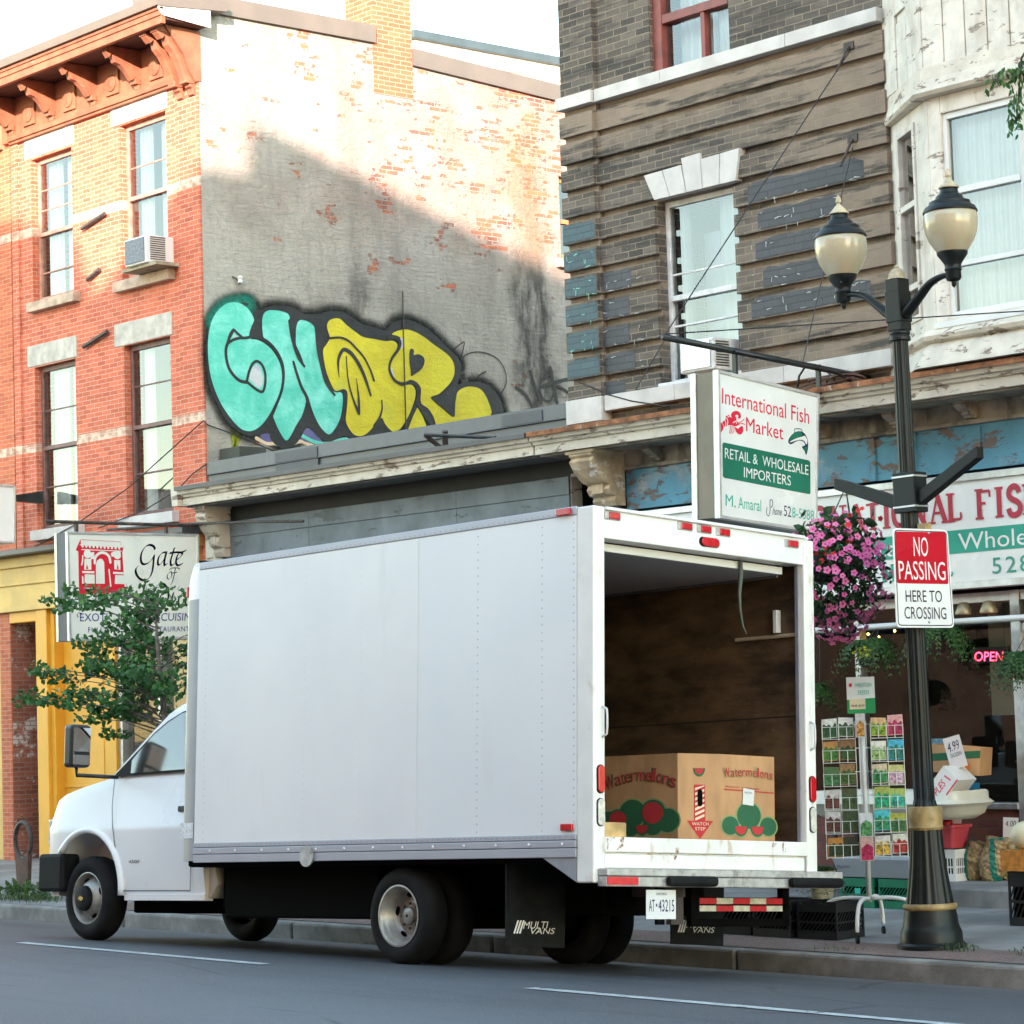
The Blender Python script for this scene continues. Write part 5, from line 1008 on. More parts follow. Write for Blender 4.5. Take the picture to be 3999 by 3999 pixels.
F.poly(smoothpoly([(20.717,6.767),(20.752,6.896),(20.831,6.971),(20.906,6.893),(20.929,6.755),(20.883,6.651),(20.807,6.684)], 3)); F.build('lilac_highlight', g_li, GF); F = Flat(**GP, d=.0095); F.poly([(20.443,7.31),(20.472,7.363),(20.519,7.322)]); F.build('lilac_highlight', g_li, GF); F = Flat(**GP, d=.0095); F.poly(smoothpoly([(23.344,7.514),(23.403,7.492),(23.39,7.385),(23.347,7.355)], 2)); F.build('lilac_highlight', g_li, GF); F = Flat(**GP, d=.0095); F.poly(smoothpoly([(23.149,7.103),(23.193,7.027),(23.224,6.949),(23.158,6.998)], 2)); F.build('lilac_highlight', g_li, GF)
F = Flat(**GP, d=.0042); F.poly(smoothpoly([(20.864,5.992),(21.038,6.127),(21.079,5.952),(20.97,5.921)], 2)); F.build('violet_fill', g_vi, GF); F = Flat(**GP, d=.0042); F.poly(smoothpoly([(21.549,5.987),(21.649,6.145),(21.758,6.099),(21.945,5.941),(21.864,5.911),(21.69,5.942)], 2)); F.build('violet_fill', g_vi, GF)
F = Flat(**GP, d=.0040); F.stroke([(20.802,5.964),(20.969,5.902),(21.124,5.903),(21.278,5.859),(21.532,5.954),(21.736,5.906),(21.879,5.893)], .05); F.build('peach_line', g_or, GF)
F = Flat(**GP, d=.0046); F.stroke([(21.566,6.038),(21.786,5.959),(22.009,5.944),(22.236,6.006),(22.367,6.025)], .05); F.build('mint_line', g_tq, GF)
F = Flat(**GP, d=.0105); q = .0105/2.76*2.7   # metres per crop pixel, roughly
def st(p, w, k=4): F.stroke(p, [a*.00285*.37*1.0 for a in w] if isinstance(w, list) else w*.00285*.37, k)
_s = 2.75
st([(20.469,7.413),(20.414,7.352),(20.373,7.249),(20.335,7.146),(20.337,7.02),(20.371,6.897),(20.444,6.801),(20.548,6.729),(20.662,6.716)], 44*_s/2.75)
st([(20.373,7.23),(20.457,7.278),(20.565,7.31),(20.672,7.321),(20.795,7.349),(20.926,7.337)], 38)
st([(20.405,7.314),(20.468,7.407),(20.521,7.375),(20.596,7.328)], 36)
st([(20.662,6.72),(20.697,6.842),(20.754,6.959),(20.832,7.013),(20.916,6.976),(20.967,6.872),(20.971,6.745),(20.941,6.629),(20.894,6.598),(20.806,6.634),(20.73,6.68),(20.667,6.72)], 38)
st([(20.918,7.336),(21.026,7.295),(21.147,7.202),(21.237,7.068),(21.279,6.917),(21.274,6.764),(21.247,6.647),(21.172,6.477),(21.089,6.308)], [40,38,34,32,30,30,28,26,26])
st([(21.41,7.605),(21.435,7.402),(21.48,7.238),(21.551,7.089),(21.636,6.998)], [60,48,42,40,38])
st([(21.452,7.044),(21.506,6.88),(21.579,6.705),(21.662,6.569),(21.682,6.442)], [36,42,44,48,40])
st([(21.853,7.574),(21.875,7.279),(21.924,7.049),(22.004,6.796),(22.144,6.629)], [40,50,50,46,36])
st([(22.323,6.685),(22.326,6.529),(22.297,6.372)], [46,48,40])
st([(22.088,7.417),(22.267,7.44),(22.412,7.405),(22.556,7.3),(22.683,7.184),(22.762,7.065),(22.808,6.976),(22.846,6.873)], [28,30,32,32,32,30,34,34])
st([(22.233,6.881),(22.221,7.017),(22.233,7.147),(22.318,7.273),(22.439,7.24),(22.542,7.142),(22.628,7.017),(22.698,6.877),(22.781,6.659)], [8,30,44,52,58,56,54,50,30])
st([(22.367,7.183),(22.38,6.923),(22.422,6.717),(22.49,6.538),(22.561,6.392)], [18,20,26,34,46]); st([(22.561,6.392),(22.565,6.608),(22.534,6.887)], [46,34,8])
st([(22.974,6.598),(22.976,6.474),(22.919,6.339),(22.832,6.23)], [22,26,38,50])
st([(23.126,7.498),(23.244,7.518),(23.334,7.46),(23.305,7.352),(23.191,7.225),(23.132,7.102),(23.145,6.997),(23.222,6.896),(23.355,6.854),(23.508,6.89),(23.608,6.854),(23.641,6.736),(23.59,6.573),(23.499,6.422),(23.383,6.244)], [40,50,48,44,40,36,40,42,46,46,46,46,44,46,60])
st([(23.657,6.557),(23.763,6.436),(23.912,6.284)], [50,80,90])
F.poly(smoothpoly([(23.498,7.312),(23.517,7.364),(23.559,7.372),(23.584,7.338),(23.576,7.284),(23.659,7.303),(23.751,7.27),(23.774,7.198),(23.72,7.1),(23.615,7.027),(23.52,6.981),(23.514,7.047),(23.493,7.179)], 3))
F.poly(smoothpoly([(23.867,6.689),(24.049,6.739),(24.227,6.864),(24.371,6.981),(24.394,6.901),(24.368,6.805),(24.323,6.641),(24.307,6.452),(24.255,6.449),(24.111,6.535)], 2))
F.build('black_outline', g_bk, GF)
TG = thing('graffiti', 'thin black spray tag reading NEK beside the dark drain stain', 'graffiti', (-28.93,25,5.6))
F = Flat(**GP, d=.012)
for p, wd in (([(25.507,6.935),(25.667,6.852),(25.759,6.743),(25.81,6.653)],.05),([(25.791,7.191),(25.866,6.998),(25.993,6.736)],.05),([(26.164,7.162),(26.012,7.07),(25.973,6.922),(26.05,6.78),(26.175,6.777),(26.235,6.874)],.035),([(25.975,6.963),(26.313,7.067),(26.625,7.139)],.05),([(26.196,7.269),(26.254,7.001),(26.312,6.722)],.05),([(26.338,7.006),(26.504,6.942),(26.669,6.847)],.04)): F.stroke(p, wd)
F.build('black_line', g_bk, TG)
TG2 = thing('graffiti', 'thin black spray loops right of the yellow letters', 'graffiti', (-28.93,24,6))
F = Flat(**GP, d=.0125)
for p, wd in (([(24.3,7.401),(24.425,7.484),(24.528,7.542),(24.506,7.436),(24.462,7.29)],.018),([(24.461,7.27),(24.561,7.358),(24.757,7.41),(24.97,7.4),(25.164,7.331),(25.279,7.201),(25.318,7.053),(25.292,6.942),(25.206,6.827)],.018),([(24.76,7.039),(24.833,7.091),(24.927,7.131)],.02)): F.stroke(p, wd)
F.build('black_line', g_bk, TG2)
DG = thing('graffiti', 'yellow green spray drip at the lower left of the graffiti', 'graffiti', (-28.93,20.8,5.5))
fade_ring(smoothpoly([(20.415,6.046),(20.497,6),(20.527,5.976),(20.479,5.899),(20.462,5.81),(20.439,5.809),(20.427,5.921)], 3), .06, .003, s_ylo, 'overspray', DG, .04)
# insulator and thin rod on the wall
INS = thing('insulator', 'small white porcelain insulator with a bent hook on the grey wall above the graffiti', 'insulator', (-28.93,20.52,8.1))
MB().lathe([(.02,-.05),(.034,-.045),(.034,-.01),(.022,0),(.034,.015),(.034,.045),(.02,.05)], (-28.86,20.55,8.1), n=14).build('insulator_body', m_white, INS, smooth=40)
MB().tube([(-28.93,20.47,8.14),(-28.88,20.5,8.11),(-28.86,20.55,8.03)], .01, 6).build('hook', m_iron, INS)
tag(MB().tube([(-28.915,23.41,8.19),(-28.915,23.40,7.6),(-28.915,23.4,5.65)], [.009]*3, 6).build('thin_rod', m_iron), 'thin rusty rod standing upright against the wall over the yellow letters', 'rod')
# ---------------- hanging sign: fish market ----------------
FS = thing('hanging_sign', 'white hanging box sign for a fish market with a lobster and a green panel', 'sign', (-17.36,18.4,4.6))
m_sgn = mt('white sign acrylic', (.78,.80,.79), .25, var=.03, dirt=((.6,.6,.56), .9, .5, .2, (1,1,.3))); m_sfr = mt('sign frame aluminium', (.62,.62,.61), .35, .5, var=.12, vs=6, dirt=((.3,.2,.14), 4, .64, .6)); m_sbr = mt('brown sign trough', (.15,.125,.095), .4, .4, var=.15, vs=2)
q4 = [(17.71,5.28),(19.12,5.125),(19.0,3.765),(17.665,3.875)]; XF, XB = -17.21, -17.58
cx4 = sum(a for a, b in q4)/4; cz4 = sum(b for a, b in q4)/4; ins4 = [(cx4+(a-cx4)*.955, cz4+(b-cz4)*.955) for a, b in q4]
MB().prism(ins4, (XB+.02,0,0), (0,1,0), (0,0,1), (XF-XB-.032,0,0)).build('face_panel', m_sgn, FS)
mb = MB()
for i in range(4):
    a, b = q4[i], q4[(i+1) % 4]; c, d = ins4[(i+1) % 4], ins4[i]
    for x0 in (XF-.07, XB): mb.prism([a,b,c,d], (x0,0,0), (0,1,0), (0,0,1), (.07,0,0))
mb.build('frame', m_sfr, FS, bevel=.004)
mb = MB()
for i in range(4):
    a, b = q4[i], q4[(i+1) % 4]; c, d = ins4[(i+1) % 4], ins4[i]; f = lambda p, q: (p[0]*.6+q[0]*.4, p[1]*.6+q[1]*.4)
    mb.prism([f(a,d),f(b,c),c,d], (XB+.07,0,0), (0,1,0), (0,0,1), (XF-XB-.14,0,0))
mb.build('edge_trough', m_sbr, FS)
SP = dict(o=(XF-.012,0,0), u=(0,1,0), v=(0,0,1))
m_sred = mt('sign red', (.68,.015,.05), .4, var=.04); m_sgrn = mt('sign green', (.012,.17,.105), .4, var=.08); m_steal = mt('sign teal', (.03,.48,.37), .4, var=.1); m_snavy = mt('sign navy', (.012,.02,.07), .4)
F = Flat(**SP, d=.002); F.text('International Fish', (17.765,4.962), (18.961,4.827), (17.773,5.117), .03); F.text('Market', (18.076,4.713), (18.587,4.656), (18.084,4.857), .035); F.build('red_lettering', m_sred, FS)
F = Flat(**SP, d=.002); F.poly([(17.744,4.575),(17.762,4.593),(18.928,4.472),(18.952,4.456),(18.938,4.158),(18.921,4.142),(17.756,4.258),(17.734,4.274)]); F.build('green_panel', m_sgrn, FS)
F = Flat(**SP, d=.004); F.text('RETAIL &  WHOLESALE', (17.772,4.446), (18.919,4.327), (17.778,4.548), .045); F.text('IMPORTERS', (18.02,4.274), (18.665,4.214), (18.026,4.376), .045); F.build('white_lettering', m_sgn, FS)
F = Flat(**SP, d=.002); F.text('M.', (17.76,3.995), (17.896,3.982), (17.766,4.113), .04); F.text('Amaral', (17.927,3.978), (18.238,3.955), (17.933,4.095), .03); F.text('8-5388', (18.666,3.911), (18.974,3.887), (18.672,4.014), .035); F.build('teal_lettering', m_steal, FS)
F = Flat(**SP, d=.002); F.text('52', (18.554,3.922), (18.654,3.911), (18.56,4.029), .06); F.text('hone', (18.39,3.931), (18.517,3.924), (18.405,4.009), 0, .25); F.stroke([(18.318,3.995),(18.309,3.936),(18.338,3.916),(18.359,3.971),(18.364,4.063),(18.395,4.064),(18.398,4.022),(18.373,3.997)], .008); F.build('navy_lettering', m_snavy, FS)
F = Flat(**SP, d=.003)
for p in ([(17.714,4.778),(17.748,4.77),(17.77,4.738),(17.751,4.704),(17.726,4.684),(17.711,4.697),(17.726,4.723),(17.713,4.735)], [(17.752,4.778),(17.785,4.803),(17.816,4.823),(17.852,4.837),(17.899,4.827),(17.945,4.804),(17.979,4.781),(17.964,4.762),(17.918,4.753),(17.871,4.761),(17.824,4.755),(17.782,4.74),(17.768,4.758)], [(17.873,4.85),(17.89,4.883),(17.944,4.901),(17.997,4.886),(18.009,4.845),(17.991,4.83),(17.964,4.832),(17.977,4.856),(17.948,4.864),(17.929,4.845),(17.96,4.83),(17.922,4.826),(17.893,4.835)], [(17.918,4.749),(17.958,4.729),(17.987,4.748),(18.025,4.76),(18.032,4.713),(17.999,4.678),(17.95,4.687),(17.928,4.712)], [(17.876,4.838),(17.894,4.843),(17.946,4.821),(17.931,4.81)]): F.poly(smoothpoly(p, 2))
for p in ([(17.973,4.789),(18.016,4.804),(18.05,4.828)], [(17.979,4.777),(18.021,4.783),(18.056,4.777)], [(17.859,4.754),(17.855,4.717),(17.842,4.687)], [(17.88,4.751),(17.875,4.71),(17.855,4.68)], [(17.904,4.753),(17.904,4.711),(17.881,4.681)], [(17.852,4.833),(17.841,4.855),(17.822,4.835)], [(17.822,4.823),(17.808,4.847),(17.804,4.826)]): F.stroke(p, .008)
F.build('lobster_print', m_sred, FS)
F = Flat(**SP, d=.006)
for x in (432, 452, 470): F.stroke([(lambda a: a)(p) for p in ([(17.785,4.803),(17.797,4.78),(17.791,4.747)] if x == 432 else [(17.813,4.819),(17.824,4.79),(17.814,4.753)] if x == 452 else [(17.896,4.785),(17.927,4.799),(17.943,4.779)])], .009)
F.build('lobster_gaps', m_sgn, FS)
F = Flat(**SP, d=.002); F.poly(smoothpoly([(18.652,4.629),(18.667,4.676),(18.745,4.735),(18.838,4.75),(18.899,4.721),(18.93,4.659),(18.926,4.582),(18.897,4.52),(18.877,4.563),(18.84,4.6),(18.886,4.614),(18.87,4.648),(18.808,4.658),(18.745,4.64),(18.695,4.618)], 2)); F.stroke([(18.745,4.735),(18.753,4.768),(18.84,4.77),(18.851,4.747)], .008); F.build('fish_outline', m_snavy, FS)
F = Flat(**SP, d=.004); F.poly(smoothpoly([(18.665,4.632),(18.759,4.655),(18.834,4.667),(18.882,4.653),(18.899,4.624),(18.917,4.641),(18.916,4.675),(18.886,4.708),(18.848,4.698),(18.773,4.681),(18.697,4.652)], 2)); F.build('fish_belly', m_sgn, FS)
F = Flat(**SP, d=.0055); F.poly(smoothpoly([(18.662,4.647),(18.687,4.69),(18.751,4.734),(18.826,4.743),(18.851,4.711),(18.785,4.685),(18.697,4.657)], 2)); F.poly([(18.86,4.592),(18.914,4.603),(18.896,4.543)]); F.build('fish_green', m_sgrn, FS)
# pole and stays
IB = thing('sign_bracket', 'black iron pole with wire stays carrying the fish market sign', 'bracket', (-17.36,20,5.35))
PA, PB = V((-17.36,17.156,5.565)), V((-17.36,20.02,5.36))
MB().tube([PA, PA.lerp(PB,.5), PB], .032, 10).build('pole', m_black, IB, smooth=True)
MB().tube([PA+V((.05,.9,-.08)), PA+V((.05,1.6,-.13)), PA+V((.07,2.3,-.19)), PA+V((.1,2.7,-.35)), PA+V((.13,2.75,-.6))], .018, 6).build('conduit', m_black, IB, smooth=True)
for t in (.33, .74):
    p = PA.lerp(PB, t); MB().box(-17.385,-17.335,p.y-.015,p.y+.015,p.z-.26,p.z+.03).build('sign_hanger', m_black, IB)
for p, qv in ((PA+V((0,.03,.03)), V((-17.38,20.0,8.73))), (PA.lerp(PB,.66), V((-17.4,20.0,7.78))), (PA+V((0,.02,-.02)), V((-20.677,19.98,5.621))), (PA+V((0,.03,.03)), V((-14.831,19.3,5.63)))):
    MB().tube([p, qv], .0065, 5).build('wire_stay', m_wire, IB)
for y, z in ((20.0,8.73),(20.0,7.78)): MB().box(-17.45,-17.32,19.95,20.02,z-.03,z+.05).tube([(-17.385,19.95,z),(-17.38,19.75,z-.28 if z > 8 else z-.3)], .014, 6).build('wall_anchor', m_iron, IB)
mb = MB(); rr = random.Random(9)
for k in range(5):
    c = V((-17.6+rr.uniform(-.1,.3), 19.6, 5.27)); rx = rr.uniform(.22,.45); mb.tube([c+V((rx*cos(a), .12*sin(a*1.0)+.02*k, .05*sin(a+k)+.012*k)) for a in [i*2*pi/20 for i in range(20)]], .011, 5, True)
tag(mb.build('cable_coil', mt('rusty cable', (.09,.04,.03), .6)), 'loose coil of rusty cable lying on the fish shop cornice', 'cable')
tag(MB().tube([(-17.946,19.6,5.288),(-17.912,19.6,5.418),(-17.826,19.6,5.502),(-17.7,19.6,5.507),(-17.561,19.6,5.443),(-17.46,19.6,5.351),(-17.412,19.6,5.266)], .012, 6).build('cable_loop', m_wire, smooth=True), 'black cable looping from the sign pole down to the cornice', 'cable')
tag(MB().tube([(-17.549,19.5,5.302),(-17.528,19.5,5.207),(-17.471,19.5,5.108),(-17.379,19.5,5.031)], .015, 6).build('frayed_cable', mt('tan frayed cable', (.4,.33,.2), .8), smooth=True), 'tan frayed cable end hanging over the flaking cornice', 'cable')
tag(MB().tube([(-21.553,19.9,5.814),(-21.292,19.9,5.716),(-21.039,19.9,5.605),(-20.664,19.9,5.49),(-20.254,19.9,5.4),(-19.772,19.9,5.326)], .008, 5).build('wall_cable', m_wire, smooth=True), 'thin cable sagging across the pale stone band of the dark building', 'cable')
tag(MB().tube([(-33.336,19.85,4.719),(-31.952,19.86,5.023),(-30.651,19.88,5.418),(-29.409,19.9,5.931),(-28.886,19.92,6.153),(-28.9,20.0,6.1)], .009, 5).tube([(-28.9,20.0,6.1),(-28.88,20.366,6.003),(-28.88,21.12,5.777)], .009, 5).build('facade_cable', m_wire, smooth=True), 'thin cable running diagonally across the brick facade onto the graffiti wall', 'cable')
tag(MB().tube([(-31.325,19.8,4.901),(-30.311,19.9,5.073),(-29.495,19.9,5.283),(-29.183,19.92,5.462),(-28.893,19.95,5.574)], .009, 5).build('facade_cable', m_wire, smooth=True), 'short wavy cable on the brick beside the end of the cornice', 'cable')
tag(MB().tube([(-30.782,19.6,4.831),(-28.859,19.5,4.758),(-27.138,19.5,4.659),(-26.032,19.4,4.577)], .018, 8).build('iron_bar', m_iron, smooth=True), 'long thin iron rod held out in front of the grey boards', 'iron bar')
TP = thing('pipe_bracket', 'rusty pipe frame of two struts standing on the cornice before the flashing', 'bracket', (-24.9,19.5,5.2))
_pa, _pb, _pc, _pd = V((-23.506,19.3,5.381)), V((-23.475,19.5,5.241)), V((-23.323,19.45,5.417)), V((-23.382,19.5,5.241))
MB().tube([_pa,_pb], .03, 8).build('strut', m_iron, TP); MB().tube([_pc,_pd], .035, 8).build('strut', m_iron, TP); MB().tube([_pa,(-22.494,19.5,5.255)], .022, 8).build('cross_pipe', m_black, TP)
# ---------------- hanging sign: restaurant ----------------
GS = thing('hanging_sign', 'cream box sign of a restaurant with a red gateway emblem and blue calligraphy', 'sign', (-28.6,18.5,3.9))
XG = -28.45; GQ = [(17.521,4.585),(19.514,4.6),(19.478,3.237),(17.528,3.212)]
cxg = sum(a for a, b in GQ)/4; czg = sum(b for a, b in GQ)/4; gi = [(cxg+(a-cxg)*.965, czg+(b-czg)*.955) for a, b in GQ]
m_gsg = mt('cream sign face', (.74,.735,.66), .3, var=.04, dirt=((.55,.52,.44), 1.2, .62, .35)); m_gedge = mt('slate sign edge', (.075,.085,.105), .5, .2, var=.15, dirt=((.05,.04,.035), 2, .56, .6))
MB().prism(gi, (XG-.3,0,0), (0,1,0), (0,0,1), (.288,0,0)).build('face_panel', m_gsg, GS)
mb = MB()
for i in range(4):
    a, b = GQ[i], GQ[(i+1) % 4]; c, d = gi[(i+1) % 4], gi[i]
    for x0 in (XG-.05, XG-.31): mb.prism([a,b,c,d], (x0,0,0), (0,1,0), (0,0,1), (.05,0,0))
mb.build('frame', m_sfr, GS, bevel=.004)
mb = MB()
for i in range(4):
    a, b = GQ[i], GQ[(i+1) % 4]; c, d = gi[(i+1) % 4], gi[i]; mb.prism([((p[0]*.8+q[0]*.2), p[1]*.8+q[1]*.2) for p, q in ((a,d),(b,c),(c,b),(d,a))], (XG-.26,0,0), (0,1,0), (0,0,1), (.21,0,0))
mb.build('edge_trough', m_gedge, GS)
GP2 = dict(o=(XG-.012,0,0), u=(0,1,0), v=(0,0,1)); m_gblue = mt('sign blue', (.012,.03,.19), .4, var=.05); m_gred = mt('gate red', (.64,.01,.03), .4, var=.04)
F = Flat(**GP2, d=.002)
for p in ([(17.687,4.345),(18.335,4.349),(18.364,3.836),(17.687,3.794)], [(17.651,4.359),(17.681,4.419),(17.726,4.495),(17.727,4.428),(18.359,4.414),(18.339,4.346),(17.668,4.344)]): F.poly(p)
F.build('emblem_red', m_gred, GS)
F = Flat(**GP2, d=.0035)
for p in ([(17.936,3.936),(17.939,4.175),(17.958,4.227),(18.001,4.254),(18.037,4.249),(18.063,4.208),(18.067,3.938)], [(17.774,4.25),(17.874,4.249),(17.871,4.112),(17.766,4.11)], [(17.773,4.053),(17.918,4.05),(17.919,3.936),(17.767,3.936)], [(17.738,4.094),(17.915,4.094),(17.914,4.066),(17.737,4.068)], [(18.21,4.24),(18.303,4.237),(18.303,4.118),(18.211,4.122)], [(18.222,4.049),(18.35,4.047),(18.357,3.935),(18.213,3.937)], [(18.192,4.09),(18.357,4.087),(18.357,4.06),(18.191,4.064)], [(17.732,4.37),(18.327,4.361),(18.326,4.35),(17.732,4.358)], [(17.709,4.428),(18.353,4.414),(18.349,4.401),(17.709,4.416)], [(17.764,3.883),(17.884,3.882),(17.883,3.865),(17.763,3.866)], [(17.731,4.037),(17.754,4.017),(17.753,3.934),(17.731,3.934)],[(17.857,4.329),(17.918,4.336),(17.916,4.247),(17.862,4.246)],[(18.161,4.324),(18.198,4.346),(18.308,4.348),(18.312,4.275),(18.172,4.283)]): F.poly(p)
for c in [(17.818,4.31),(18.258,4.305)]: F.poly([(c[0]+.055*cos(i*pi/8), c[1]+.055*sin(i*pi/8)) for i in range(16)])
for i in range(11):
    a, b = (17.732,4.408), (18.326,4.391); c = lerp(a, b, (i+.3)/11); F.poly([(c[0]+.017*cos(j*pi/5), c[1]+.02*sin(j*pi/5)) for j in range(10)])
F.stroke([(17.921,4.195),(17.928,4.258),(17.966,4.305),(18.027,4.33),(18.093,4.318),(18.138,4.277),(18.152,4.209)], .035); F.stroke([(18.131,4.115),(18.141,4.011),(18.151,3.907)], .02); F.stroke([(17.748,4.286),(17.741,4.213),(17.728,4.172)], .02); F.build('emblem_cream', m_gsg, GS)
F = Flat(**GP2, d=.005); F.poly([(17.793,4.121),(17.804,4.183),(17.829,4.121)]); F.poly([(18.248,4.127),(18.258,4.19),(18.278,4.128)]); F.stroke([(17.729,4.491),(18.311,4.472),(18.316,4.432)], .005, 0); F.build('emblem_red', m_gred, GS)
F = Flat(**GP2, d=.002); pw = .034
for p in ([(18.832,4.389),(18.806,4.429),(18.744,4.443),(18.681,4.413),(18.629,4.343),(18.612,4.259),(18.638,4.198),(18.707,4.202),(18.776,4.251),(18.815,4.305)], [(18.815,4.31),(18.8,4.199),(18.779,4.093),(18.733,4.018),(18.664,3.988),(18.584,4.011),(18.536,4.079),(18.535,4.131),(18.563,4.163)], [(19.008,4.353),(18.942,4.344),(18.89,4.295),(18.87,4.231),(18.881,4.187),(18.926,4.211),(18.978,4.276),(19.005,4.34)], [(18.998,4.34),(18.971,4.233),(18.973,4.185),(19.008,4.202)], [(19.13,4.411),(19.093,4.32),(19.065,4.235),(19.077,4.184),(19.121,4.206)], [(19.055,4.343),(19.144,4.355),(19.233,4.357),(19.304,4.381)], [(19.161,4.257),(19.225,4.301),(19.252,4.344),(19.208,4.352),(19.166,4.3),(19.149,4.225),(19.178,4.185),(19.249,4.211)], [(18.669,3.949),(18.645,3.859),(18.616,3.775)], [(18.698,3.834),(18.67,3.733)], [(18.684,3.786),(18.741,3.839),(18.791,3.829),(18.774,3.745)], [(18.846,3.914),(18.901,3.952),(18.969,3.931),(19.015,3.863),(19.018,3.767),(18.976,3.693),(18.919,3.67),(18.886,3.714),(18.903,3.788),(18.955,3.846)], [(19.099,3.832),(19.072,3.736),(19.083,3.673),(19.108,3.678)], [(19.118,3.917),(19.123,3.901)], [(19.302,3.833),(19.232,3.822),(19.182,3.758),(19.172,3.694),(19.196,3.665),(19.255,3.716),(19.302,3.812)], [(19.302,3.823),(19.28,3.695),(19.305,3.668)]): F.pen(p, pw)
for p in ([(19.075,4.107),(19.023,4.075),(19.007,4.032),(19.028,4.006),(19.066,4.033),(19.08,4.081),(19.062,4.105)], [(19.05,4.123),(19.063,4.147),(19.133,4.153),(19.196,4.149),(19.189,4.128)], [(19.139,4.149),(19.111,4.044),(19.084,3.969),(19.058,3.932)], [(19.087,4.086),(19.16,4.096)]): F.pen(p, .015)
F.text('EXOTIC', (17.693,3.462), (18.213,3.465), (17.681,3.567), -.005, .12); F.pen([(17.721,3.557),(17.673,3.567),(17.651,3.542),(17.666,3.511)], .012); F.text('INDIAN', (18.289,3.464), (18.798,3.468), (18.284,3.569), -.005, .12); F.text('CUISINE', (18.903,3.47), (19.445,3.474), (18.902,3.575), -.005, .12)
F.text('FULLY', (17.808,3.325), (18.096,3.326), (17.809,3.393), .008, 0, 1.15); F.text('LICENSED', (18.164,3.328), (18.647,3.329), (18.166,3.396), .008, 0, 1.15); F.text('RESTAURANT', (18.701,3.33), (19.333,3.334), (18.703,3.399), .008, 0, 1.15)
F.build('blue_lettering', m_gblue, GS)
mb = MB().tube([(-28.6,17.3,4.72),(-28.6,20.0,4.72)], .022, 8); mb.build('support_pole', m_iron, GS)
MB().box(-28.68,-28.52,19.4,20.0,4.2,4.26).build('wall_arm', m_black, GS)
for y in (17.75, 19.1): MB().box(-28.62,-28.58,y-.02,y+.02,4.55,4.72).build('sign_hanger', m_iron, GS)
# sign at the left edge
LSN = thing('hanging_sign', 'white box sign with a pale red rosette, cut by the left edge', 'sign', (-33.1,18.9,5.2))
LQ = [(18.1,5.67),(19.5,5.64),(19.47,4.80),(18.07,4.82)]
MB().prism(LQ, (-33.3,0,0), (0,1,0), (0,0,1), (.27,0,0)).build('face_panel', m_sgn, LSN, bevel=.01)
mb = MB()
for i in range(4):
    a, b = LQ[i], LQ[(i+1) % 4]; f = lambda p: (18.785+(p[0]-18.785)*.955, 5.23+(p[1]-5.23)*.93); mb.prism([a,b,f(b),f(a)], (-33.04,0,0), (0,1,0), (0,0,1), (.03,0,0))
mb.build('frame', m_sfr, LSN, bevel=.004)
F = Flat((-33.03,0,0),(0,1,0),(0,0,1),.003); 
for r in (.3,.24,.13): F.stroke([(18.98+r*.75*cos(i*pi/10), 5.2+r*sin(i*pi/10)) for i in range(21)], .02, 0)
for i in range(8): a = i*pi/4+.2; F.stroke([(18.98+.1*cos(a), 5.2+.13*sin(a)), (18.98+.2*cos(a), 5.2+.27*sin(a))], .02, 0)
F.build('rosette_print', mt('pale rose print', (.62,.25,.3), .5), LSN)
MB().prism([(19.5,5.5),(20.0,5.58),(20.0,5.4),(19.5,5.42)], (-33.2,0,0), (0,1,0), (0,0,1), (.1,0,0)).build('wall_arm', m_black, LSN)
# ---------------- fascia sign of the fish shop ----------------
NS = thing('fascia_sign', 'long white shop sign with red slab letters and a green band over the fish shop', 'sign', (-15.5,19.85,3.7))
MB().box(-20.9,-12,19.87,19.98,3.24,4.2).build('face_panel', m_sgn, NS)
MB().box(-20.95,-11.95,19.84,20.0,4.2,4.27).box(-20.95,-11.95,19.84,20.0,3.17,3.24).box(-20.95,-20.9,19.84,20.0,3.24,4.2).box(-12,-11.95,19.84,20,3.24,4.2).build('frame', m_sfr, NS, bevel=.006)
NP = dict(o=(0,19.87,0), u=(1,0,0), v=(0,0,1))
m_nred = mt('faded sign red', (.42,.025,.05), .5, var=.1); m_ngrn = mt('sign sea green', (.02,.33,.24), .45, var=.08)
SL = {'R':[((0,0),(0,1)),((0,1),(.5,1),(.72,.86),(.72,.66),(.5,.52),(0,.52)),((.42,.52),(.85,0))],'N':[((.05,0),(.05,1)),((.05,1),(.85,0)),((.85,0),(.85,1))],'A':[((.0,0),(.42,1)),((.42,1),(.9,0)),((.18,.36),(.7,.36))],'T':[((.42,0),(.42,1)),((0,.93),(.85,.93))],'I':[((.2,0),(.2,1))],'O':[((.42,.0),(.1,.15),(.0,.5),(.1,.85),(.42,1),(.74,.85),(.84,.5),(.74,.15),(.42,0))],'L':[((.1,0),(.1,1)),((.1,.06),(.75,.06)),((.75,.06),(.75,.3))],'F':[((.1,0),(.1,1)),((.1,.94),(.78,.94)),((.78,.94),(.78,.72)),((.1,.52),(.5,.52))],'S':[((.72,.78),(.6,.95),(.38,1),(.12,.88),(.1,.68),(.3,.55),(.58,.46),(.76,.3),(.7,.1),(.42,0),(.15,.05),(.04,.25))],'H':[((.08,0),(.08,1)),((.8,0),(.8,1)),((.08,.5),(.8,.5))],'M':[((.08,0),(.08,1)),((.08,1),(.5,.2)),((.5,.2),(.92,1)),((.92,1),(.92,0))],'E':[((.1,0),(.1,1)),((.1,.94),(.75,.94)),((.1,.06),(.78,.06)),((.1,.52),(.5,.52)),((.78,.06),(.78,.28))],'K':[((.08,0),(.08,1)),((.08,.4),(.8,1)),((.3,.6),(.85,0))]}
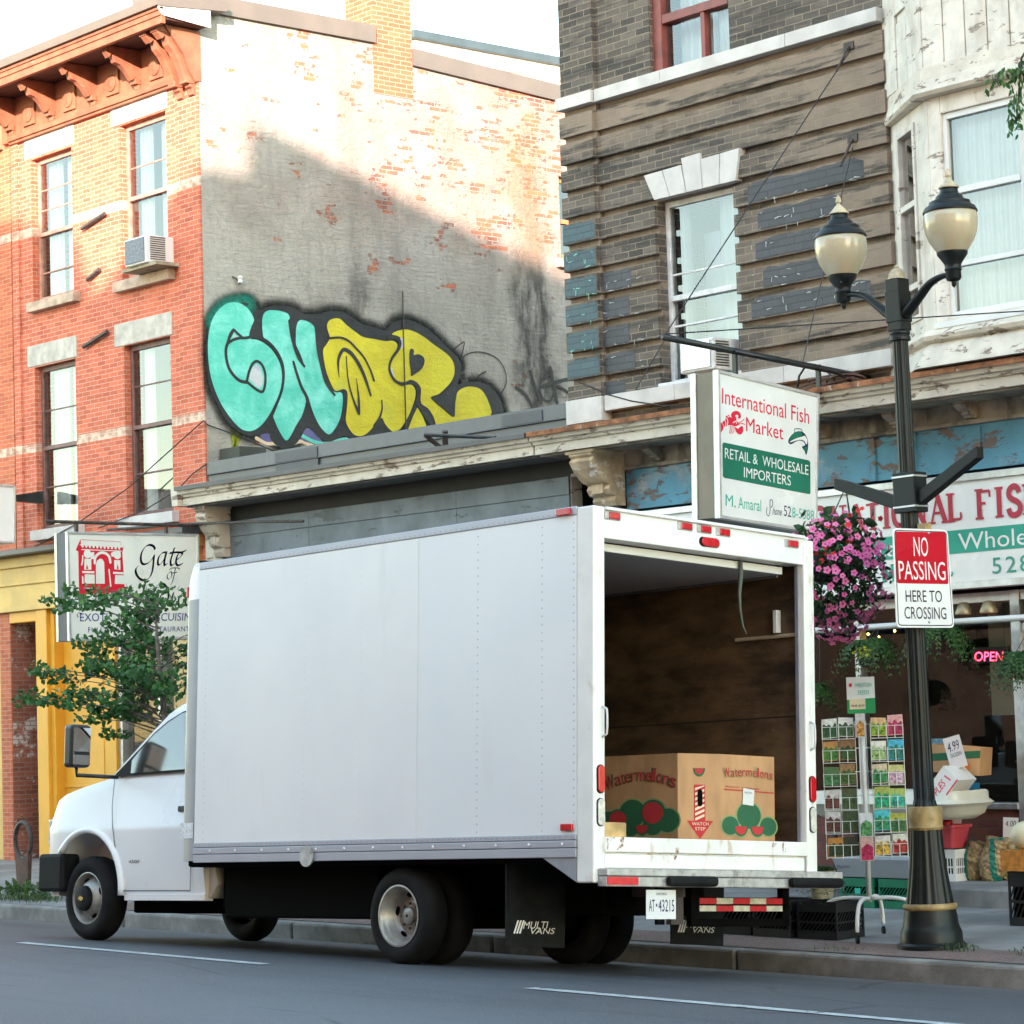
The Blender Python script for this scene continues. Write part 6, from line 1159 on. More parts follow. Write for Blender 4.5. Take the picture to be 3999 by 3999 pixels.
SER = {'R':[(0,0),(0,1),(.85,0)],'N':[(.05,0),(.05,1),(.85,1)],'A':[(0,0),(.9,0)],'T':[(.42,0)],'I':[(.2,0),(.2,1)],'L':[(.1,0),(.1,1)],'F':[(.1,0),(.1,1)],'H':[(.08,0),(.08,1),(.8,0),(.8,1)],'M':[(.08,0),(.92,0),(.08,1),(.92,1)],'E':[(.1,0),(.1,1)],'K':[(.08,0),(.08,1),(.85,0),(.8,1)]}
def slab(F, ch, x, z, w, h):
    thick = .3*w
    for i, s in enumerate(SL.get(ch, ())):
        p = [(x+a*w, z+.03*h+b*h*.94) for a, b in s]; thin = (ch in 'NA' and i in ((0,2) if ch == 'N' else (0,2))) or (ch in 'LFETSH' and i > 0)
        F.stroke(p, thick*(.42 if thin else 1), 3 if len(p) > 4 else 0, False)
    for a, b in SER.get(ch, ()): F.poly([(x+a*w-.26*w, z+b*h-(.07*h if b else 0)), (x+a*w+.26*w, z+b*h-(.07*h if b else 0)), (x+a*w+.26*w, z+b*h+(0 if b else .07*h)), (x+a*w-.26*w, z+b*h+(0 if b else .07*h))])
F = Flat(**NP, d=.003); x = -16.50
for ch, xx in zip('INTERNATIONALFISHMARKET', (-18.78,-18.6,-18.34,-18.1,-17.92,-17.68,-17.44,-17.24,-17.02,-16.95+.04,-16.74,-16.50-.22+.24-.0,-16.27,-15.93,-15.7,-15.52,-15.3,-14.9,-14.64,-14.4,-14.16,-13.92,-13.7)):
    pass
tx = -18.95
seq = [('I',.13),('N',.25),('T',.22),('E',.22),('R',.23),('N',.25),('A',.22),('T',.22),('I',.13),('O',.23),('N',.25),('A',.22),('L',.22)]
end = -16.08; tx = end-sum(w for c, w in seq)
for c, wd in seq: slab(F, c, tx+.02, 3.82, .19 if c != 'I' else .19, .28); tx += wd
tx = -15.95
for c, wd in [('F',.22),('I',.14),('S',.21),('H',.25),(' ',.16),('M',.27),('A',.22),('R',.23),('K',.23),('E',.22),('T',.22)]: slab(F, c, tx+.02, 3.82, .19, .29); tx += wd
F.build('red_lettering', m_nred, NS)
F = Flat(**NP, d=.003); F.poly([(-20.6,3.515),(-12.3,3.515),(-12.3,3.74),(-20.6,3.74)]); F.build('green_band', m_ngrn, NS)
F = Flat(**NP, d=.005); F.text('Wholesale', (-16.17,3.545), (-14.9,3.545), (-16.17,3.715), .08); F.text('Retail &', (-17.6,3.545), (-16.4,3.545), (-17.6,3.715), .045); F.build('white_lettering', m_sgn, NS)
F = Flat(**NP, d=.003); 
tx = -17.15
for c, wd in [('M',.22),('A',.18),('R',.18),('A',.18),('L',.16)]: slab(F, c, tx, 3.295, .15, .16); tx += wd
F.text('528-5388', (-15.78,3.295), (-14.55,3.295), (-15.78,3.455), .06, 0, 1.2); F.build('green_lettering', m_ngrn, NS)
# ---------------- street lamp ----------------
LX, LY = -13.6, 16.15
SLP = thing('street_lamp', 'black fluted twin street lamp with acorn globes and chipped gold-banded base', 'street lamp', (LX,LY,.175))
m_blk = mt('chipped black lamp paint', (.007,.010,.010), .42, var=.3, vs=5, spec=.3, peel=((.5,.55,.52), 4.2, .685, (1,1,1))); m_gold = mt('worn gold paint', (.36,.25,.10), .5, var=.25, vs=9, peel=((.6,.55,.45), 6, .66, (1,1,1)))
lean = MX.Translation((LX,LY,.175)) @ MX.Rotation(radians(-.7), 4, 'Y')
def lp(mb): mb.tr(lean); return mb
lp(MB()).lathe([(.27,-.02),(.27,.03),(.245,.05),(.24,.13),(.225,.16),(.215,.19),(.21,.24),(.2,.30)], n=48).build('base', m_blk, SLP, smooth=40)
lp(MB()).lathe([(.2,.30),(.212,.31),(.215,.325),(.21,.34),(.195,.35)], n=40, caps=False).build('gold_ring', m_gold, SLP, smooth=40)
lp(MB()).lathe([(.188,.35),(.165,.5),(.145,.65),(.132,.8),(.125,.93)], n=96, caps=False, flute=.06, fn=16).build('flared_base', m_blk, SLP, smooth=60)
lp(MB()).lathe([(.127,.92),(.138,.94),(.132,.96),(.137,1.0),(.137,1.06),(.128,1.1),(.105,1.105)], n=40, caps=False).build('gold_collar', m_gold, SLP, smooth=40)
lp(MB()).lathe([(.1,1.1),(.092,1.13),(.083,1.16)]+[(.083-.02*i/10, 1.16+3.66*i/10) for i in range(11)], n=96, caps=False, flute=.09, fn=12).build('shaft', m_blk, SLP, smooth=60)
lp(MB()).lathe([(.085,4.8),(.085,4.83),(.075,4.84),(.085,4.86),(.08,4.88)], n=32).box(-.068,.068,-.068,.068,4.88,5.3).box(-.075,.075,-.075,.075,4.95,5.2).build('head_block', m_blk, SLP, bevel=.006)
m_cap = mt('cream finial paint', (.48,.40,.26), .5, var=.2, vs=12)
lp(MB()).lathe([(.075,5.3),(.07,5.315),(.062,5.35),(.04,5.38),(.02,5.39),(.022,5.4),(.001,5.42)], n=24).build('post_finial', m_cap, SLP, smooth=40)
def _globe():
    g = G('frosted amber globe'); z = g.xyz()[2]; n = g.noise(60, 3)
    c = g.mix(n, (.44,.375,.25), (.52,.455,.32)); g.set(Base_Color=c, Roughness=.22, Subsurface_Weight=.35, Subsurface_Scale=.08, Coat_Weight=.4); return g.m
m_globe = _globe()
for s in (-1, 1):
    gx = .575*s
    arm = smoothpoly([(.06*s,0,5.0),(.14*s,0,5.06),(.24*s,0,5.14),(.34*s,0,5.215),(.46*s,0,5.25),(gx,0,5.25)], 4, False)
    a = lp(MB()).tube(arm, [.06-.034*i/(len(arm)-1) for i in range(len(arm))], 10, flat=.7).build('arm', m_blk, SLP, smooth=True)
    l = lp(MB()).lathe([(.001,5.14),(.018,5.16),(.02,5.19),(.05,5.2),(.062,5.22),(.06,5.27),(.07,5.285),(.062,5.3),(.068,5.33),(.095,5.37),(.12,5.405),(.122,5.425)], (gx,0,0), n=32, caps=False).build('lamp_cup', m_blk, SLP, smooth=40)
    lp(MB()).lathe([(.115,5.420),(.145,5.463),(.178,5.515),(.2,5.575),(.212,5.635),(.214,5.687),(.208,5.730),(.19,5.751)], (gx,0,0), n=40, caps=False).build('globe', m_globe, SLP, smooth=True)
    lp(MB()).lathe([(.213,5.734),(.215,5.747),(.195,5.781),(.165,5.798),(.16,5.824),(.115,5.841),(.105,5.867),(.075,5.893),(.068,5.927),(.062,5.945)], (gx,0,0), n=36, caps=False).build('lamp_hood', m_blk, SLP, smooth=35)
    lp(MB()).lathe([(.08,5.932),(.082,5.940),(.06,5.962),(.035,5.992),(.018,6.009),(.014,6.022),(.024,6.031),(.024,6.043),(.016,6.074),(.001,6.095)], (gx,0,0), n=24).build('globe_finial', m_cap, SLP, smooth=40)
lp(MB()).box(-.09,.13,-.08,.08,3.42,3.74).build('banner_clamp', m_blk, SLP, bevel=.006)
for z in (3.46, 3.7): lp(MB()).box(-.094,.134,-.084,.084,z,z+.014).build('clamp_band', m_alu, SLP)
for s, zt in ((-1,3.68),(1,3.78)):
    lp(MB()).prism([(s*.09,3.45),(s*.09,3.56),(s*.74,zt+.09),(s*.74,zt)], (0,-.045,0), (1,0,0), (0,0,1), (0,.09,0)).build('basket_arm', m_blk, SLP, bevel=.005)
# traffic sign
NPS = thing('traffic_sign', 'red and white no passing sign strapped to the lamp post', 'sign', (LX+.12,LY,3.0))
XN = -13.45; NQ = [(15.717,3.452),(16.381,3.452),(16.411,2.674),(15.714,2.677)]
def rq(q, k, r):
    cx, cy = sum(a for a, b in q)/4, sum(b for a, b in q)/4; q = [V((cx+(a-cx)*k, cy+(b-cy)*(1-(1-k)*.75))) for a, b in q]; out = []
    for i in range(4):
        p, a, b = q[i], q[i-1], q[(i+1) % 4]; u, v = (a-p).normalized()*r, (b-p).normalized()*r
        for t in (0,.33,.67,1): out.append(tuple(p+u*(1-t)**2+v*t**2))
    return out
MB().prism(rq(NQ,1,.045), (XN-.006,0,0), (0,1,0), (0,0,1), (.006,0,0)).build('sign_plate', mt('reflective white', (.78,.78,.78), .3, var=.02), NPS)
m_nsr = mt('traffic red', (.52,.004,.02), .28, var=.05); m_nsb = mt('traffic black', (.015,.014,.035), .4)
F = Flat((XN,0,0),(0,1,0),(0,0,1),.0015); F.poly(rq(NQ,.95,.035)); F.build('border_line', m_nsb, NPS)
a_, b_ = (15.724,3.018), (16.382,3.017)
F = Flat((XN,0,0),(0,1,0),(0,0,1),.0025); full = rq(NQ,.925,.03); F.poly(full); F.build('white_panel', MAT['reflective white'], NPS)
F = Flat((XN,0,0),(0,1,0),(0,0,1),.0035); top_ = [p for p in full if p[1] > (a_[1]+b_[1])/2]; qx = [p for p in [(15.739,3.428),(16.358,3.433),(16.362,3.018),(15.733,3.018)]]; F.poly(rq(qx,.985,.02)); F.build('red_panel', m_nsr, NPS)
F = Flat((XN,0,0),(0,1,0),(0,0,1),.005); F.text('NO', (15.953,3.237), (16.127,3.237), (15.955,3.396), .035); F.text('PASSING', (15.767,3.053), (16.329,3.051), (15.764,3.205), .035); F.build('white_lettering', MAT['reflective white'], NPS)
F = Flat((XN,0,0),(0,1,0),(0,0,1),.005); F.text('HERE TO', (15.832,2.878), (16.269,2.877), (15.831,2.974), -.006); F.text('CROSSING', (15.809,2.746), (16.313,2.742), (15.808,2.845), -.006); F.build('dark_lettering', m_nsb, NPS)
MB().ball((XN+.004,16.14,3.42), .012, 8, 5).ball((XN+.004,16.1,2.72), .012, 8, 5).build('bolt', m_alu, NPS, smooth=True)
MB().box(-13.53,-13.456,16.11,16.19,2.8,3.5).build('mount_strap', m_gold, NPS)

# ---------------- plants ----------------
def leafmat(name, c1, c2, c3, rough=.5):
    g = G(name); oi = g.n('NewGeometry'); r = oi.outputs['Random Per Island']; c = g.mix(r, c1, c2); c = g.mix(g.step(r, .8, 1, 0, .8), c, c3)
    c = g.mix(g.step(g.noise(7, 3), .4, .65, 0, .4), c, tuple(v*.5 for v in c1)); g.set(Base_Color=c, Roughness=rough, Specular_IOR_Level=.35)
    t = g.n('BsdfTranslucent', {'Color': c}); m = g.n('MixShader', {0: .3, 1: g.b.outputs[0], 2: t.outputs[0]}); g.nt.links.new(m.outputs[0], g.out.inputs[0]); MAT[name] = g.m; return g.m
m_gink = leafmat('ginkgo leaf', (.03,.105,.028), (.07,.20,.05), (.18,.32,.08)); m_fern = leafmat('fern leaf', (.02,.07,.016), (.05,.13,.03), (.13,.22,.05)); m_leaf = leafmat('basket leaf', (.016,.05,.018), (.035,.095,.03), (.09,.16,.05)); m_weed = leafmat('weed leaf', (.05,.10,.025), (.09,.16,.045), (.15,.2,.07))
m_bark = mt('bark', (.11,.09,.075), .85, var=.3, vs=12, bump=.5, bs=30)
R_ = random.Random(11)
def rvec(): 
    while 1:
        v = V((R_.uniform(-1,1), R_.uniform(-1,1), R_.uniform(-1,1)))
        if .01 < v.length < 1: return v
def fan_leaf(mb, p, s, d):
    """fan shaped leaf, stem at p, opening towards d"""
    d = d.normalized(); q = d.cross(rvec()).normalized(); n = d.cross(q); pts = [p]
    for k, a in enumerate((-.95,-.6,-.2,0,.2,.6,.95)): pts.append(p + (d*cos(a)+q*sin(a))*s*(1-.1*(k in (0,6))-.14*(k == 3)) + n*s*.16*abs(a))
    o = len(mb.v); mb.v += [tuple(x) for x in pts]; mb.f += [[o, o+i, o+i+1] for i in range(1, 7)]
def oval_leaf(mb, p, s, d, w=.45):
    d = d.normalized(); q = d.cross(rvec()).normalized(); n = d.cross(q); c = p+d*s*.5+n*s*.1
    mb.add([tuple(x) for x in (p, p+d*s*.3+q*s*w*.45, p+d*s*.7+q*s*w*.38, p+d*s-n*s*.1, p+d*s*.7-q*s*w*.38, p+d*s*.3-q*s*w*.45, c)], [(0,6,1),(1,6,2),(2,6,3),(3,6,4),(4,6,5),(5,6,0)])
TR = thing('tree', 'young green tree with fan-shaped leaves behind the truck cab', 'tree', (-24.3,16.1,.18))
CL = [(-26.305,16.1,3.536),(-26.102,16.1,3.602),(-25.874,16.1,3.604),(-25.591,16.1,3.664),(-25.369,16.1,3.681),(-25.43,16.1,3.52),(-25.234,16.1,3.598),(-25.045,16.1,3.543),(-24.88,16.1,3.623),(-24.643,16.1,3.536),(-24.886,16.1,3.475),(-24.674,16.1,3.405),(-24.435,16.1,3.451),(-24.97,16.1,3.377),(-24.785,16.1,3.308),(-24.518,16.1,3.324),(-24.762,16.1,3.19),(-24.899,16.1,3.122),(-25.194,16.1,3.18),(-25.279,16.1,3.11),(-25.063,16.1,3.056),(-24.795,16.1,3.03),(-24.58,16.1,3.079),(-24.399,16.1,3.013),(-24.191,16.1,2.99),(-23.986,16.1,2.967),(-25.558,16.1,3.017),(-25.445,16.1,3.072),(-26.244,16.1,2.787),(-26.013,16.1,2.854),(-25.846,16.1,2.773),(-25.674,16.1,2.887),(-25.566,16.1,2.778),(-25.372,16.1,2.816),(-25.178,16.1,2.868),(-24.99,16.1,2.831),(-24.801,16.1,2.868),(-24.59,16.1,2.802),(-24.378,16.1,2.852),(-24.173,16.1,2.787),(-23.966,16.1,2.808),(-25.076,16.1,2.687),(-24.834,16.1,2.679),(-24.596,16.1,2.656),(-24.359,16.1,2.678),(-24.126,16.1,2.67),(-23.948,16.1,2.621),(-25.243,16.1,2.589),(-25.027,16.1,2.538),(-24.813,16.1,2.532),(-24.574,16.1,2.525),(-24.338,16.1,2.532),(-24.105,16.1,2.539),(-23.929,16.1,2.448),(-25.63,16.1,2.556),(-25.467,16.1,2.462),(-25.799,16.1,2.516),(-26.025,16.1,2.507),(-26.197,16.1,2.466),(-26.397,16.1,2.518),(-26.659,16.1,2.525),(-26.837,16.1,2.484),(-25.359,16.1,2.399),(-25.169,16.1,2.365),(-24.952,16.1,2.389),(-24.738,16.1,2.383),(-24.526,16.1,2.407),(-24.956,16.1,2.286),(-24.769,16.1,2.267),(-25.364,16.1,2.266),(-25.147,16.1,2.232),(-25.125,16.1,2.084),(-26.361,16.1,2.73),(-26.473,16.1,2.841),(-23.505,16.1,2.961),(-23.639,16.1,2.753),(-23.519,16.1,2.607),(-23.751,16.1,3.114)]
RD = 0.15
cr = MB(); br = MB()
br.tube([(-24.28,16.1,.15),(-24.27,16.1,1.2),(-24.24,16.12,2.2),(-24.3,16.08,3.0),(-24.34,16.1,3.45)], [.05,.045,.035,.02,.006], 8)
for k, c in enumerate(CL):
    c = V(c); c.y += R_.uniform(-.45,.45); dx = abs(c.x+24.3); small = dx > .75 or c.z < 2.35; r = RD*(.55 if small else 1.0)*R_.uniform(.8,1.2); nlv = int((20 if small else 40)*R_.uniform(.8,1.2))
    base = V((-24.28, 16.1, max(1.7, min(3.5, c.z-.12-.12*dx)))); mid = base.lerp(c, .5)+V((0,0,.06)); br.tube([base, mid, c], [.009,.006,.003], 5)
    for i in range(nlv):
        d = rvec(); p = c+V((d.x*1.35,d.y,d.z*.85))*r; fan_leaf(cr, p, R_.uniform(.038,.066), d+V((0,0,-.6)))
    for t in (.45,.6,.75,.9):
        if dx > .4:
            for i in range(5): d = rvec(); fan_leaf(cr, mid.lerp(c, t)+d*.05, R_.uniform(.04,.06), d+V((0,0,-.5)))
br.build('trunk', m_bark, TR, smooth=True); cr.build('crown', m_gink, TR)
T2 = thing('tree', 'drooping leafy branch of a tree entering at the top right corner', 'tree', (-10.8,16.3,.18))
br = MB().tube([(-10.8,16.3,.1),(-10.8,16.3,3),(-10.9,16.3,6.2),(-11.2,16.35,7.6)], [.12,.11,.09,.05], 10); br.tube([(-10.9,16.3,6.2),(-11.6,16.4,7.3),(-12.3,16.5,7.4),(-12.6,16.5,7.1),(-12.68,16.5,6.6)], [.05,.035,.02,.01,.004], 7); br.build('trunk', m_bark, T2, smooth=True)
cr = MB()
for (a, b, n) in (((-12.25,16.5,7.35),(-12.62,16.5,6.95),60),((-12.62,16.5,7.05),(-12.72,16.5,6.55),90),((-12.5,16.5,7.1),(-12.9,16.45,6.95),40),((-12.2,16.5,7.3),(-12.35,16.5,6.8),50),((-11.2,16.4,7.6),(-12.2,16.5,7.5),150)):
    for i in range(n): p = V(a).lerp(V(b), R_.random())+rvec()*.07; oval_leaf(cr, p, R_.uniform(.05,.08), rvec()+V((0,0,-1)))
for i in range(900): p = V((-11.1,16.3,8.3))+rvec()*1.1; oval_leaf(cr, p, R_.uniform(.06,.1), rvec())
cr.build('crown', m_gink, T2)
def fern(name, lab, c, r, n, pot=True, hang=None, seed=1, droop=1.0):
    global R_; R_ = random.Random(seed); c = V(c); o = thing(name, lab, 'plant', c); mb = MB()
    for i in range(n):
        a = R_.uniform(0, 2*pi); L = r*R_.uniform(.65,1.1); up = R_.uniform(.1,.6); pr = None
        for k in range(15):
            t = k/14; p = c+V((cos(a)*L*t, sin(a)*L*t, L*(up*t*1.1-droop*1.15*t*t*t)+.04))
            if pr is not None:
                d = (p-pr).normalized(); s = d.cross(V((0,0,1))).normalized(); w = .07*(1-.75*t)*(.6+r)*1.35
                for sg in (1,-1): mb.add([tuple(x) for x in (pr, pr+d*.014+s*sg*w*.5+V((0,0,-.003)), pr+s*sg*w+d*.012+V((0,0,-.01)), pr+s*sg*w*.5-d*.006)], [(0,1,2,3)])
            pr = p
    mb.build('fronds', m_fern, o)
    if pot: MB().lathe([(.06,-.17),(.09,-.14),(.115,0),(.12,.02)], c, n=18).build('pot', mt('brown plastic pot', (.05,.03,.02), .6), o, smooth=40)
    if hang: 
        mb = MB()
        for k in range(3): mb.tube([c+V((.11*cos(k*2.1),.11*sin(k*2.1),0)), V(hang)], .004, 4)
        mb.build('hanger', m_wire, o)
    return o
f1 = (-16.968,19.4,2.627); fern('hanging_fern', 'hanging fern with a yellow tag, left of the lamp post', f1, .38, 90, True, (f1[0],19.55,2.85), 3)
f2 = (-16.169,19.45,2.727); fern('hanging_fern', 'leafy hanging fern half hidden behind the lamp post', f2, .40, 95, True, (f2[0],19.55,2.85), 5)
f3 = (-15.056,19.3,2.445); fern('hanging_fern', 'green hanging fern at the right edge of the photo', f3, .34, 95, True, (f3[0],19.55,2.85), 7, 1.2)
f4 = (-17.733,19.4,2.241); fern('hanging_fern', 'hanging fern mostly hidden by the right post of the truck', f4, .34, 60, True, (f4[0],19.55,2.85), 9)
p_ = V(f1); mb = MB()
for i in range(26): oval_leaf(mb, V((-16.862,19.2,2.592))+V((R_.uniform(-.09,.09),0,R_.uniform(-.03,.03))), .05, rvec(), .7)
tag(mb.build('yellow_flowers', leafmat('yellow petal', (.55,.5,.02), (.65,.6,.04), (.4,.5,.05))), 'cluster of yellow flowers at the top of the hanging fern', 'flowers')
# flower basket on the lamp arm
FB = thing('flower_basket', 'hanging basket of pink petunias with red begonias on the lamp post', 'flower basket', (-14.36,16.15,3.2))
FC = V((-14.42,16.12,3.16)); R_ = random.Random(21)
MB().lathe([(.02,-.1),(.14,-.08),(.22,.02),(.25,.14)], FC, n=20).build('basket', mt('dark moss basket', (.03,.03,.02), .9), FB, smooth=True)
mb = MB()
for k in range(4): mb.tube([FC+V((.24*cos(k*pi/2),.24*sin(k*pi/2),.14)), (-14.3,16.15,3.86)], .005, 4)
mb.build('hanger', m_wire, FB)
def on_basket():
    while 1:
        d = rvec().normalized(); 
        if d.z > -.96: break
    rz = .56 if d.z < 0 else .42; return FC+V((d.x*.43, d.y*.43, d.z*rz+.03))*R_.uniform(.82,1.1)+V((0,0,0)), d
def on_basket2():
    p, d = on_basket(); z = (p.z-FC.z)
    if z < -.2: s = 1-.45*((-z-.2)/.4); p.x = FC.x+(p.x-FC.x)*s; p.y = FC.y+(p.y-FC.y)*s
    return p, d
mb = MB()
for i in range(1900):
    p, d = on_basket2(); p = FC+(p-FC)*R_.uniform(.55,1.0); oval_leaf(mb, p, R_.uniform(.04,.075), d*.6+rvec()+V((0,0,-.3)), .5)
for i in range(50):   # large begonia leaves up top
    p = FC+V((R_.uniform(-.2,.28),R_.uniform(-.2,.2),R_.uniform(.28,.5))); oval_leaf(mb, p, R_.uniform(.1,.15), rvec()+V((0,0,-.2)), .6)
mb.build('foliage', m_leaf, FB)
def petal_mat(name, c, e):
    g = G(name); r = g.n('ObjectInfo').outputs['Random']; x = g.n('NewGeometry').outputs['Random Per Island']; g.set(Base_Color=g.mix(g.math('ADD', g.math('MULTIPLY', r, .6), g.math('MULTIPLY', x, .4)), c, e), Roughness=.6); MAT[name] = g.m; return g.m
m_pink = petal_mat('pink petal', (.60,.07,.27), (.74,.22,.44)); m_throat = mt('dark pink throat', (.33,.015,.10), .6); m_begon = petal_mat('red petal', (.45,.012,.02), (.62,.04,.03))
def flower_mesh(name, r, m1, m2):
    n = 20; vs = [(0,0,-.4*r)]+[(.22*r*cos(2*pi*i/n), .22*r*sin(2*pi*i/n), -.1*r) for i in range(n)]; fs = []
    for i in range(n): a = 2*pi*i/n; k = r*(.86+.14*cos(5*a)); vs.append((k*cos(a), k*sin(a), .08*r*cos(10*a)))
    fs = [(0,1+i,1+(i+1) % n) for i in range(n)]+[(1+i,1+n+i,1+n+(i+1) % n,1+(i+1) % n) for i in range(n)]
    me = bpy.data.meshes.new(name); me.from_pydata(vs, [], fs); me.materials.append(m1); me.materials.append(m2)
    for i, p in enumerate(me.polygons): p.material_index = 1 if i < n else 0
    return me
fm = flower_mesh('petunia', .031, m_pink, m_throat); fr_ = flower_mesh('begonia', .026, m_begon, m_begon)
cd = V((.66,-.75,.05))
spots = []
while len(spots) < 460:
    p, d = on_basket2()
    if R_.random() < .35 and p.z > FC.z+.33: continue
    spots.append((p, d))
spots.sort(key=lambda s: -(s[1].dot(cd)))
def place(me, p, d, nm='flower'):
    q = (d+cd*.45+rvec()*.45).normalized().to_track_quat('Z', 'Y'); o = bpy.data.objects.new(nm, me); COL.objects.link(o); o.parent = FB; o.matrix_parent_inverse = wmat(FB).inverted()
    s = R_.uniform(.8,1.15); o.matrix_basis = MX.Translation(p) @ q.to_matrix().to_4x4() @ MX.Diagonal((s,s,s,1)); return o
vis = spots[:100]
for p, d in vis: place(fm, p+d*.03, d)
mb = MB()
for p, d in spots[100:]:
    q = (d+rvec()*.5).normalized().to_track_quat('Z','Y').to_matrix().to_4x4(); mb.tr(MX.Translation(p+d*.03) @ q); mb.add([tuple(v.co) for v in fm.vertices], [tuple(f.vertices) for f in fm.polygons])
mb.m = None; o = mb.build('blossoms', m_pink, FB); o['kind'] = 'stuff'
for i in range(34):
    p = FC+V((R_.uniform(-.30,.30),R_.uniform(-.38,-.05),R_.uniform(.05,.28))) if i < 22 else FC+V((R_.uniform(.0,.4),R_.uniform(-.3,.2),R_.uniform(.25,.5)))
    place(fr_, p, V((.3,-.6,.3)), 'red_flower')
# ---------------- seed rack ----------------
RC = V((-14.525,16.486,.18)); T_ = V((.75,.66,0)); N_ = V((.66,-.75,0))
SR = thing('seed_rack', 'white wire seed rack with a header card standing by the lamp post', 'rack', RC)
m_rw = mt('white rack enamel', (.72,.71,.68), .4, var=.08, dirt=((.45,.3,.2), 6, .64, .6)); m_wirew = mt('white wire', (.68,.72,.68), .4)
ZT = (-14.425,16.42,1.99)[2]
MB().tube([RC+V((0,0,.3)), RC+V((0,0,ZT-RC.z+.02))], .022, 12).build('post', m_rw, SR, smooth=True)
for k in range(4):
    a = radians(-63+90*k); d = V((cos(a), sin(a), 0)); p = smoothpoly([tuple(RC+d*.02+V((0,0,.33))), tuple(RC+d*.2+V((0,0,.335))), tuple(RC+d*.34+V((0,0,.30))), tuple(RC+d*.41+V((0,0,.2))), tuple(RC+d*.43+V((0,0,.09)))], 4, False)
    l = MB().tube(p, .017, 8).build('leg', m_rw, SR, smooth=True)
    c = RC+d*.43+V((0,0,.035)); MB().tr(MX.Translation(c) @ MX.Rotation(a+.5, 4, 'Z')).lathe([(.012,-.012),(.032,-.012),(.036,-.006),(.036,.006),(.032,.012),(.012,.012)], ax='y', n=16).build('caster', m_rub, l, smooth=40)
hd = RC+V((0,0,ZT-RC.z+.03)); HW, HH = .115, .3
F = dict(u=T_, v=(0,0,1)); ho = hd-T_*.115
mb = MB().prism([(0,0),(.23,0),(.23,HH),(0,HH)], ho, T_, (0,0,1), -N_*.008); hb = mb.build('header_card', mt('header white', (.76,.77,.75), .5), SR)
Fh = Flat(ho, T_, (0,0,1), .002); Fh.poly([(0,0),(.23,0),(.23,.125),(0,.115)]); Fh.build('header_green', mt('header green', (.01,.26,.08), .5), hb)
Fh = Flat(ho, T_, (0,0,1), .004); Fh.text('WESTON', (.07,.215), (.205,.218), (.07,.252), .02, .1); Fh.text('SEEDS', (.09,.155), (.185,.157), (.09,.192), .02, .1); Fh.build('header_lettering', m_steal, hb)
Fh = Flat(ho, T_, (0,0,1), .004); Fh.poly([(.02,.035),(.15,.035),(.15,.12),(.02,.12)]); Fh.build('price_card', m_cream2, hb); Fh = Flat(ho, T_, (0,0,1), .006); Fh.text('$2.49  $2.99', (.035,.055), (.14,.055), (.035,.075)); Fh.build('price_writing', m_snavy, hb)
Fh = Flat(ho, T_, (0,0,1), .004); Fh.poly([(.033+.014*cos(i*pi/5), .235+.017*sin(i*pi/5)) for i in range(10)]); Fh.build('tulip_mark', m_sred, hb)
PW, PH, DZ = .125, .165, .193
wires = MB(); PK = []
names = {0:'left',1:'right'}; rows = ('top','second','third','fourth','fifth','bottom')
DES = [[('dark green','white',(.015,.09,.03),(.7,.72,.7)),('green and white','pale',(.06,.14,.06),(.72,.72,.72)),('lime green','peach',(.26,.42,.04),(.70,.45,.25)),('berry pink','pink',(.45,.03,.12),(.68,.35,.36))],
 [('leaf green','orange',(.06,.20,.03),(.5,.25,.08)),('dark moss','brown',(.03,.09,.02),(.25,.13,.06)),('white','white',(.35,.5,.2),(.75,.74,.68)),('sky blue','blue',(.02,.2,.16),(.06,.42,.62))],
 [('mid green','green',(.05,.2,.07),(.08,.16,.06)),('olive','tan',(.05,.12,.02),(.3,.18,.08)),('bright green','cream',(.03,.25,.08),(.66,.55,.38)),('pale pink flowered','lilac',(.58,.38,.5),(.5,.5,.2))],
 [('maroon','grey',(.12,.035,.03),(.55,.53,.52)),('dull green','dark',(.05,.1,.03),(.06,.08,.03)),('mint leafed','lime',(.02,.42,.22),(.36,.42,.1)),('turquoise leafed','lime',(.03,.42,.34),(.35,.45,.12))],
 [('dark maroon','grey',(.10,.03,.025),(.55,.53,.54)),('deep green','dark',(.03,.08,.02),(.05,.07,.03)),('cyan','blue',(.04,.3,.12),(.08,.55,.62)),('olive green','yellow',(.03,.13,.04),(.35,.36,.06))],
 [('amber topped','orange',(.02,.05,.015),(.45,.2,.04)),('blackish green','dark',(.015,.035,.012),(.03,.04,.02)),('yellow squash','white',(.68,.42,.06),(.7,.68,.64)),('watermelon red','white',(.42,.04,.03),(.6,.62,.56))]]
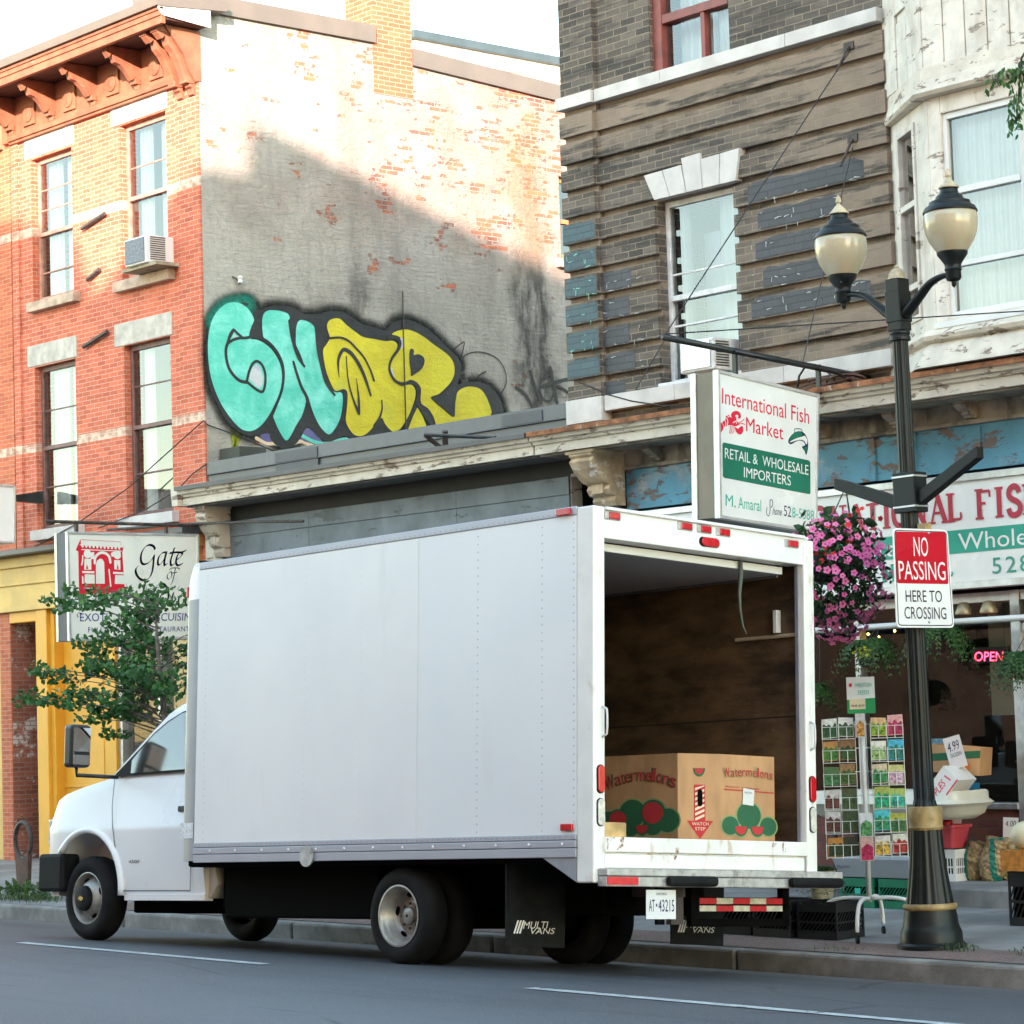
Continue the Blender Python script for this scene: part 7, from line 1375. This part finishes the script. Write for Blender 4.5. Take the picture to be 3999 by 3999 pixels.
for row in range(6):
    for pi_ in (0,1):
        for ci in (0,1):
            nm, tp, c1, c2 = DES[row][pi_*2+ci]
            off = (-.325+ci*.135) if pi_ == 0 else (.07+ci*.13); z = ZT-.165-DZ*row; o0 = RC+T_*(off+R_.uniform(-.008,.008))+N_*(.03+R_.uniform(-.006,.01)); o0.z = z+R_.uniform(-.006,.012); tw = R_.uniform(-.06,.06); U_ = (T_*cos(tw)+V((0,0,sin(tw)))); PH = R_.uniform(.15,.175)
            pk = MB().prism([(0,0),(PW,0),(PW,PH),(0,PH)], o0, U_, V((-.03*N_.x,-.03*N_.y,1)), N_*.006).build('seed_packet', mt('packet '+nm+' top', c2, .45, var=.15, vs=30))
            tag(pk, f'{nm} seed packet, {rows[row]} row, {names[ci]} column, {names[pi_]} rack panel', 'seed packet', 'seed packets in the rack')
            Fp = Flat(o0+N_*.006, U_, V((-.03*N_.x,-.03*N_.y,1)), .0015); n = 9; Fp.poly([(.006,.006),(PW-.006,.006)]+[(PW-.006-(PW-.012)*i/n, PH*(.66+.08*sin(i*1.7+row)+.05*cos(i*.9+ci*2))) for i in range(n+1)]); Fp.build('picture', mt('packet '+nm+' picture', c1, .45, var=.45, vs=45), pk)
    for off, wd in ((-.33,.27),(.065,.265)):
        z = ZT-DZ*row-.165; a = RC+T_*off; a.z = z
        for k in range(5):
            if k in (0,2,4) or 1: x = a+T_*(wd*k/4); wires.tube([x+N_*.055+V((0,0,-.01)), x+N_*.055+V((0,0,.085 if k % 2 else .1))], .0042, 4)
        for zz, dd in ((-.01,.055),(.09,.055)): wires.tube([a+N_*dd+V((0,0,zz)), a+T_*wd+N_*dd+V((0,0,zz))], .003, 4)
        wires.tube([a+V((0,0,-.01)), a+N_*.055+V((0,0,-.01))], .003, 4); wires.tube([a+T_*wd+V((0,0,-.01)), a+T_*wd+N_*.055+V((0,0,-.01))], .003, 4)
    a = RC+V((0,0,ZT-RC.z-DZ*row-.06)); wires.tube([a-T_*.33, a+T_*.33], .004, 4)
for off in (-.33,-.195,-.06,-.03,.03,.065,.2,.33): a = RC+T_*off; wires.tube([(a.x,a.y,ZT-DZ*6+.0),(a.x,a.y,ZT-.03)], .0035, 4)
wires.build('wire_pockets', m_wirew, SR)
for k, (row, c1, c2, nm) in enumerate(((4,(.12,.35,.12),(.74,.74,.74),'white radish'),(5,(.55,.03,.10),(.70,.42,.36),'red and blue flowered'),(0,(.62,.3,.08),(.62,.60,.6),'narrow orange carrot'))):
    o0 = RC-T_*.055+N_*.07; PH = .165; o0.z = ZT-PH-DZ*row-.04*(k < 2); w_ = .11 if k < 2 else .08
    pk = MB().prism([(0,0),(w_,0),(w_,PH+.03),(0,PH+.03)], o0, T_, (0,0,1), N_*.006).build('seed_packet', mt('packet '+nm+' top', c2, .45, var=.1, vs=30)); tag(pk, f'{nm} seed packet before the rack post', 'seed packet', 'seed packets in the rack')
    Fp = Flat(o0+N_*.006, T_, (0,0,1), .0015); Fp.poly([(.008,.008),(w_-.008,.008),(w_-.008,.11),(w_*.5,.14),(.008,.1)]); Fp.build('picture', mt('packet '+nm+' picture', c1, .45, var=.45, vs=40), pk)
# ---------------- goods on the pavement ----------------
def crate(name, lab, x, y, z, w, d, h, mat, rz=0, group=None, lattice='diag'):
    """open lattice crate; x, y centre, z floor"""
    o = thing(name, lab, 'crate', (x,y,z), rz, group); t = .012
    mb = MB().box(-w/2, w/2, -d/2, d/2, 0, .012)
    for sx in (-1,1):
        for sy in (-1,1): mb.box(sx*w/2-.018*(sx > 0)-0*(1), sx*w/2+.018*(sx < 0), sy*d/2-.018*(sy > 0), sy*d/2+.018*(sy < 0), .012, h)
    for z0, z1 in ((.012,.07),(h*.42,h*.47),(h*.72,h)):
        for sy in (-1,1): mb.box(-w/2+.018, w/2-.018, sy*d/2-(t if sy > 0 else 0), sy*d/2+(t if sy < 0 else 0), z0, z1)
        for sx in (-1,1): mb.box(sx*w/2-(t if sx > 0 else 0), sx*w/2+(t if sx < 0 else 0), -d/2+.018, d/2-.018, z0, z1)
    n = 9
    for i in range(n):
        x0 = -w/2+.02+(w-.07)*i/(n-1); y0 = -d/2+.02+(d-.07)*i/(n-1)
        for a, b in ((.07,h*.42),(h*.47,h*.72)):
            dx = .03 if lattice == 'diag' else 0
            for sy in (-1,1): mb.prism([(x0-dx+.015,a),(x0-dx+.025,a),(x0+dx+.025,b),(x0+dx+.015,b)], (0,sy*d/2-sy*.004,0), (1,0,0), (0,0,1), (0,-sy*.006,0))
            for sx in (-1,1): mb.prism([(y0-dx+.015,a),(y0-dx+.025,a),(y0+dx+.025,b),(y0+dx+.015,b)], (sx*w/2-sx*.004,0,0), (0,1,0), (0,0,1), (-sx*.006,0,0))
    mb.build('crate_wall', mat, o, local=True)
    MB().box(-w/2+.03,w/2-.03,-d/2+.03,d/2-.03,.02,h*.8).build('crate_contents', m_under, o, local=True)
    return o
m_gcr = mt('green crate plastic', (.006,.17,.085), .4, var=.12, vs=6); m_bcr = mt('black crate plastic', (.012,.012,.013), .45, var=.2); m_wcr = mt('white crate plastic', (.62,.62,.62), .45, var=.08)
g1 = (-16.738,18.58,0.221); g2 = (-16.285,18.58,0.226); g3 = (-15.878,18.58,0.228)
c1 = crate('produce_crate', 'green plastic crate with a pale label, left of the rack post', (g1[0]+g2[0])/2-.01, 18.75, .225, g2[0]-g1[0]-.04, .34, .27, m_gcr)
F = Flat((-.02,-.17,.13),(1,0,0),(0,0,1),.004); F.poly([(0,0),(.07,0),(.07,.05),(0,.05)]); F.build('crate_label', m_steal, c1, local=True)
crate('produce_crate', 'green slatted plastic crate between the rack post and the lamp', (g2[0]+g3[0])/2+.01, 18.75, .225, g3[0]-g2[0]-.04, .34, .27, m_gcr)
ST = thing('foam_box', 'grey foam box lying across the two green crates', 'box', ((g1[0]+g3[0])/2, 18.75, .5))
mb = MB(); x0, x1 = g1[0]-.05, g3[0]+.02
mb.add([(x0+.04,18.6,.5),(x1-.04,18.6,.5),(x1-.04,18.92,.5),(x0+.04,18.92,.5),(x0,18.55,.68),(x1,18.55,.68),(x1,18.97,.68),(x0,18.97,.68),(x0+.03,18.58,.68),(x1-.03,18.58,.68),(x1-.03,18.94,.68),(x0+.03,18.94,.68),(x0+.06,18.62,.55),(x1-.06,18.62,.55),(x1-.06,18.9,.55),(x0+.06,18.9,.55)], [(3,2,1,0)]+[(i,(i+1)%4,4+(i+1)%4,4+i) for i in range(4)]+[(4+i,4+(i+1)%4,8+(i+1)%4,8+i) for i in range(4)]+[(8+i,8+(i+1)%4,12+(i+1)%4,12+i) for i in range(4)]+[(12,13,14,15)])
mb.build('foam_body', mt('grey foam', (.30,.32,.34), .8, var=.06), ST, bevel=.008)
F = Flat((x0+.05,18.57,.58),(1,0,0),(0,-.14,1),.006); F.text('Thermo', (0,.0), (.16,.012), (0,.035), 0, .3); F.build('box_lettering', m_snavy, ST)
bx = (-15.05,16.35)
crate('produce_crate', 'black plastic crate behind the truck step, under the potted plant', -14.9, 16.42, .18, .42, .36, .31, m_bcr, .05); crate('produce_crate', 'black plastic crate at the kerb, left of the potted plant', -15.38, 16.4, .18, .44, .36, .31, m_bcr, -.04)
crate('produce_crate', 'black plastic crate low behind the striped underride bar', -15.9, 16.45, .18, .44, .36, .28, m_bcr, .02)
PP = V((-14.98,16.42,.52)); o = thing('potted_plant', 'drooping potted plant in a beige pot on the black crate', 'plant', PP)
MB().lathe([(.085,-.02),(.09,0),(.115,.2),(.122,.21)], PP, n=20).build('pot', mt('beige pot', (.42,.36,.25), .6), o, smooth=40)
R_ = random.Random(31); mb = MB()
for i in range(46):
    a = R_.uniform(0,2*pi); L = R_.uniform(.2,.42); pr = None
    for k in range(10):
        t = k/9; p = PP+V((cos(a)*L*t*.8, sin(a)*L*t*.8, .22+L*(.55*t-1.5*t*t)))
        if pr is not None:
            d = (p-pr).normalized(); s = d.cross(V((0,0,1))).normalized()
            for sg in (1,-1): oval_leaf(mb, pr, .05*(1-.5*t), s*sg+d*.6, .35)
        pr = p
mb.build('fronds', m_fern, o)
# display tub and its goods
DT = thing('display_tub', 'long cream fibreglass tub on trestle legs below the shop window', 'tub', (-16.6,19.55,.4))
def rrect(x0, x1, y0, y1, r, n=5): 
    out = []
    for cx, cy, a0 in ((x1-r,y1-r,0),(x0+r,y1-r,pi/2),(x0+r,y0+r,pi),(x1-r,y0+r,3*pi/2)): out += [(cx+r*cos(a0+i*pi/2/n), cy+r*sin(a0+i*pi/2/n)) for i in range(n+1)]
    return out
mb = MB(); rings = []; X0t, X1t = -17.75, -15.86
for ins, z in ((.12,1.0),(.05,1.05),(.03,1.11),(.0,1.13),(-.02,1.15),(0,1.17),(.02,1.19),(.02,1.25),(.035,1.27),(.06,1.26),(.08,1.12)): rings.append([(x,y,z) for x, y in rrect(X0t+ins, X1t-ins, 19.22+ins, 19.88-ins, .14)])
k = len(rings[0]); mb.add([p for r in rings for p in r], [(i*k+j, i*k+(j+1) % k, (i+1)*k+(j+1) % k, (i+1)*k+j) for i in range(len(rings)-1) for j in range(k)]+[tuple(range(k))[::-1], tuple(range((len(rings)-1)*k, len(rings)*k))])
mb.build('tub_shell', mt('cream fibreglass', (.58,.56,.47), .35, var=.06), DT, smooth=50)
for x in (-17.5,-16.9):
    for y in (19.4,19.72): MB().box(x-.02,x+.02,y-.02,y+.02,.4,1.02).build('leg', m_black, DT)
m_bluec = mt('blue crate plastic', (.01,.14,.28), .4, var=.15)
crate('produce_crate', 'blue plastic crate lying in the cream display tub', -16.2, 19.6, 1.13, .42, .36, .2, m_bluec)
m_wcard = mt('white printed card', (.68,.66,.64), .6, var=.05)
def tcarton(name, lab, c, w, d, h, rx, rz, mat):
    o = thing(name, lab, 'carton', M=MX.Translation(V(c)) @ MX.Rotation(rz, 4, 'Z') @ MX.Rotation(rx, 4, 'Y')); t = .012
    mb = MB().box(-w/2,w/2,-d/2,d/2,0,t).box(-w/2,w/2,-d/2,-d/2+t,t,h).box(-w/2,w/2,d/2-t,d/2,t,h).box(-w/2,-w/2+t,-d/2+t,d/2-t,t,h).box(w/2-t,w/2,-d/2+t,d/2-t,t,h); mb.build('carton_wall', mat, o, local=True); return o
o = tcarton('fruit_carton', 'white tilted carton with red hand lettering in the display tub', ((-16.015,1.079)[0],19.42,1.2), .46, .34, .2, radians(-48), .15, m_wcard)
F = Flat((-.23,-.17,0),(1,0,0),(0,0,1),.003); F.poly([(0,0),(.46,0),(.46,.012),(0,.012)]); F.text('APPLES', (.1,.07), (.36,.07), (.1,.14), .04, .3); F.stroke([(.07,.05),(.06,.1)], .012, 0); F.stroke([(.41,.06),(.4,.13)], .012, 0); F.build('red_lettering', m_sred, o, local=True)
o = tcarton('fruit_carton', 'brown carton with a green band behind the tilted white carton', ((-16.192,1.487)[0],19.75,1.42), .5, .3, .26, .1, .3, m_card)
F = Flat((-.25,-.15,0),(1,0,0),(0,0,1),.003); F.poly([(0,.1),(.5,.17),(.5,.24),(0,.17)]); F.build('green_band', m_cgrn, o, local=True); F = Flat((-.25,-.15,0),(1,0,0),(0,0,1),.004); F.poly([(.36+.05*cos(i*pi/6), .08+.05*sin(i*pi/6)) for i in range(12)]); F.build('orange_print', mt('orange print', (.55,.14,.02), .6), o, local=True)
MB().box(-.24,.24,-.14,.14,.012,.12).build('carton_base_goods', m_dark, o, local=True)
def card(lab, c, w, h, txt, sub=None, tilt=0, col=(.6,.55,.55)):
    o = thing('price_card', lab, 'price card', M=MX.Translation(V(c)) @ MX.Rotation(.35, 4, 'Z') @ MX.Rotation(tilt, 4, 'Y')); MB().box(0,w,-.002,.002,0,h).build('card_sheet', mt('card %.2f' % col[1], col, .7, var=.04), o, local=True)
    F = Flat((0,-.002,0),(1,0,0),(0,0,1),.0015); F.text(txt, (w*.15,h*.55), (w*.85,h*.57), (w*.15,h*.85), -.005, .15)
    if sub: F.text(sub, (w*.2,h*.36), (w*.85,h*.38), (w*.2,h*.48), -.01)
    F.build('card_writing', m_nsb, o, local=True)
card('tilted pink price card reading 4.99 dozen above the tilted carton', ((-16.055,1.568)[0],19.45,1.46), .17, .3, '4.99', 'DOZEN', radians(-14))
card('pink price card reading 1.99 behind the red tub', ((-16.595,0.809)[0],19.98,.88), .16, .25, '1.99', None, radians(4), (.62,.45,.47)); card('white price card reading 4.00 standing on the striped bags', ((-15.997,0.808)[0],20.1,.8), .15, .19, '4.00', None, radians(3), (.62,.6,.6))
tag(MB().box(-16.75,-16.45,19.95,19.97,1.45,1.75).build('blue_sign', mt('blue white card', (.12,.28,.38), .5, var=.3, vs=9)), 'small blue and white card standing behind the fruit cartons', 'sign')
wc = (-16.373,19.75,0.492)
crate('produce_crate', 'white plastic crate right of the lamp base, under the red tub', wc[0]-.06, 19.85, .4, .34, .3, .3, m_wcr, 0, None, 'straight')
PT = thing('plastic_tub', 'pink red plastic tub on the white crate beside the lamp base', 'tub', (wc[0]-.08,19.85,.71)); mb = MB(); rg = [[(wc[0]-.08+x,19.85+y,z) for x, y in rrect(-a,a,-a*.85,a*.85,.04)] for a, z in ((.13,.71),(.165,.9),(.185,.905),(.185,.93),(.165,.93),(.13,.74))]; k = len(rg[0])
mb.add([p for r in rg for p in r], [(i*k+j, i*k+(j+1) % k, (i+1)*k+(j+1) % k, (i+1)*k+j) for i in range(5) for j in range(k)]+[tuple(range(k))[::-1], tuple(range(5*k,6*k))]); mb.build('tub_body', mt('pink plastic', (.55,.07,.10), .4, var=.08), PT, smooth=40)
NB_ = thing('net_bag', 'red net bag of onions in the pink tub', 'bag', (wc[0]-.08,19.85,.8)); mb = MB(); R_ = random.Random(5)
for i in range(12): mb.ball((wc[0]-.08+R_.uniform(-.08,.08), 19.83+R_.uniform(-.07,.07), .83+.055*(i//4)), .05, 10, 7)
mb.build('net_contents', mt('red net', (.5,.015,.02), .55, var=.3, vs=40), NB_, smooth=True)
def bagmat(seed):
    g = G('clear sack of nuts'); vo = g.n('TexVoronoi', {'Scale': 26}); g.put(vo.inputs['Vector'], g.map((1,1,1),(seed,0,0))); c = g.mix(vo.outputs['Distance'], (.42,.28,.12), (.14,.085,.04)); c = g.mix(g.step(g.noise(9,3),.4,.65,0,.6), c, (.5,.38,.2))
    x, y, z = g.xyz()[:3]; s = g.math('ADD', g.math('MULTIPLY', x, 1), g.math('MULTIPLY', z, .3)); st_ = g.math('LESS_THAN', g.math('FRACT', g.math('MULTIPLY', g.math('ADD', s, seed*.13), 4.5)), .26); c = g.mix(st_, c, (.012,.17,.13)); g.set(Base_Color=c, Roughness=.28); g.bump(g.math('ADD', vo.outputs['Distance'], g.noise(20,4)), .8, .02); return g.m
for i, (px_, py_, w_, h_, ti, lab) in enumerate(((3785,3435,.17,.40,.35,'leaning clear sack with green stripes, left of the three by the riser'),(3862,3432,.16,.44,.28,'upright clear sack with broad green stripes, in front of the three'),(3925,3400,.13,.42,.15,'clear sack behind the others under the white price card'))):
    q = V((-16.293,19.95,0.397)) if i == 0 else V((-16.014,19.9,0.414)) if i == 1 else V((-15.961,20.08,0.481)); q.z = .4
    o = thing('nut_sack', lab, 'sack', M=MX.Translation(q) @ MX.Rotation(ti, 4, 'Y'), group='striped sacks by the shop wall')
    mb = MB().lathe([(.001,0),(w_*.55,.0),(w_*.82,.05),(w_*.95,h_*.3),(w_*.9,h_*.6),(w_*.7,h_*.85),(w_*.75,h_*.93),(w_*.5,h_*.95),(.001,h_*.9)], n=20, caps=False)
    rs = random.Random(i); mb.v = [(x*(1+.1*sin(7*z*9+i)), y*.75*(1+.08*cos(z*30)), z) for x, y, z in mb.v]; mb.build('sack_body', bagmat(i), o, local=True, smooth=True)
mq = V((-14.035,17.9,0.955))
o = thing('melon', 'round cream melon on an orange carton at the right edge', 'melon', mq); MB().ball((mq.x+.04,17.9,mq.z), .13, 24, 14, (1.05,1.05,.95)).build('melon_body', mt('cream melon skin', (.66,.58,.38), .45, var=.05), o, smooth=True)
mz = mq.z-.12; oc = MB().box(mq.x-.13,mq.x+.35,17.75,18.1,mz-.17,mz).build('orange_carton', mt('orange printed carton', (.58,.22,.03), .6, var=.3, vs=12)); tag(oc, 'orange printed carton under the cream melon at the right edge', 'carton')
crate('produce_crate', 'tall black crate below the orange carton at the right edge', mq.x+.15, 17.95, .21, .46, .36, mz-.17-.215, m_bcr)
# open sign
OS = thing('open_sign', 'lit red led OPEN sign hanging in the shop window', 'sign', (-16.3,20.6,2.7))
oq = [(-16.688,2.624),(-16.228,2.631),(-16.261,2.47),(-16.689,2.467)]
MB().box(oq[0][0],oq[1][0],20.605,20.63,oq[2][1],oq[0][1]).build('sign_case', mt('dark red case', (.03,.008,.008), .5), OS)
F = Flat((0,20.603,0),(1,0,0),(0,0,1),.002); a, b, c = [(-16.645,2.495),(-16.285,2.482),(-16.648,2.59)]; F.text('OPEN', a, b, c, .01, .15); F.build('led_lettering', mt('lit led red', (.6,.01,.03), .4, emit=((1,.03,.07),1.6), var=0), OS)
for x in (oq[0][0]+.05, oq[1][0]-.05): MB().tube([(x,20.615,oq[0][1]),(x,20.615,3.15)], .003, 4).build('chain', m_wire, OS)
SLs = thing('string_lights', 'string of tiny warm bulbs hanging behind the fern', 'lights', (-16.6,20.5,2.8)); bp_ = [(-18.009,20.5,2.835),(-17.929,20.5,2.818),(-17.789,20.5,2.782),(-17.827,20.5,2.735),(-17.738,20.5,2.734),(-17.697,20.5,2.686),(-17.656,20.5,2.633),(-17.574,20.5,2.835)]
MB().tube([V(p)+V((0,.01,.008)) for p in bp_], .003, 4).build('light_cord', m_wire, SLs)
for p in bp_: MB().ball(p, .012, 8, 5).build('bulb', mt('warm bulb', (1,.7,.2), .4, emit=((1,.62,.12),3), var=0), SLs, smooth=True)
# ring post and weeds
RP = thing('bicycle_ring', 'dark iron ring on a post for locking bicycles, near the left edge', 'bike rack', (-28.43,16.81,.19))
c = V((-28.43,16.81,.78)); MB().tube([c+V((.19*cos(a), 0, .22*sin(a))) for a in [i*2*pi/28 for i in range(28)]], .028, 8, True).build('ring', m_iron, RP, smooth=True)
MB().prism([(-.12,0),(.12,0),(.16,.44),(.06,.42),(.0,.36),(-.06,.42),(-.16,.44)], (-28.43,16.78,.18), (1,0,0), (0,0,1), (0,.06,0)).build('post', mt('rusty brown post', (.10,.05,.035), .7, var=.25, vs=8), RP, bevel=.01)
R_ = random.Random(41); mb = MB()
for (x0, x1, y0, y1, n, h) in ((-28.6,-26.0,15.6,16.0,420,.12),(-27.4,-26.5,15.8,16.2,300,.24),(-13.35,-13.1,15.95,16.1,50,.10),(-12.7,-12.2,15.9,16.1,60,.08),(-14.4,-14.0,15.6,15.8,24,.05),(-19.9,-19.5,15.5,15.6,30,.06)):
    for i in range(n):
        p = V((R_.uniform(x0,x1), R_.uniform(y0,y1), 0)); p.z = sw_z(p.y); d = V((R_.uniform(-.6,.6), R_.uniform(-.6,.6), 1)).normalized(); L = h*R_.uniform(.4,1.1)
        if R_.random() < .5: s = d.cross(rvec()).normalized()*.006; mb.add([tuple(p-s), tuple(p+s), tuple(p+d*L)], [(0,1,2)])
        else: oval_leaf(mb, p+d*L*.6, L*.45, rvec()+V((0,0,.3)), .5)
o = mb.build('weeds', m_weed); o['kind'] = 'stuff'; tag(o, 'patchy green weeds along the kerb and lamp base', 'weeds')
